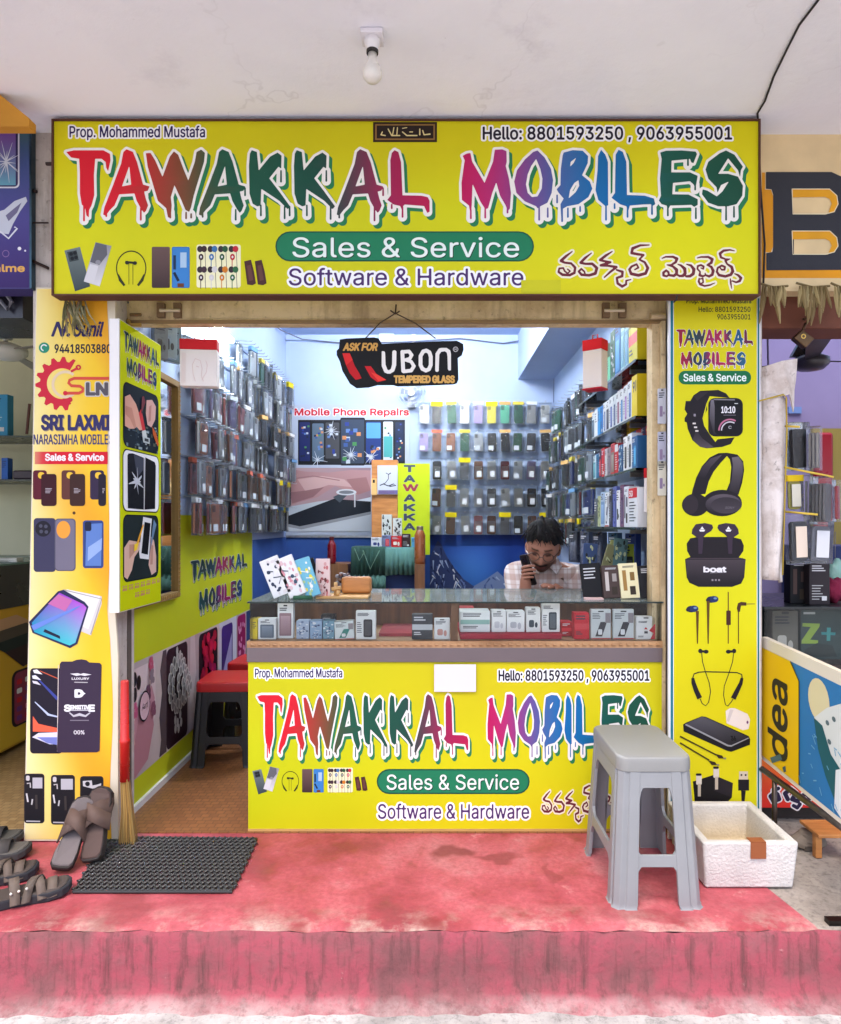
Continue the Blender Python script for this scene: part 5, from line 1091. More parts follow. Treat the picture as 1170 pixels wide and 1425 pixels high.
shelf_row(0, [(.12,.20,(206,196,30),'stripe',(226,90,90),'large yellow box'),(.06,.22,(150,206,226),'window',(90,150,190),'aqua packed case'),(.06,.24,(170,214,226),'window',(110,170,200),'light aqua packed case'),(.09,.24,(40,110,180),'window',(60,140,200),'blue packed case'),(.08,.22,(60,110,90),'pattern',(30,60,50),'dark green pack'),(.08,.12,(110,200,160),'plain',(30,60,50),'mint box'),(.09,.20,(200,216,200),'phone',(30,34,40),'pale pack with a black headset'),(.09,.18,(40,44,50),'pattern',(120,140,140),'charcoal pack')], dx=.0)
shelf_row(1, [(.10,.17,(180,60,60),'stripe',(226,210,200),'red and white box'),(.08,.16,(226,228,230),'phone',(200,90,70),'white camera carton'),(.09,.15,(214,224,226),'phone',(70,90,110),'grey and white carton')], dx=.07, dz=.045, y0=.55)
MB().box(SX+.07, XR-.01, .52, .86, SHZ[1]+.001, SHZ[1]+.043, (160,160,166)).build('storage_box', 'print', label='flat grey carton under the back row on the second right-wall shelf', cat='box')
# bags and packs hanging in the doorway
def hangbox(label, px0, px1, py0, py1, Y, d, col, top, rz, cat='bag', name='carry_bag', low=None):
    t = thing(name, label, cat); w = X(CX+px1-px0, Y); h = Z(py0, Y)-Z(py1, Y)
    MB().box(-w/2, w/2, -d/2, d/2, -h, -h*.22, col).build('body', 'print', t, bevel=.003)
    MB().box(-w/2-.001, w/2+.001, -d/2-.001, d/2+.001, -h*.2195, 0, top).build('top_band', 'print', t, bevel=.002)
    if low: MB().box(-w/2-.001, w/2+.001, -d/2-.001, d/2+.001, -h-.006, -h-.0005, low).build('bottom', 'print', t)
    MB().tube([(-w*.14,0,-.0005),(-w*.13,0,.022),(w*.13,0,.022),(w*.14,0,-.0005)], .003, top, 6).build('handle', 'plastic', t, smooth=True)
    a = Art(lambda u, v: ((u-.5)*w, -d/2, -v*h), (0, -1, 0), dz=.0005, base=2)
    if w > .08:
        f = [(226,196,190)]
        a.line([(.42,.9),(.36,.75),(.34,.55),(.42,.42),(.55,.46),(.6,.62),(.58,.8),(.64,.9)], .012, f[0]); a.line([(.6,.86),(.72,.7),(.74,.55),(.7,.46)], .012, f[0]); a.line([(.44,.58),(.52,.6)], .012, f[0])
        for k in range(10): a.line([(.06+.012*k,.3),(.05+.012*k,.95)], .003, (236,210,204))
    a.build('print', t); t.location = P((px0+px1)/2, py0, Y); t.rotation_euler = (0, 0, R(rz)); return t
hangbox('white bag with a red top hanging at the left of the doorway', 253, 303, 474, 539, .12, .05, (244,234,228), (214,30,40), 6)
hangbox('white bag with a red top hanging at the right of the shop front', 814, 842, 474, 541, .20, .06, (244,232,222), (224,30,40), -38, low=(190,30,50))
hangbox('white and red paper bag hanging low by the right jamb', 897, 916, 652, 713, .13, .05, (244,238,236), (206,24,36), -20)
carton('yellow charger box hanging by its hook beside the right jamb', 'box', P(911, 539, .13), (.055,.05,.17), (226,190,20), 'stripe', (214,176,16), rz=-24)
carton('grey-green boxed cover hanging below the yellow charger box', 'box', P(911, 640, .13), (.05,.045,.19), (140,160,140), 'window', (120,140,120), rz=-24)
for k, (py, c) in enumerate(((590,(206,206,214)),(650,(190,190,206)),(690,(226,220,200)))):
    carton('clear and white small pack hanging on the right jamb, %s down' % ORD[k], 'pack', P(921, py, .0), (.03,.012,.13), c, 'buds', (150,130,160), rz=-10)
for k, (px, py, c, w) in enumerate(((222,500,(110,120,130),.06),(232,498,(150,170,180),.08),(240,505,(120,140,150),.07))):
    t = carton('clear hanging pack of grey headphones above the mirror, %s from the left' % ORD[k], 'pack', P(px, py, .3+.09*k), (w,.03,.16), c, 'buds', (60,64,70), rz=50, mat='gloss')

# ---------------- back of the shop ----------------
a = Art(*front(YB-.012)); a.mb.box(X(398,YB-.012), X(570,YB-.012), YB-.012, YB-.004, Z(745,YB-.012), Z(563,YB-.012), (184,196,216))
ps = thing('wall_poster', 'white poster about mobile phone repairs with cracked phones and a hand', 'poster', P(484, 745, YB-.012))
a.at(380, 420, 3.238)
a.text('Mobile Phone Repairs', 98, 610, 511, 482, (206,44,60), .035, .045)
a.rect(112, 532, 594, 735, (24,26,34))
r_ = random.Random(4)
for (x0, x1, y0, y1, c) in ((114,170,534,728,(30,40,96)),(172,232,540,730,(90,110,130)),(232,302,536,716,(70,72,78)),(302,414,522,738,(52,66,86)),(414,490,532,734,(30,56,120)),(492,544,532,738,(206,214,220)),(546,592,534,730,(26,40,70))):
    a.rrect(x0, y0, x1, y1, 8, (20,22,28)); a.rrect(x0+4, y0+8, x1-4, y1-10, 5, c)
    for k in range(14): w = (x1-x0)/6; xx, yy = r_.uniform(x0+6, x1-6-w), r_.uniform(y0+14, y1-26); a.rect(xx, yy, xx+w, yy+w*.9, r_.choice([(200,210,220),(96,130,190),(40,60,140),(206,140,90),(70,140,80),(60,90,150),(30,40,60)]))
a.rrect(420, 545, 484, 615, 4, (90,160,220)); a.rrect(498, 606, 538, 700, 4, (80,170,170))
for cx, cy, n in ((262,580,12),(350,690,14),(440,700,12),(200,712,9)):
    for k in range(n): t = R(k*360/n+11); L_ = r_.uniform(12, 46); a.line([(cx,cy),(cx+L_*math.cos(t),cy+L_*math.sin(t))], [4,.8], (206,214,222))
a.raw([(66,748),(240,748),(440,748),(440,880),(300,915),(160,930),(66,945)], [[0,1,2,3,4,5,6]], lambda u, v: (200-u*.12, 168-u*.1, 170-u*.08))
a.poly([(66,925),(200,900),(290,890),(330,905),(440,880),(440,1030),(66,1030)], (196,206,214))
a.poly([(66,750),(140,765),(250,770),(350,758),(440,760),(440,850),(380,870),(330,850),(280,830),(200,880),(110,905),(66,925)], (182,140,142)); a.poly([(110,800),(220,785),(320,800),(360,835),(250,825),(150,860)], (206,170,168)); a.poly([(66,860),(150,850),(230,835),(180,880),(66,915)], (150,110,114)); a.poly([(330,800),(420,790),(440,850),(380,870)], (160,116,118)); a.line([(70,800),(180,785),(300,805)], 5, (160,120,124))
a.poly([(66,965),(200,915),(280,885),(300,890),(440,900),(440,945),(120,1012),(66,1000)], (28,34,44)); a.poly([(66,1000),(120,1012),(440,945),(440,958),(125,1026),(66,1014)], (150,154,160)); a.poly([(270,880),(330,850),(345,860),(300,905)], (70,80,90)); a.ell(330, 858, 46, 14, (210,216,222), 16); a.ell(330, 858, 34, 8, (120,124,132), 14); a.line([(368,860),(368,925)], 6, (200,206,210)); a.poly([(66,1014),(130,1026),(440,958),(440,1034),(66,1034)], (206,214,222))
a.at(); a.build('poster_sheet', ps)
MB().box(X(396,YB), X(572,YB), YB-.016, YB-.002, Z(748,YB), Z(745.2,YB), (190,196,206)).build('frame_rail', 'metal', ps)
ms_ = thing('wall_poster', 'deep blue poster of snowy mountain peaks behind the seated man', 'poster', P(690, 850, YB-.012))
a = Art(*front(YB-.012)); a.mb.box(X(598,YB-.012), X(768,YB-.012), YB-.012, YB-.004, Z(850,YB-.012), Z(744,YB-.012), (24,50,130))
a.quad_grad(598, 744, 768, 850, lambda u, v: (20+max(0,40*math.sin((u-600)/34)*math.sin((v-735)/32)), 48+max(0, 56*math.sin((u-600)/34)*math.sin((v-735)/32))+(v-744)*.2, 128+max(0, 60*math.sin((u-600)/34)*math.sin((v-735)/32))), 20, 14)
a.poly([(598,850),(598,775),(604,762),(609,752),(614,758),(622,775),(632,790),(645,806),(668,822),(668,850)], (52,66,110)); a.poly([(640,850),(660,815),(676,806),(692,795),(706,808),(728,800),(750,815),(768,806),(768,850)], (110,126,160))
r_ = random.Random(6)
for k in range(70):
    x = r_.uniform(599, 650); y = r_.uniform(760+max(0, x-612)*1.3, 845); a.line([(x, y), (x+r_.uniform(-5, 8), y+r_.uniform(4, 14))], [2.2, .5], r_.choice([(226,232,240),(170,190,220),(30,40,76),(110,130,180)]))
for k in range(60):
    x = r_.uniform(655, 765); y = r_.uniform(802+abs(x-692)*.22, 848); a.line([(x, y), (x+r_.uniform(-7, 7), y+r_.uniform(4, 12))], [2.4, .5], r_.choice([(206,214,228),(70,90,140),(160,174,200),(60,76,120)]))
a.build('poster_sheet', ms_)
YQ = 2.52
wc = thing('wooden_unit', 'narrow wood-grained post unit with an earphone pack, left of the green lettered strip', 'cabinet', P(535, 765, YQ))
box('panel', 'wood_orange', (X(517,YQ),X(553,YQ),YQ,YQ+.18,.3,Z(640,YQ)), parent=wc)
a = Art(*front(YQ-.02)); a.mb.box(X(525,YQ-.02), X(553,YQ-.02), YQ-.02, YQ-.001, Z(688,YQ), Z(648,YQ), (206,212,226)); a.at(480, 630, 7.13)
a.rect(330, 372, 520, 410, (110,96,140)); a.line([(405,200),(430,215),(430,260),(400,300),(345,325)], 7, (40,40,54)); a.line([(455,200),(432,215)], 9, (40,40,54)); a.line([(345,325),(380,310),(430,330),(480,310),(505,325),(440,335)], 10, (34,34,50)); a.at(); a.build('earphone_pack', wc)
a = Art(*front(YQ-.02)); a.mb.box(X(516.5,YQ-.02), X(524,YQ-.02), YQ-.02, YQ-.001, Z(689,YQ), Z(666,YQ), (236,190,120)); a.rect(518.5, 667.5, 521.5, 672, (30,26,30)); a.build('small_pack', wc)
vb = thing('lettered_strip', 'upright yellow-green strip with letters running down it at the back', 'sign', P(576, 770, YQ))
a = Art(*front(YQ)); a.mb.box(X(553.5,YQ), X(598,YQ), YQ, YQ+.15, Z(772,YQ), Z(645,YQ), (190,210,30)); a.at(480, 630, 7.13)
for k, (ch, y) in enumerate((('T',158),('A',258),('W',348),('A',450),('K',545),('K',640),('A',735))): a.text(ch, 590-(10 if ch == 'W' else 0), 690+(32 if ch == 'W' else 0), y+28, y-30, (60,66,90) if k != 2 else (150,50,70), .05, .02, (150,170,140))
a.at(); a.build('board', vb)
tb = thing('cloth_covered_cabinet', 'cabinet draped with dark and pale green cloths in the middle of the shop', 'cabinet', P(540, 840, 2.2))
MB().box(X(492,2.2), X(584,2.2), 2.22, 2.5, 0, Z(764,2.2)-.012, (34,60,120)).build('cabinet_body', 'matte', tb)
def drape(nm, px0, px1, py0, lows, col, Y, extra=0):
    vs = []; fs = []; n = 24
    for i in range(n+1):
        px = px0+(px1-px0)*i/n; w = .012*math.sin(i*1.9)+.006*math.sin(i*4.1); t = i/n*(len(lows)-1); k = min(int(t), len(lows)-2); lo = lows[k]+(lows[k+1]-lows[k])*(t-k)
        x = X(px, Y); vs += [(x, Y+.27, Z(py0, Y)), (x, Y+.005, Z(py0, Y)+.002), (x, Y-.012, Z(py0+2, Y)), (x+.0, Y-.02-w, Z((py0+lo)/2, Y)), (x, Y-.024-w*1.6, Z(lo, Y))]
    for i in range(n): fs += [(5*i+k, 5*i+5+k, 5*i+6+k, 5*i+1+k) for k in range(4)]
    o = MB().add(vs, fs, col).build(nm, 'fabric', tb, smooth=True); md = o.modifiers.new('solid', 'SOLIDIFY'); md.thickness = .005; return o
drape('pale_cloth', 536, 586, 763, [801,799,800,797], (92,140,132), 2.2); drape('dark_cloth', 489, 536.5, 762, [808,802,800,800], (30,70,60), 2.2); drape('lower_cloth', 486, 537, 800, [820,822,822], (74,116,106), 2.185)
m = MB()
for pts in ([(493,763),(500,780),(507,768)],[(505,766),(515,792),(528,766)]): m.tube([P(x, y, 2.155) for x, y in pts], .004, (120,160,140), 5)
m.build('cloth_trim', 'fabric', tb)
ztb = Z(763, 2.2)+.006
for (p0, p1, y0, Y, c, st, c2, lb) in ((516,531,748,2.25,(226,230,236),'buds',(60,70,130),'white box with a blue dial on the green cloth, leftmost'),(531,544,745,2.25,(120,130,170),'phone',(180,60,70),'violet and red box on the green cloth, second'),(544,559,746,2.24,(206,40,46),'buds',(240,230,220),'red camera box on the green cloth, third'),(559,571,743,2.25,(60,40,44),'text',(60,40,44),'dark brown box on the green cloth, fourth'),(572,579,748,2.25,(90,160,200),'plain',(60,40,44),'small light blue box beside the brown flask')):
    carton(lb, 'box', ((X(p0,Y)+X(p1,Y))/2, Y+.03, ztb), (X(p1,Y)-X(p0,Y)-.002, .06, Z(y0,Y)-ztb), c, st, c2, c3=(150,150,150))
for (p0, p1, c2, lb) in ((531,545,(30,30,34),'white speaker box stacked above the violet box'),(546.5,559,(34,34,40),'white gadget box stacked above the red camera box')):
    Y = 2.33; zb_ = ztb; carton(lb, 'box', ((X(p0,Y)+X(p1,Y))/2, Y+.03, zb_), (X(p1,Y)-X(p0,Y), .06, Z(716 if p0 < 540 else 721, Y)-zb_), (214,222,218), 'pattern', c2, c3=(60,64,60))
Y = 2.12; zz = Z(785, Y); fx = X(584, Y)
MB().box(X(577,Y), X(591,Y), Y-.03, Y+.09, .0, zz-.001, (130,104,70)).build('pedestal', 'wood_brown', label='narrow wooden stand under the brown flask beside the cabinet', cat='stand')
fl = thing('flask', 'brown steel flask standing beside the green draped cabinet', 'flask', (fx, Y+.03, zz))
MB().lathe([(.036,zz),(.037,zz+.02),(.037,Z(745,Y)),(.026,Z(739,Y)),(.024,Z(738,Y))], (150,84,46), 18, cx=fx, cy=Y+.03).build('flask_body', 'gloss', fl, smooth=True)
MB().lathe([(.023,Z(738,Y)),(.023,Z(733,Y)),(.018,Z(732,Y))], (190,170,150), 16, cx=fx, cy=Y+.03).build('cap', 'metal', fl)
Y = 2.3; bxx = X(460, Y)
tb2 = box('side_table', 'wood_brown', (X(440,Y),X(484,Y),Y,Y+.3,0,Z(785,Y)), label='low brown cabinet under the red bottle by the blue wall', cat='cabinet')
rb = thing('bottle', 'dark red bottle standing against the deep blue lower wall', 'bottle', (bxx, Y+.05, Z(785,Y)))
z0 = Z(785,Y)+.0005
MB().lathe([(.030,z0),(.031,z0+.02),(.031,z0+.13),(.02,z0+.155),(.014,z0+.165),(.014,z0+.172)], (120,16,30), 18, cx=bxx, cy=Y+.05).build('bottle_body', 'gloss', rb, smooth=True)
MB().lathe([(.0165,z0+.172),(.0165,z0+.19),(.012,z0+.192)], (90,16,26), 14, cx=bxx, cy=Y+.05).build('cap', 'gloss', rb)
# dark bags and clutter on the right behind the shelves
for k, (px, py, c, w) in enumerate(((826,742,(40,60,130),.05),(838,744,(50,80,110),.05),(800,748,(40,44,60),.06),(812,752,(60,66,84),.06),(790,746,(50,54,70),.06))):
    carton('dark hanging pouch under the lowest right-wall shelf, %s from the camera side' % ORD[k], 'pouch', (XR-.06-.012*k, .62+.26*k, .90), (w*1.6,.03,.19), c, 'window', tuple(q+30 for q in c), rz=-70, mat='gloss')
# CCTV camera, cables, wall fan
cc = thing('security_camera', 'white dome-less security camera with a black lens in the upper back corner', 'camera', (X(760,2.75), 2.75, Z(473,2.75)))
x, y, z = X(756,2.7), 2.7, Z(470,2.7)
MB().tube([(x-.012,y-.05,z-.004),(x+.03,y+.05,z+.008)], .03, (236,238,240), 14).build('camera_body', 'gloss', cc, bevel=.004, smooth=True)
MB().tube([(x-.013,y-.054,z-.0045),(x-.0122,y-.0505,z-.0042)], .018, (16,16,20), 14).build('lens', 'gloss', cc)
MB().tube([(x+.03,y+.04,z),(x+.05,y+.1,z-.03),(x+.05,YB,z-.04)], .011, (226,228,230), 8).box(x+.02,x+.08,YB-.02,YB-.001,z-.09,z+.01,(220,224,230)).build('bracket', 'gloss', cc, smooth=True)
def cable(pts, r, c, lb): MB().tube(pts, r, c, 5).build('cable', 'matte', label=lb, cat='cable', smooth=True)
cable([P(372,446,2.4), P(392,460,2.7), P(420,472,2.95), P(470,477,2.97), P(560,476,2.97), P(640,471,2.97), P(700,478,2.97), P(735,472,2.95), P(752,468,2.76)], .005, (110,116,140), 'thin grey cable sagging across the top of the back wall')
cable([P(768,480,2.96), P(771,520,2.96), P(770,560,2.96)], .004, (150,160,190), 'short cable dropping from the security camera')
cable([P(178,420,.02), P(185,470,.4), P(212,470,.8), P(262,452,1.0), P(290,468,1.1)], .003, (90,96,100), 'loose thin wire looping to the left wall tube light')
box('switch_box', 'print', (X(527,YB-.03),X(548,YB-.03),YB-.03,YB-.001,Z(477,YB),Z(450,YB)), (206,216,232), label='white switch box high on the back wall behind the hanging black sign', cat='switch box', bevel=.004)
box('conduit', 'print', (X(573,YB-.02),X(578,YB-.02),YB-.02,YB-.001,Z(490,YB),Z(440,YB)), (206,216,236), label='white conduit strip running up beside the switch box', cat='conduit')
fn = thing('wall_fan', 'grey wall fan mostly hidden under the hanging black sign', 'fan', P(572, 555, YB-.1))
c = Vector(P(572, 546, YB-.14))
for r_ in (.11, .085, .055): MB().tube([c+Vector((r_*math.cos(R(k*20)), .02*(1-r_/.11), r_*math.sin(R(k*20)))) for k in range(19)], .003, (190,200,214), 5).build('guard_ring', 'metal', fn, smooth=True)
for k in range(3):
    t = R(40+120*k); u = Vector((math.cos(t), 0, math.sin(t))); v = Vector((-math.sin(t), .25, math.cos(t)))
    p = [c+u*.02-v*.012, c+u*.02+v*.014, c+u*.085+v*.036, c+u*.095-v*.012]; MB().add([tuple(q+Vector((0, .03, 0))) for q in p]+[tuple(q+Vector((0, .033, 0))) for q in p], [(0,1,2,3),(7,6,5,4),(0,4,5,1),(1,5,6,2),(2,6,7,3),(3,7,4,0)], (150,160,180)).build('blade', 'plastic', fn)
MB().tube([c+Vector((0, .01, 0)), c+Vector((0, .12, 0))], .026, (200,206,216), 12).build('motor', 'plastic', fn)
MB().box(c.x-.03, c.x+.03, c.y+.09, YB-.001, c.z-.10, c.z-.02, (206,212,222)).build('wall_bracket', 'plastic', fn)

# ---------------- hanging black sign ----------------
hg = thing('hanging_sign', 'black die-cut sign with white and orange lettering hanging from the shutter lintel', 'sign', P(555, 538, .0))
a = Art(*front(.0)); q_ = lambda p: off_(p, 380, 420, 3.238)
ol = q_([(300,170),(330,165),(455,160),(475,165),(490,190),(640,182),(828,175),(856,190),(858,215),(850,240),(832,252),(835,350),(828,366),(812,371),(640,378),(560,380),(540,374),(470,374),(430,385),(375,388),(345,368),(312,312),(300,268),(286,240),(286,220),(296,210)])
S_ = ms(*sdf_grid([ol], (), 4, .8)); ol2 = ol
MB().prism([(x, y) for x, y in ol2], lambda u, v: P(u, v, 0), lambda u, v: (X(u, 0), .008, Z(v, 0)), (8,6,7)).build('sign_board', 'print', hg)
a.at(380, 420, 3.238)
a.text('ASK FOR', 316, 470, 219, 187, (214,160,80), .035, shear=.25)
a.poly([(312,232),(345,232),(368,290),(388,322),(398,345),(372,352),(345,322),(326,280)], (196,20,30)); a.poly([(312,232),(345,232),(358,262),(330,285)], (226,40,40)); a.poly([(412,290),(440,290),(465,325),(510,352),(470,362),(440,340)], (206,24,34)); a.poly([(440,318),(465,325),(510,352),(475,358)], (236,60,50))
st_ = [[(495,232,9.4),(497,285,9.4),(508,312,8.6),(522,318,8.0),(538,308,8.6),(545,285,9.4),(546,228,9.4)],[(582,226,8.6),(586,312,8.6)],[(586,226,8.0),(612,224,8.0),(624,240,8.0),(616,256,7.3),(594,262,6.7),(622,270,7.3),(634,290,8.0),(622,310,8.0),(588,314,8.0)],[(664,285,8.6),(664,245,8.6),(676,224,8.6),(690,220,8.6),(704,228,8.6),(710,248,8.6),(710,285,8.6),(702,304,8.6),(688,310,8.6),(672,302,8.6),(664,285,8.6)],[(738,308,8.0),(740,235,8.6),(752,218,8.6),(775,214,8.6),(790,224,8.6),(794,245,8.6),(795,302,8.0)]]
a.shape(ms(*sdf_grid((), st_, 6, 2.)), lambda x, y: (x, y), (246,240,234))
a.ring(822, 214, 9, 12, (200,196,196), 18); a.text('R', 817, 828, 219, 208, (200,196,196))
a.text('TEMPERED GLASS', 546, 816, 364, 334, (220,170,90), .045)
a.at(); a.build('printed_face', hg)
m = MB()
for x1 in (508, 606): m.tube([P(550,436,.0), P((550+x1)/2,449+ (x1 > 550),.003), P(x1,471,.004)], .0025, (70,50,34), 5)
m.tube([P(550,436,.0), P(551,424,.012)], .003, (60,40,28), 5); m.tube([P(543,432,-.002), P(550,437,-.002), P(556,433,-.002)], .003, (70,50,34), 5)
m.build('string', 'matte', hg)

# ---------------- stools ----------------
def stool(label, top, base, h, cl, cs, loc, rz, thick=.03, group=None, mat='plastic'):
    t = thing('plastic_stool', label, 'stool', (0, 0, 0), group); (tw, td), (bw, bd_) = top, base
    r = .035; m = MB(); rings = []
    for (z, k) in ((h-.045, 1.0), (h-.018, 1.0), (h-.004, .985), (h, .94)):
        ring = []
        for (sx, sy, t0) in ((1,1,0),(-1,1,90),(-1,-1,180),(1,-1,270)):
            for q in range(6): a_ = R(t0+18*q); ring.append((sx*(tw/2*k-r)+r*math.cos(a_), sy*(td/2*k-r)+r*math.sin(a_), z))
        rings.append(ring)
    n = 24; vs = [p for rg in rings for p in rg]; fs = [(i*n+k, i*n+(k+1) % n, (i+1)*n+(k+1) % n, (i+1)*n+k) for i in range(3) for k in range(n)]+[tuple(range(3*n, 4*n)), tuple(range(n-1, -1, -1))]
    m.add(vs, fs, cs); m.build('seat', mat, t, bevel=.003, smooth=True)
    fw = .07
    def corner(z, sx, sy): f = 1-z/h; return (sx*(tw/2-.004+(bw-tw)/2*f), sy*(td/2-.004+(bd_-td)/2*f))
    for sx in (-1, 1):
        for sy in (-1, 1):
            vs = []; fs = []; zs_ = [0, .012, .1, .25, h-.0445]; n = 9
            for z in zs_:
                cx, cy_ = corner(z, sx, sy); e = fw*(.92+.12*(1-z/h)); g = .004 if z == 0 else 0; cx += sx*g; cy_ += sy*g; th = .012
                prof = [(0,-e),(.0,-e*.55),(-.006,-e*.5),(-.003,-.018),(-.018,-.003),(-e*.5,-.006),(-e*.55,0),(-e,0)]
                inner = [(-e,-th),(-th,-th),(-th,-e)]
                pf = prof+inner
                vs += [(cx+sx*a_, cy_+sy*b_, z) for a_, b_ in pf]
            n = 11
            for i in range(len(zs_)-1): fs += [(i*n+k, i*n+(k+1) % n, (i+1)*n+(k+1) % n, (i+1)*n+k) for k in range(n)]
            fs += [tuple(range(n)), tuple(range((len(zs_)-1)*n, len(zs_)*n))]
            MB().add(vs, fs, cl).build('leg', mat, t, bevel=.002)
    def arch(z0, z1, ax, s, up, dn):
        # rail between two legs: flat plate whose ends flare into the legs
        m = MB(); c0 = corner(z0, 1, 1); c1 = corner(z1, 1, 1); w0 = (c0 if ax == 'x' else (c0[1], c0[0])); w1 = (c1 if ax == 'x' else (c1[1], c1[0]))
        hw = w0[0]-fw*.9; n = 16; outer = []; 
        for k in range(n+1):
            u = -1+2*k/n; e = max(0, abs(u)-.72)/.28; outer.append((u, e))
        fl = .045
        lo = [(u*hw, z0-dn*fl*(e**2.2)) for u, e in outer]; hi = [(u*hw, z1+up*fl*(e**2.2)) for u, e in outer]
        pts = lo+hi[::-1]
        def pl(d):
            def f(u, z):
                o = (corner(z, 1, 1)[1] if ax == 'x' else corner(z, 1, 1)[0])-.002-d
                return (u, s*o, z) if ax == 'x' else (s*o, u, z)
            return f
        m.v = []; nn = n+1
        f0, f1 = pl(0), pl(.010); vs = [f0(*p) for p in lo]+[f0(*p) for p in hi]+[f1(*p) for p in lo]+[f1(*p) for p in hi]; fs = []
        for k in range(n): fs += [(k, k+1, nn+k+1, nn+k), (2*nn+k, 3*nn+k, 3*nn+k+1, 2*nn+k+1), (k, 2*nn+k, 2*nn+k+1, k+1), (nn+k, nn+k+1, 3*nn+k+1, 3*nn+k)]
        fs += [(0, nn, 3*nn, 2*nn), (n, 2*nn+n, 3*nn+n, nn+n)]
        m.add(vs, fs, cl); return m
    for ax in ('x', 'y'):
        for s in (-1, 1):
            arch(h-.092, h-.0445, ax, s, 0, 1).build('apron', mat, t, bevel=.0015)
            arch(h*.27, h*.27+.034, ax, s, 1, 1).build('stretcher', mat, t, bevel=.0015)
    t.location = loc; t.rotation_euler = (0, 0, R(rz)); return t
GS = (142, 144, 147)
stool('grey moulded plastic stool standing on the pink platform before the counter', (.225,.34), (.275,.40), .438, GS, (142,142,140), (.668,-.31,.0), 0, mat='plastic')
def redstool(lb, px, py, Y, rz=0): return stool(lb, (.28,.28), (.33,.33), .39, (30,30,34), (196,28,30), (X(px, Y), Y, .004), rz, group='black stools with red seats inside the shop')
redstool('black plastic stool with a red seat, nearest the shop entrance', 323, 1070, .81, 2)
redstool('black plastic stool with a red seat, second one deeper in behind', 361, 1030, 1.24, -3)
for z in (0,):
    redstool('black plastic stool with a red seat under the seated man', 758, 0, 1.02)

# ---------------- the man behind the counter ----------------
def skin(nodes, edges, lv=2):
    me = bpy.data.meshes.new('s'); me.from_pydata([n[:3] for n in nodes], edges, []); ob = bpy.data.objects.new('s', me); COL.objects.link(ob)
    ob.modifiers.new('skin', 'SKIN'); sb_ = ob.modifiers.new('sub', 'SUBSURF'); sb_.levels = lv; sb_.render_levels = lv
    if not me.skin_vertices: me.attributes.new('skin', 'FLOAT', 'POINT')
    for v, n in zip(me.skin_vertices[0].data, nodes): rr = n[3]; v.radius = rr if isinstance(rr, tuple) else (rr, rr)
    me.skin_vertices[0].data[0].use_root = True
    dg = bpy.context.evaluated_depsgraph_get(); e = ob.evaluated_get(dg).to_mesh(); vs = [tuple(v.co) for v in e.vertices]; fs = [tuple(p.vertices) for p in e.polygons]
    ob.evaluated_get(dg).to_mesh_clear(); bpy.data.objects.remove(ob); bpy.data.meshes.remove(me); return vs, fs
xc = X(759, .75); SK = (182, 126, 102)
pr = thing('person', 'man in glasses and a pale plaid shirt, holding a phone to his cheek', 'person', (xc, .9, 0))
N_ = [(xc,1.00,.43,(.15,.11)),(xc,.97,.56,(.135,.10)),(xc,.89,.74,(.145,.10)),(xc,.81,.875,(.115,.075)),(xc+.006,.765,.945,.052),(xc+.002,.735,.985,.048),
 (xc-.14,.80,.885,.052),(xc-.125,.60,.745,.038),(xc-.118,.575,.862,.027),(xc-.122,.580,.908,(.030,.016)),
 (xc+.14,.80,.885,.052),(xc+.165,.68,.705,.038),(xc+.05,.575,.815,.027),(xc+.0,.535,.855,(.03,.016)),
 (xc-.10,.93,.44,.085),(xc-.14,.60,.44,.055),(xc-.14,.66,.20,.045),(xc-.14,.68,.05,.034),(xc-.145,.58,.035,.03),
 (xc+.10,.93,.44,.085),(xc+.14,.60,.44,.055),(xc+.14,.66,.20,.045),(xc+.14,.68,.05,.034),(xc+.145,.58,.035,.03)]
E_ = [(0,1),(1,2),(2,3),(3,4),(4,5),(3,6),(6,7),(7,8),(8,9),(3,10),(10,11),(11,12),(12,13),(0,14),(14,15),(15,16),(16,17),(17,18),(0,19),(19,20),(20,21),(21,22),(22,23)]
body = MB(); v_, f_ = skin(N_, E_); body.add(v_, f_, SK)
def finger(pts, r): v, f = skin([p+(r*(1-.12*i),) for i, p in enumerate(pts)], [(i, i+1) for i in range(len(pts)-1)], 2); body.add(v, f, SK)
hx, hy, hz_ = xc-.122, .580, .906
for k in range(4):   # fingers wrapped over the phone, tips towards the mouth
    z0 = hz_+.028-.017*k; L_ = (.9, 1.0, .95, .78)[k]
    finger([(hx-.012, hy+.006, z0-.006), (hx-.006, hy-.022, z0+.006), (hx+.022*L_, hy-.034, z0+.012), (hx+.048*L_, hy-.024, z0+.010)], .0088)
finger([(hx+.012, hy+.012, hz_-.025), (hx+.03, hy+.012, hz_-.005), (hx+.036, hy+.016, hz_+.025)], .0100)
hx2, hy2, h2 = xc+.0, .535, .858
for k in range(4): finger([(hx2-.004-.006*k, hy2-.006+.016*k-.02, h2), (hx2-.03-.004*k, hy2-.02+.016*k-.02, h2+.004), (hx2-.058, hy2-.026+.016*k-.02, h2-.004)], .0085)
finger([(hx2+.0, hy2-.03, h2-.004), (hx2-.016, hy2-.05, h2+.0), (hx2-.036, hy2-.056, h2-.006)], .0095)
HM = Matrix.Translation((X(755,.69), .69, Z(763,.69))) @ Matrix.Rotation(R(-14), 4, 'Z') @ Matrix.Rotation(R(24), 4, 'X') @ Matrix.Rotation(R(5), 4, 'Y')
def g2(x, z, cx, cz, sx, sz): return math.exp(-((x-cx)/sx)**2-((z-cz)/sz)**2)
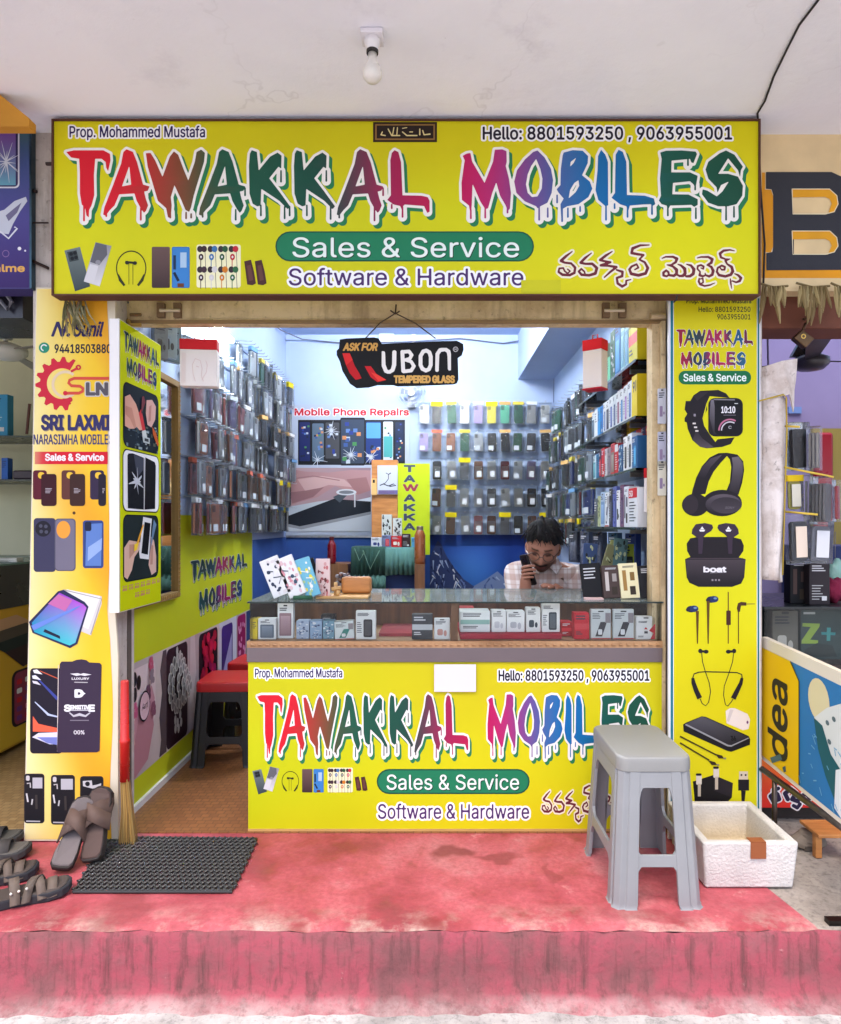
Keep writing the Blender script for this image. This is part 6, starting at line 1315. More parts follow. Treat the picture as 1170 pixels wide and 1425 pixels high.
def headf(d, p):
    x, y, z = p
    if z < 0: k = 1-.26*(-z/.118)**1.6; x *= k; y *= 1-.10*(-z/.118)**2
    if y < 0:
        y *= .95
        y -= .020*g2(x, z, 0, -.022, .013, .026)+.010*g2(x, z, 0, -.034, .017, .010)
        y += .010*(g2(x, z, .030, .008, .018, .012)+g2(x, z, -.030, .008, .018, .012))
        y -= .005*(g2(x, z, .030, .026, .024, .007)+g2(x, z, -.030, .026, .024, .007))
        y -= .006*g2(x, z, 0, -.058, .022, .006)+.006*g2(x, z, 0, -.069, .018, .005)+.008*g2(x, z, 0, -.100, .022, .014); y += .004*g2(x, z, 0, -.063, .022, .003)
    return Vector((x, y, z))
def headc(x, y, z):
    if y < -.01:
        e = min(math.hypot((x-.030)/1.5, z-.006), math.hypot((x+.030)/1.5, z-.006))
        if e < .010 and abs(z-.001) < .0022: return (30,20,18)
        if e < .010: return (132,88,70)
        if abs(abs(x)-.031) < .019 and abs(z-.026) < .0045: return (32,22,20)
        if abs(x) < .030 and -.057 < z < -.044: return (44,30,26)
        if abs(x) < .020 and -.074 < z < -.058: return (140,84,76)
        if z < -.074 and abs(x) < .05: return (112,76,62)
    if z < -.035 and y < .03: return (112,76,62)
    return SK
body.ellipsoid((0, 0, 0), (.074, .092, .118), headc, 56, 52, headf, HM)
for s in (-1, 1): body.ellipsoid((s*.074, .012, -.008), (.010, .018, .030), SK, 10, 8, None, HM)
body.build('body', 'skin', pr, smooth=True)
hair = MB(); r_ = random.Random(11)
def hairf(d, p):
    k = 1+.05*math.sin(9*d.x+4*d.z)+.04*math.sin(13*d.y+7*d.x)+.03*math.sin(23*d.z+17*d.x)
    lim = -.03 if d.y > .25 else .062+.010*math.sin(14*d.x+1)-.10*max(0, abs(d.x)-.5)
    if p.z < lim: p = Vector((p.x*.86, p.y*.86, max(p.z, lim-.012)))
    return p*k
hair.ellipsoid((0, .006, .026), (.084, .103, .122), (20,17,18), 44, 34, hairf, HM)
for k in range(420):
    th = r_.uniform(0, 2*math.pi); el = r_.uniform(.25, 1.5) if math.sin(th) > -.2 else r_.uniform(.62, 1.5); d = Vector((math.cos(th)*math.cos(el), math.sin(th)*math.cos(el), math.sin(el)))
    p = Vector((d.x*.083, .006+d.y*.102, .022+d.z*.118)); tn = Vector((r_.uniform(-.6, .9), -.6 if d.y < .4 else .5, -.5)).normalized(); pts = [p*.97, p*1.05+tn*.014, p*1.06+tn*.034, p*1.02+tn*.05]
    hair.tube(pts, [.003, .0032, .002, .0006], (22+r_.randint(-6, 8), 18, 19), 4, HM)
hair.build('hair', 'fabric', pr, smooth=True)
gl = MB()
for s in (-1, 1):
    gl.tube([(s*.032+.024*math.cos(R(24*k)), -.101+.006*abs(math.cos(R(24*k))), .002+.021*math.sin(R(24*k))) for k in range(16)], .0018, (60,46,36), 5, HM); gl.tube([(s*.056, -.094, .006), (s*.078, -.04, .006), (s*.08, .01, .0)], .0018, (60,46,36), 5, HM)
gl.tube([(-.009, -.106, .006), (.009, -.106, .006)], .0018, (60,46,36), 5, HM); gl.build('glasses', 'gloss', pr)
SN_ = [(xc,1.00,.45,(.165,.125)),(xc,.97,.57,(.152,.115)),(xc,.885,.74,(.160,.112)),(xc,.805,.872,(.150,.098)),(xc+.005,.772,.928,(.078,.066)),
 (xc-.145,.80,.885,.070),(xc-.13,.61,.748,.056),(xc-.112,.585,.81,.044),(xc+.145,.80,.885,.070),(xc+.168,.68,.71,.058),(xc+.075,.595,.795,.044)]
v_, f_ = skin(SN_, [(0,1),(1,2),(2,3),(3,4),(3,5),(5,6),(6,7),(3,8),(8,9),(9,10)]); shirt = MB().add(v_, f_, (200,180,170))
so = shirt.build('shirt', 'plaid_cloth', pr, smooth=True)
cl_ = MB()
for s in (-1, 1):
    p = [(xc+s*.058,.765,.975),(xc+s*.01,.700,.930),(xc+s*.042,.690,.898),(xc+s*.080,.745,.935)]
    cl_.add(p+[(x, y+.008, z-.003) for x, y, z in p], [(0,1,2,3),(7,6,5,4),(0,4,5,1),(1,5,6,2),(2,6,7,3),(3,7,4,0)], (206,200,200))
cl_.build('collar', 'plaid_cloth', pr, bevel=.003)
v_, f_ = skin([(xc,1.0,.42,(.16,.115)),(xc-.10,.93,.43,.095),(xc-.14,.60,.435,.066),(xc-.14,.665,.2,.058),(xc-.14,.68,.09,.052),(xc+.10,.93,.43,.095),(xc+.14,.60,.435,.066),(xc+.14,.665,.2,.058),(xc+.14,.68,.09,.052)], [(0,1),(1,2),(2,3),(3,4),(0,5),(5,6),(6,7),(7,8)])
MB().add(v_, f_, (40,44,60)).build('trousers', 'fabric', pr, smooth=True)
PM = Matrix.Translation((hx+.016, hy+.012, hz_+.018)) @ Matrix.Rotation(R(-18), 4, 'Y') @ Matrix.Rotation(R(-66), 4, 'Z')
m = MB(); slab(m, .066, .009, .145, .01, (18,18,22), PM); m.build('smartphone', 'gloss', label='black smartphone held to the cheek of the man', cat='phone', bevel=.002)

# ---------------- on the platform ----------------
mt = MB(); c00, c10, c11, c01 = [Vector((X(px, Y), Y)) for px, Y in ((150,-.06),(357,-.07),(322,-.42),(103,-.42))]
nx, ny = 27, 15; r_ = random.Random(1)
for j in range(ny):
    for i in range(nx):
        u, v = (i+.5+(.25 if j % 2 else -.25))/nx, (j+.5)/ny; p = (c00*(1-u)+c10*u)*(1-v)+(c01*(1-u)+c11*u)*v
        a0 = .0128; dust = max(0, .8-1.5*u)*max(0, .9-1.3*v); cc_ = tuple(36+74*dust*r_.uniform(.6, 1.1)*k for k in (1, .97, .9))
        pts = [(p.x+a0*math.cos(R(60*k+30)), p.y+a0*.92*math.sin(R(60*k+30)), .009+.0025*((k % 2)*2-1)) for k in range(7)]
        mt.tube(pts, .0036, cc_, 5, cap=False)
        q = (c00*(1-u)+c10*u)*(1-(v+.5/ny))+(c01*(1-u)+c11*u)*(v+.5/ny); mt.tube([(q.x-.010, q.y, .005), (q.x, q.y+.002, .0105), (q.x+.010, q.y, .005)], .0034, cc_, 5)
mt.tube([(c.x, c.y, .006) for c in (c00, c10, c11, c01, c00)], .0055, (34,33,32), 6)
mt.build('rubber_mat', 'plastic', label='black rubber link door mat lying on the pink platform', cat='doormat')
def sandal(label, L, cols, loc, rot, style='cross', group=None):
    t = thing('sandal', label, 'sandal', (0, 0, 0), group); W_ = L*.36
    prof = [(-.5,0),(-.49,.30),(-.44,.40),(-.3,.42),(-.1,.37),(.1,.42),(.27,.5),(.40,.46),(.47,.32),(.5,.08)]
    ol = [(w*W_*1.0, y*L) for y, w in prof]+[(-w*W_*(.92 if -.2 < y < .2 else 1.0), y*L) for y, w in prof[::-1]]
    def rise(y): return .012*max(0, (y/L-.28)/.22)**2+.006*max(0, -(y/L+.2)/.3)
    n = len(ol); m = MB()
    def ringz(z, k): return [(x*k, y*k, z+rise(y)) for x, y in ol]
    vs = ringz(.0, .97)+ringz(.004, 1)+ringz(.022, 1)+ringz(.026, .975); m.add(vs, [(i*n+k, i*n+(k+1) % n, (i+1)*n+(k+1) % n, (i+1)*n+k) for i in range(3) for k in range(n)]+[tuple(range(n-1, -1, -1))], cols[0]); m.add(vs[-n:], [tuple(range(n))], cols[0]); m.build('sole', 'matte', t, smooth=False)
    vs = ringz(.0265, .93)+ringz(.029, .90); MB().add(vs, [(k, (k+1) % n, n+(k+1) % n, n+k) for k in range(n)]+[tuple(range(n, 2*n))], cols[1]).build('insole', 'matte', t)
    def strap(y0, y1, w, hgt, c, sk=0, nm='strap'):
        pts0, pts1 = [], []; nn = 10
        for k in range(nn+1):
            u = -1+2*k/nn; ym = y0+(y1-y0)*(k/nn); ww = .44*W_+.006; z = .012+hgt*(1-abs(u)**2.6)
            pts0.append((u*ww, ym-w/2, z)); pts1.append((u*ww, ym+w/2+sk*u, z+.002))
        vs = pts0+pts1+[(x*.93, y, z-.004) for x, y, z in pts0]+[(x*.93, y, z-.004) for x, y, z in pts1]; q = nn+1; fs = []
        for k in range(nn): fs += [(k, k+1, q+k+1, q+k), (2*q+k, 3*q+k, 3*q+k+1, 2*q+k+1), (k, 2*q+k, 2*q+k+1, k+1), (q+k, q+k+1, 3*q+k+1, 3*q+k)]
        MB().add(vs, fs, c).build(nm, 'matte', t, smooth=True)
    if style == 'cross': strap(-.02*L, .20*L, .26*L, .050, cols[2]); strap(.20*L, -.0*L, .22*L, .054, cols[3])
    elif style == 'multi':
        strap(.30*L, .30*L, .10*L, .036, cols[2]); strap(.12*L, .20*L, .09*L, .046, cols[2]); strap(.20*L, .04*L, .09*L, .050, cols[3]); strap(-.10*L, -.06*L, .10*L, .058, cols[2]); strap(-.38*L, -.38*L, .07*L, .060, cols[3])
        for k in range(3): MB().ellipsoid((.42*W_, -.10*L+.02*k, .045+.003*k), (.004,.004,.004), (220,216,206), 8, 6).build('stud', 'gloss', t)
    else: strap(.12*L, .16*L, .24*L, .045, cols[2])
    t.location = loc; t.rotation_euler = tuple(R(q) for q in rot); return t
br = [(62,50,46),(86,66,60),(118,96,84),(126,104,90)]
def lean(heel, toe): # rotation that lays the sole from heel to toe
    h_, t_ = Vector(heel), Vector(toe); d = (t_-h_); L_ = d.length; return (h_+t_)/2, L_, d.normalized()
for lb, heel, toe, nrm, ins in (('brown crossed-strap sandal, left one of the pair leaning on the left pillar', (X(84,-.30),-.30,.004), (X(121,-.13),-.125,Z(1113,-.125)), (.25,-.75,.6), (112,102,102)), ('brown crossed-strap sandal, right one of the pair leaning on the left pillar', (X(131,-.24),-.24,.004), (X(146,-.10),-.10,Z(1097,-.10)), (-.1,-.8,.55), (84,64,58))):
    c, L_, d = lean(heel, toe); t = sandal(lb, L_, [(44,36,34), ins, (92,72,64), (102,80,70)], (0,0,0), (0,0,0), 'cross', 'sandals leaning on the left pillar')
    z = Vector(nrm); z = (z-d*z.dot(d)).normalized(); x = d.cross(z); Mx = Matrix((x, d, z)).transposed().to_4x4(); Mx.translation = c; t.matrix_world = Mx; t.rotation_mode = 'XYZ'; t.location = c; t.rotation_euler = Mx.to_euler()
gb = [(42,44,50),(72,62,57),(104,90,80),(92,80,71)]
sandal('grey-brown strappy sandal with pearly studs, nearest at the left edge', .265, gb, (X(28,-.47),-.46,.001), (0,0,-62), 'multi', 'strappy sandals at the left edge')
sandal('grey-brown strappy sandal partly hidden, second of the pair at the left edge', .265, gb, (X(-14,-.36),-.355,.001), (0,0,-66), 'multi', 'strappy sandals at the left edge')
sandal('dark grey slipper whose toe shows at the left edge', .26, [(60,60,60),(96,92,86),(70,66,64),(70,66,64)], (X(-20,-.22),-.20,.001), (0,0,-80), 'band', 'dark slippers at the left edge')
sandal('dark grey slipper nearest the left neighbour, mostly out of the photo', .26, [(56,56,56),(80,78,72),(66,62,60),(66,62,60)], (X(-38,-.16),-.10,.001), (0,0,-84), 'band', 'dark slippers at the left edge')
# broom
bm = thing('broom', 'grass broom with a red plastic sleeve standing against the left pillar', 'broom', (X(178,-.1), -.1, 0))
r_ = random.Random(9); m = MB(); bx_ = X(175,-.10)
for k in range(150):
    u, v = r_.uniform(-1, 1), r_.uniform(-1, 1); m.tube([(bx_-.004+u*.012, -.10+v*.010, .235), (bx_+u*.018+.004, -.10+v*.013, .12), (bx_+.004+u*.030+.004, -.105+v*.018, .002+r_.uniform(0, .02))], [.0022,.0019,.0008], r_.choice([(196,156,84),(176,134,66),(206,172,104),(150,112,56)]), 4)
m.build('bristles', 'matte', bm)
MB().lathe([(.017,.225),(.0165,.36),(.0175,.362),(.0175,.372),(.015,.374),(.0135,.575),(.012,.58)], (206,40,34), 14, cx=bx_-.004, cy=-.10).build('sleeve', 'gloss', bm, smooth=True)
# foam box
fo = thing('foam_box', 'open white polystyrene box with brown tape beside the grey stool', 'box', (1.0, -.24, 0))
x0, x1, y0, y1, h = .838, 1.135, -.405, -.085, .150; tk = .028; fl_ = .03
m = MB(); r_ = random.Random(2)
oc = [(x0+.012,y0+.012),(x1-.012,y0+.012),(x1-.012,y1-.012),(x0+.012,y1-.012)]; ot = [(x0,y0),(x1,y0),(x1,y1),(x0,y1)]
it = [(x0+tk,y0+tk),(x1-tk,y0+tk),(x1-tk,y1-tk),(x0+tk,y1-tk)]; ib = [(x0+tk+.01,y0+tk+.01),(x1-tk-.01,y0+tk+.01),(x1-tk-.01,y1-tk-.01),(x0+tk+.01,y1-tk-.01)]
vs = [p+(.002,) for p in oc]+[p+(h,) for p in ot]+[p+(h-.002,) for p in it]+[p+(fl_,) for p in ib]
cin = lambda x, y, z: (224,220,216) if (z > h-.01 or x < x0+.02 or x > x1-.02 or y < y0+.02 or y > y1-.02) else (212,194,160)
m.add(vs, [(3,2,1,0)]+[(r0*4+k, r0*4+(k+1) % 4, (r0+1)*4+(k+1) % 4, (r0+1)*4+k) for r0 in range(3) for k in range(4)]+[(12,13,14,15)], cin)
fob = m.build('box_body', 'foam', fo, bevel=.008, seg=3)
MB().box(.985, 1.032, y0-.002, y0+.001, h-.05, h+.001, (150,88,54)).box(.985, 1.032, y0-.002, y0+.03, h+.0005, h+.002, (150,88,54)).box(1.012, 1.014, y0+tk-.001, y0+tk+.002, h-.055, h-.002, (120,80,50)).build('brown_tape', 'print', fo)
# ---------------- right neighbour ----------------
XP = 1.205; pn = thing('counter_banner', 'leaning yellow and blue printed board along the side of the right-hand counter', 'banner', (XP, -.25, .1))
yA, yB = .02, -.56
def zat(px, py, y=None):
    Y = XP*F/(px-CX)-D0; return Y, Z(py, Y)
top0, top1 = zat(1060, 886), zat(1172, 937); bot0, bot1 = zat(1060, 1056), zat(1172, 1148)
def pf(u, v):
    y = top0[0]+(top1[0]-top0[0])*u; za = top0[1]+(top1[1]-top0[1])*u; zb2 = bot0[1]+(bot1[1]-bot0[1])*u; return (XP, y, za+(zb2-za)*v)
m = MB(); p = [pf(0,0), pf(1.6,0), pf(1.6,1), pf(0,1)]; m.add(p+[(XP+.02, y, z) for _, y, z in p], [(0,1,2,3),(7,6,5,4),(0,4,5,1),(1,5,6,2),(2,6,7,3),(3,7,4,0)], (226,214,190)).build('board', 'print', pn)
a = Art(pf, (-1, 0, 0), dz=.0008); PU = lambda px: (XP*F/(px-CX)-D0-top0[0])/(top1[0]-top0[0])
ub = PU(1113)
a.rect(.0, .0, 1.6, 1., (232,222,204)); a.rect(.01, .085, 1.6, .965, (40,120,180)); a.poly([(.01,.085),(PU(1101),.085),(ub,.2),(ub,.965),(.01,.965)], (242,196,16)); a.line([(PU(1101),.085),(ub,.2),(ub,.965)], .012, (60,50,20))
HV = abs(top0[1]-bot0[1]); LU = abs(top1[0]-top0[0])
a.text('dea', .88, .28, PU(1096), PU(1070), (42,38,34), .016, rot90=True); a.poly([(PU(1073),.93),(PU(1087),.84),(PU(1090),.87),(PU(1076),.96)], (80,110,120)); a.poly([(PU(1090),.93),(PU(1094),.90),(PU(1095),.94),(PU(1092),.96)], (60,90,110))
a.ell(PU(1140), .26, .12, .15, (226,214,170), 20); a.poly([(PU(1134),.40),(PU(1152),.28),(PU(1172),.2),(PU(1180),.5),(PU(1172),.66),(PU(1160),.62),(PU(1145),.55)], (222,226,222)); a.poly([(PU(1134),.40),(PU(1146),.42),(PU(1158),.58),(PU(1172),.64),(PU(1172),.95),(PU(1150),.75),(PU(1140),.6)], (24,90,100)); a.poly([(PU(1165),.66),(PU(1180),.6),(PU(1180),.98),(PU(1163),.92)], (226,230,232))
for (x, y) in ((1153,.38),(1162,.33),(1156,.50)): a.ell(PU(x), y, .02, .018, (90,110,116), 10)
r_ = random.Random(3)
for k in range(24): u = r_.uniform(.5, 1.2); v = r_.uniform(.5, .95); a.line([(u, v), (u+r_.uniform(.01,.04), v+r_.uniform(-.02,.05))], .008, (110,170,206))
a.build('printed_face', pn)
rp_ = thing('red_board', 'red board with dark lettering under the yellow and blue banner', 'board', (1.35, .06, .06))
a = Art(*front(.06)); a.mb.box(X(1059,.06), X(1250,.06), .06, .08, Z(1124,.06), Z(1030,.06), (206,50,40))
a.quad_grad(1059, 1050, 1170, 1123, lambda u, v: (226,120-(v-1050)*1.0,40), 2, 5)
dk, wt = (40,30,60), (236,226,226); S_ = [[(1078,1103,3),(1072,1108,3),(1076,1115,3),(1084,1112,3),(1082,1105,2.5),(1076,1100,2.5),(1083,1097,2.5)],[(1096,1112,3),(1092,1104,3),(1100,1098,3),(1107,1104,3),(1102,1112,3),(1110,1115,3)],[(1104,1121,2.5),(1109,1124,2.5),(1113,1119,2.5)],[(1114,1110,3),(1120,1104,3),(1127,1109,3),(1122,1116,3),(1116,1113,2.5)]]
S, xx0, yy0, hh = sdf_grid((), S_, 5, .8); a.shape(ms(S-1.8, xx0, yy0, hh), lambda x, y: (x, y), wt); a.shape(ms(S, xx0, yy0, hh), lambda x, y: (x, y), dk); a.build('board', rp_)
pp = MB(); pA = P(1060,1070,-.06); pB = (X(1172,-.42), -.42, Z(1152,-.42)); dv = Vector(pB)-Vector(pA)
pp.tube([pA, tuple(Vector(pA)+dv*1.5)], .011, (126,116,108), 10); pq = Vector(pA)+dv*.18; pp.tube([tuple(pq), (pq.x, pq.y, .0)], .009, (96,84,76), 8)
pp.build('steel_pipe', 'metal', label='grey steel pipe rail sloping down beside the red board', cat='pipe', smooth=True)
ws = MB(); Y = -.2; x0 = X(1135,Y)
for k, (dx, dy) in enumerate(((0,0),(.09,-.02),(.02,.08))): ws.box(x0+dx, x0+dx+.022, Y+dy, Y+dy+.022, 0, Z(1163,Y), (196,130,60))
ws.box(x0-.002, x0+.115, Y-.02, Y+.10, Z(1163,Y), Z(1158,Y), (196,130,60)); ws.build('wooden_crate_stand', 'wood_orange', label='small orange wooden stand at the right edge under the pipe', cat='stand', bevel=.002)
m = MB(); m.ellipsoid((X(1128,-.13), -.12, .03), (.06,.04,.032), (150,136,120), 12, 8, lambda d, p: p*(1+.12*math.sin(5*d.x+3*d.z)+.08*math.sin(9*d.y))); m.build('stone', 'plaster', label='rough grey stone lying under the red board', cat='stone')
box('brick_piece', 'plaster', (X(1114,-.12),X(1127,-.12),-.15,-.12,0,.016), (96,86,76), label='flat broken brick piece on the grey concrete', cat='brick')
box('metal_bar', 'metal', (X(1144,-.55),X(1190,-.55),-.585,-.56,-.002,.012), (60,54,50), label='dark flat metal bar lying at the right end of the platform edge', cat='bar')
# glass counter with boxes behind the banner
gc = thing('glass_counter', 'dark glass display counter of the right-hand shop', 'counter', (1.5, .3, 0)); Y = .12
zt_, zb_ = Z(843,Y), Z(925,Y)
MB().box(X(1062,Y), X(1300,Y), Y, Y+.5, 0, zb_, (60,50,46)).box(X(1062,Y), X(1300,Y), Y+.2, Y+.5, zb_, zt_-.012, (34,40,40)).build('counter_body', 'matte', gc)
MB().box(X(1058,Y), X(1300,Y), Y-.03, Y+.5, zt_-.012, zt_, (40,44,44)).build('counter_top', 'gloss', gc, bevel=.002)
MB().box(X(1064,Y), X(1300,Y), Y+.001, Y+.005, zb_, zt_-.0125).build('front_glass', 'glass', gc)
a = Art(*front(Y+.10)); a.mb.box(X(1114,Y+.1), X(1190,Y+.1), Y+.1, Y+.16, zb_+.001, Z(848,Y+.1), (58,78,78))
a.at(1050, 830, 6.475); a.poly([(432,240),(588,245),(582,275),(500,390),(572,395),(570,425),(420,425),(424,395),(505,275),(430,270)], (160,190,80)); a.poly([(600,320),(730,325),(725,350),(602,345)], (60,150,150)); a.poly([(650,280),(685,282),(680,400),(648,400)], (70,160,156)); a.rect(440, 140, 545, 160, (200,206,206)); a.poly([(450,480),(560,420),(700,440),(740,540),(450,545)], (44,60,60)); a.at(); a.build('phone_box', gc)
carton('box with a picture of a bearded man in a hat inside the right-hand glass counter', 'box', ((X(1075,Y+.08)+X(1112,Y+.08))/2, Y+.11, zb_+.001), (X(1112,Y)-X(1075,Y), .05, Z(850,Y+.08)-zb_), (110,106,96), 'buds', (206,200,190), c3=(60,50,44))
for k, (p0, p1, yt, c, st, c2, lb, dy) in enumerate(((1100,1127,780,(26,26,30),'two',(90,70,66),'black pointed-top box standing on the right-hand glass counter',.06),(1127,1156,781,(52,46,50),'text',(90,90,90),'tall charcoal box with white print on the right-hand glass counter',.02))):
    carton(lb, 'box', ((X(p0,Y+dy)+X(p1,Y+dy))/2, Y+dy+.03, zt_+.0005), (X(p1,Y)-X(p0,Y), .05, Z(yt,Y+dy)-zt_), c, st, c2, c3=(190,190,190))
m = MB(); m.ellipsoid((X(1164,.2), .22, zt_+.05), (.05,.04,.05), (150,30,70), 14, 10, lambda d, p: p*(1+.15*math.sin(8*d.x+5*d.z))); m.build('pink_bundle', 'fabric', label='magenta cloth bundle at the right end of the glass counter', cat='cloth', smooth=True)
m = MB(); m.ellipsoid((X(1166,.3), .32, Z(800,.3)), (.04,.03,.06), (150,196,180), 14, 10, lambda d, p: p*(1+.2*math.sin(6*d.x+7*d.z))); m.tube([(X(1166,.3), .32, Z(780,.3)), (X(1166,.3), .32, Z(740,.3))], .002, (120,120,120), 4); m.build('mint_bag', 'gloss', label='hanging mint green plastic bag above the magenta bundle', cat='bag', smooth=True)
# tarp roll, rods and hanging packs
tp = thing('rolled_banner', 'dirty white plastic banner folded upright beside the right pillar', 'banner', (X(1080,-.03), -.03, Z(806,-.03)))
vs = []; fs = []; rowsN = 26; cn = 13
for j in range(rowsN+1):
    t = j/rowsN; y_ = 552+(806-552)*t
    for k in range(cn+1):
        u = k/cn; px = 1055+(1093-5*t-1055)*u+(1.2*math.sin(9*t+3*u)); vs.append((X(px, -.02), -.02-.045*math.sin(math.pi*min(1, u*1.05))-.006*math.sin(5*t+8*u), Z(y_+(4 if k > 9 else 0), -.02)))
for j in range(rowsN): fs += [(j*(cn+1)+k, j*(cn+1)+k+1, (j+1)*(cn+1)+k+1, (j+1)*(cn+1)+k) for k in range(cn)]
o = MB().add(vs, fs, (214,204,198)).build('roll', 'tarp_white', tp, smooth=True); md = o.modifiers.new('s', 'SOLIDIFY'); md.thickness = .004
fl = [(1055,513),(1080,506),(1107,500),(1104,530),(1100,545),(1099,568),(1098,575),(1090,552),(1072,556),(1055,560)]
m = MB().prism(fl, lambda u, v: (X(u,-.03), -.058+.02*math.sin(u*.12), Z(v,-.03)), lambda u, v: (X(u,-.03), -.050+.02*math.sin(u*.12), Z(v,-.03)), (196,176,160)); m.build('flap', 'tarp_white', tp)
MB().tube([P(1056,558,-.07), P(1090,549,-.072), P(1094,553,-.07), P(1095,600,-.066), P(1092,700,-.064), P(1089,800,-.062)], .0028, (196,166,50), 5).build('yellow_binding', 'matte', tp, smooth=True)
for k, (y0, y1, x1, lb) in enumerate(((593,594,1112,'upper'),(650,664,1160,'middle'),(712,716,1138,'lower'))):
    MB().tube([P(1091,y0,-.03), (X(x1,-.1), -.1, Z(y1,-.1))], .0038, (236,200,70), 8).build('peg_rod', 'plastic', label='%s yellow peg rod sticking out beside the folded banner' % lb, cat='rod', smooth=True)
def bagpack(lb, px0, px1, py0, py1, Y, col, n=1, rz=0, top=None, tagc=None):
    t = thing('bagged_case', lb, 'phone case'); w = X(px1,Y)-X(px0,Y); h = Z(py0,Y)-Z(py1,Y); nn = n
    MB().box(-w/2, w/2, -.006*nn-.004, .006*nn+.004, -h, 0).build('clear_bag', 'sleeve', t)
    for k in range(nn): m = MB(); slab(m, w*.78, .008, h*.8, min(.012, w*.2), tuple(max(0, q-14*k) for q in col), cz=-h*.54, cy=-.006*nn+.012*k+.006); m.build('phone_case', 'plastic', t, bevel=.002)
    if top: MB().box(-w/2-.001, w/2+.001, -.006*nn-.006, .006*nn+.006, -h*.16, .002, top).build('header_card', 'print', t)
    if tagc: MB().box(-w*.26, w*.30, -.006*nn-.0065, -.006*nn-.0045, -h*.86, -h*.24, tagc).build('paper_insert', 'print', t)
    t.location = P((px0+px1)/2, py0, Y); t.rotation_euler = (0, R(rnd.uniform(-3, 3)), R(rz))
bagpack('dark bagged case on the upper yellow rod beside the folded banner', 1093, 1126, 588, 655, .02, (54,44,40), 2, 20)
bagpack('bundle of clear bagged cases on the upper rod, right of the dark one', 1124, 1142, 594, 655, .0, (180,166,156), 3, 50)
bagpack('yellow-headed pack with a white cable picture on the middle rod', 1092, 1116, 662, 712, -.02, (196,180,40), 1, 8, (232,196,20), (232,226,206))
bagpack('thin grey bagged cases in the gap on the middle rod', 1117, 1132, 662, 718, -.02, (110,104,106), 2, 60)
bagpack('thick bundle of silvery bagged cases at the end of the middle rod', 1130, 1158, 664, 730, -.06, (120,112,112), 4, 38)
bagpack('red and white checked bagged case at the right edge', 1157, 1172, 668, 726, -.06, (206,60,66), 1, 40)
bagpack('bagged black case with a cream insert on the lower rod', 1094, 1124, 716, 785, -.05, (40,42,52), 2, 10, None, (236,216,196))
bagpack('bagged grey case with a white printed insert at the end of the lower rod', 1124, 1158, 724, 784, -.05, (130,128,140), 2, 8, None, (222,222,226))
# dried leaf garlands under the cream fascia
for (p0, p1, n, lb) in ((1060,1092,9,'withered leaf garland under the fascia beside the signboard'),(1112,1150,18,'thick bunch of withered leaves hanging mid fascia on the right'),(1160,1180,5,'withered leaves hanging from the fascia at the right edge')):
    m = MB(); r_ = random.Random(n)
    m.tube([P(p0-4,394,-.085), P((p0+p1)/2,400,-.09), P(p1+4,398,-.085)], .003, (130,110,70), 5)
    for k in range(n):
        x = p0+(p1-p0)*(k+.5)/n; L_ = r_.uniform(24, 56); dx = r_.uniform(-10, 10); pts = [(x, 398), (x+dx*.3, 398+L_*.35), (x+dx*.8, 398+L_*.75), (x+dx*1.1, 398+L_)]; ww = [1.5, r_.uniform(4, 7), r_.uniform(3, 5), .4]; vs = []; yy = -.095-r_.uniform(0, .02)
        for (a_, b_), w in zip(pts, ww): vs += [P(a_-w/2, b_, yy), P(a_, b_, yy-.006), P(a_+w/2, b_, yy+.003)]
        fs = [q for i in range(3) for q in ((3*i, 3*i+1, 3*i+4, 3*i+3), (3*i+1, 3*i+2, 3*i+5, 3*i+4))]; m.add(vs, fs, r_.choice([(176,156,106),(150,130,84),(196,178,130),(140,118,76)]))
    o = m.build('leaf_garland', 'matte', label=lb, cat='garland'); md = o.modifiers.new('s', 'SOLIDIFY'); md.thickness = .0015
# lock, sheet, ceiling fan in the right shop
lk = thing('padlock', 'brown rusty padlock hanging on a hook under the right lintel', 'padlock', P(1119, 480, -.04))
q = [(1105,470),(1117,458),(1134,471),(1122,484)]
MB().prism(q, lambda u, v: P(u, v, -.05), lambda u, v: (X(u,-.05), -.02, Z(v,-.05)), (110,84,60)).build('lock_body', 'metal', lk, bevel=.004)
MB().tube([P(1116,462,-.035), P(1121,450,-.035), P(1127,446,-.03), P(1126,440,-.02), P(1118,445,-.02)], .005, (90,66,50), 6).build('shackle', 'metal', lk, smooth=True)
a = Art(*front(-.05)); a.ring(1118, 468, 2, 3.6, (220,180,90), 10); a.build('brass_plate', lk)
MB().prism([(1124,458),(1147,459),(1130,496),(1102,496),(1109,483)], lambda u, v: P(u, v, .9), lambda u, v: (X(u,.9), .93, Z(v,.9)), (26,26,34)).build('speaker_panel', 'gloss', label='slanted black panel hanging behind the padlock', cat='panel')
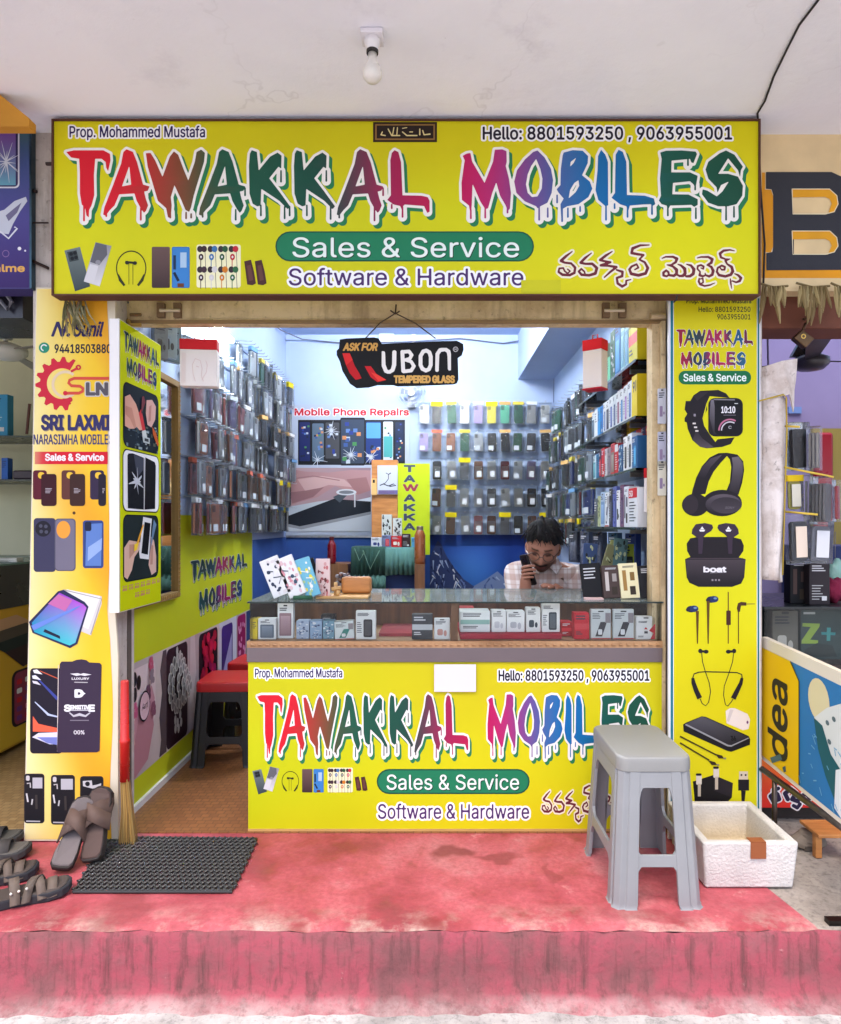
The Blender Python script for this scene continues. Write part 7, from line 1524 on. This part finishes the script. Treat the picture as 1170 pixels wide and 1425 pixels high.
def ceiling_fan(lb, px, py, Y, col, hub, bl_l, angs, ztop, hc, drop=.0):
    t = thing('ceiling_fan', lb, 'fan', P(px, py, Y)); c = Vector(P(px, py, Y))
    MB().tube([tuple(c), (c.x, c.y, ztop)], .010, hc, 8).build('rod', 'gloss', t)
    MB().lathe([(.02,c.z-.045),(hub*.7,c.z-.04),(hub,c.z-.015),(hub,c.z+.012),(hub*.5,c.z+.035),(.02,c.z+.04)], hc, 24, cx=c.x, cy=c.y).build('motor', 'gloss', t, smooth=True)
    MB().lathe([(.045,c.z+.13),(.03,c.z+.06),(.02,c.z+.058)], hc, 16, cx=c.x, cy=c.y).build('canopy_cup', 'gloss', t, smooth=True)
    for k in angs:
        u = Vector((math.cos(R(k)), math.sin(R(k)), 0)); v = Vector((-u.y, u.x, .22)); p = [c+u*hub*.8-v*.03, c+u*hub*.8+v*.03, c+u*bl_l+v*.065, c+u*bl_l-v*.055]
        MB().add([tuple(q) for q in p]+[tuple(q+Vector((0, 0, .005))) for q in p], [(3,2,1,0),(4,5,6,7),(0,1,5,4),(1,2,6,5),(2,3,7,6),(3,0,4,7)], col).build('blade', 'plastic', t)
ceiling_fan('dark ceiling fan in the lavender right-hand shop', 1128, 503, .9, (40,38,44), .085, .55, (5, 125, 245), 2.53, (60,56,62))
ceiling_fan('white ceiling fan in the cream left-hand shop', 8, 488, 1.0, (150,146,134), .10, .5, (-20, 100, 220), 2.45, (236,238,230))
box('red_cabinet', 'gloss', (X(1140,1.8),X(1166,1.8),1.84,1.9,Z(760,1.8),Z(600,1.8)), (140,16,40), label='dark red panel on the lavender back wall of the right shop', cat='panel', bevel=.02)
box('yellow_border', 'print', (X(1137,1.82),X(1190,1.82),1.87,1.899,Z(760,1.8),Z(594,1.8)), (140,128,70), label='olive bordered board behind the dark red panel', cat='board')
box('blue_label', 'print', (X(1098,1.88),X(1116,1.88),1.885,1.899,Z(575,1.88),Z(566,1.88)), (110,140,200), label='small blue label stuck on the lavender wall', cat='label')
box('stock_shelf', 'matte', (X(1130,1.5),X(1250,1.5),1.5,1.85,0,Z(760,1.5)), (40,56,110), label='dark blue stock cabinet behind the hanging packs in the right shop', cat='cabinet')
cable([P(1062,440,.3), P(1068,470,.35), P(1069,520,.35)], .004, (120,110,150), 'thin grey wire hanging in the right-hand shop')
# ---------------- left neighbour ----------------
Y = -.09; ls = thing('shop_sign', 'purple and blue phone advertisement board at the left edge', 'signboard', P(0, 400, Y))
MB().box(X(-200,Y), X(42,Y), Y, Y+.08, Z(402,Y), Z(164,Y), (70,64,120)).build('panel', 'print', ls)
MB().box(X(42,Y)+.0005, X(45,Y), Y-.006, Y+.085, Z(402,Y), Z(164,Y), (70,96,110)).build('frame', 'metal', ls)
a = Art(*front(Y)); a.quad_grad(-60, 166, 41.5, 400, lambda u, v: grad([(166,(70,110,90)),(215,(70,90,140)),(300,(84,80,150)),(400,(60,40,104))], v), 2, 12)
a.rrect(-60, 178, 27, 262, 6, (226,226,236)); a.rrect(-60, 180, 25, 260, 5, (60,50,96)); a.quad_grad(-60, 184, 22, 258, lambda u, v: (130-(v-184)*.3, 80+(v-184)*1.2, 160+(v-184)*.4), 2, 5)
for k in range(16): t = R(k*22.5+6); a.line([(10,226),(10+24*math.cos(t)*(.5+.5*(k % 3)/2),226+30*math.sin(t)*(.5+.5*(k % 2)))], [1.6,.3], (226,230,240))
a.poly([(-20,300),(6,292),(20,280),(36,274),(38,280),(28,294),(18,312),(12,326),(-20,322)], (206,212,226)); a.poly([(8,300),(20,290),(30,282),(24,296),(12,308)], (120,116,150)); a.line([(0,322),(12,332),(24,318),(20,316)], 2.4, (226,230,240)); a.ring(8, 353, 4, 5, (140,110,160), 16); a.ell(27, 346, 2.6, 2.6, (240,236,240), 12); a.ell(35, 349, 1.4, 1.4, (240,236,240), 8)
a.text('realme', -26, 34, 378, 368.5, (236,180,90), .03); a.build('printed_face', ls)
for k, (px, py, a_, L_) in enumerate(((68,228,0,8),(46,265,20,10),(56,367,35,22),(52,310,0,30))):
    MB().tube([P(px-L_/2, py-L_*.3*math.sin(R(a_)), -.085), P(px+L_/2, py+L_*.5*math.sin(R(a_)), -.085)], .006 if k < 3 else .003, (64,52,48), 6).build('bolt', 'metal', label='%s rusty bolt or wire in the plaster gap beside the purple board' % ORD[k], cat='bolt', origin=0)
lc_ = thing('counter', 'left-hand shop counter with a yellow printed side seen past the pillar', 'counter', (-2.2, 1.1, 0)); xk = -2.07
MB().box(-3.4, xk-.004, .3, 1.75, 0.03, .72, (206,160,40)).build('counter_body', 'matte', lc_); MB().box(-3.4, xk, .3, 1.75, .7205, .93, (40,32,34)).build('display_case', 'gloss', lc_); MB().box(-3.4, xk+.01, .28, 1.77, .9305, .94, (90,120,110)).build('glass_top', 'gloss', lc_)
a = Art(lambda u, v: (xk-.003, u, v), (1, 0, 0), dz=.001); a.quad_grad(.3, .04, 1.75, .715, lambda u, v: (226-(v*20), 190-40*v, 60-20*v), 4, 4)
a.rrect(.86, .12, 1.22, .40, .04, (40,26,36)); a.rrect(.88, .13, 1.20, .39, .03, (150,60,90))
r_ = random.Random(12)
for k in range(20): x, z = .92+.07*(k % 4), .16+.045*(k//4); a.rrect(x-.022, z-.012, x+.022, z+.014, .008, r_.choice([(226,120,150),(236,236,240),(206,40,60),(120,60,140)]))
for k in range(4): a.poly([(.5+.1*k,.66-.05*k),(.9+.08*k,.68-.05*k),(1.1+.04*k,.60-.05*k),(.8+.05*k,.56-.05*k)], ((206,160,120),(90,80,70),(40,50,50),(60,40,44))[k])
a.rrect(1.3, .3, 1.6, .62, .03, (60,40,90)); a.build('printed_side', lc_)
box('glass_shelf', 'gloss', (-3.4,-1.32,1.6,1.98,Z(608,1.6),Z(606,1.6)), (70,80,74), label='upper dark glass shelf in the left-hand shop', cat='shelf')
box('glass_shelf', 'gloss', (-3.4,-1.32,1.6,1.98,Z(669,1.6),Z(667,1.6)), (60,66,60), label='lower dark glass shelf in the left-hand shop', cat='shelf')
carton('light blue phone box on the upper shelf of the left-hand shop', 'box', (X(-6,1.62), 1.66, Z(606,1.62)+.001), (.13,.06,.25), (70,160,206), 'text', (30,60,90), c3=(200,230,240))
carton('small blue box on the lower shelf of the left-hand shop', 'box', (X(4,1.62), 1.66, Z(667,1.62)+.001), (.04,.05,.13), (60,110,196), 'plain', (30,60,90))
m = MB(); m.box(X(14,1.62), X(48,1.62), 1.64, 1.78, Z(667,1.62)+.001, Z(654,1.62), (60,44,56)); m.build('box_stack', 'plastic', label='dark flat packets lying on the lower shelf of the left-hand shop', cat='packets', bevel=.01)
carton('white box with printing inside the left-hand display case', 'box', (X(4,.9), .96, .9405), (.10,.06,.02), (214,210,196), 'text', (60,60,60))
MB().tube([P(41,562,1.5), P(37,604,1.5)], .008, (110,70,60), 6).build('rod', 'matte', label='thin brown rod leaning against the cream partition', cat='rod')
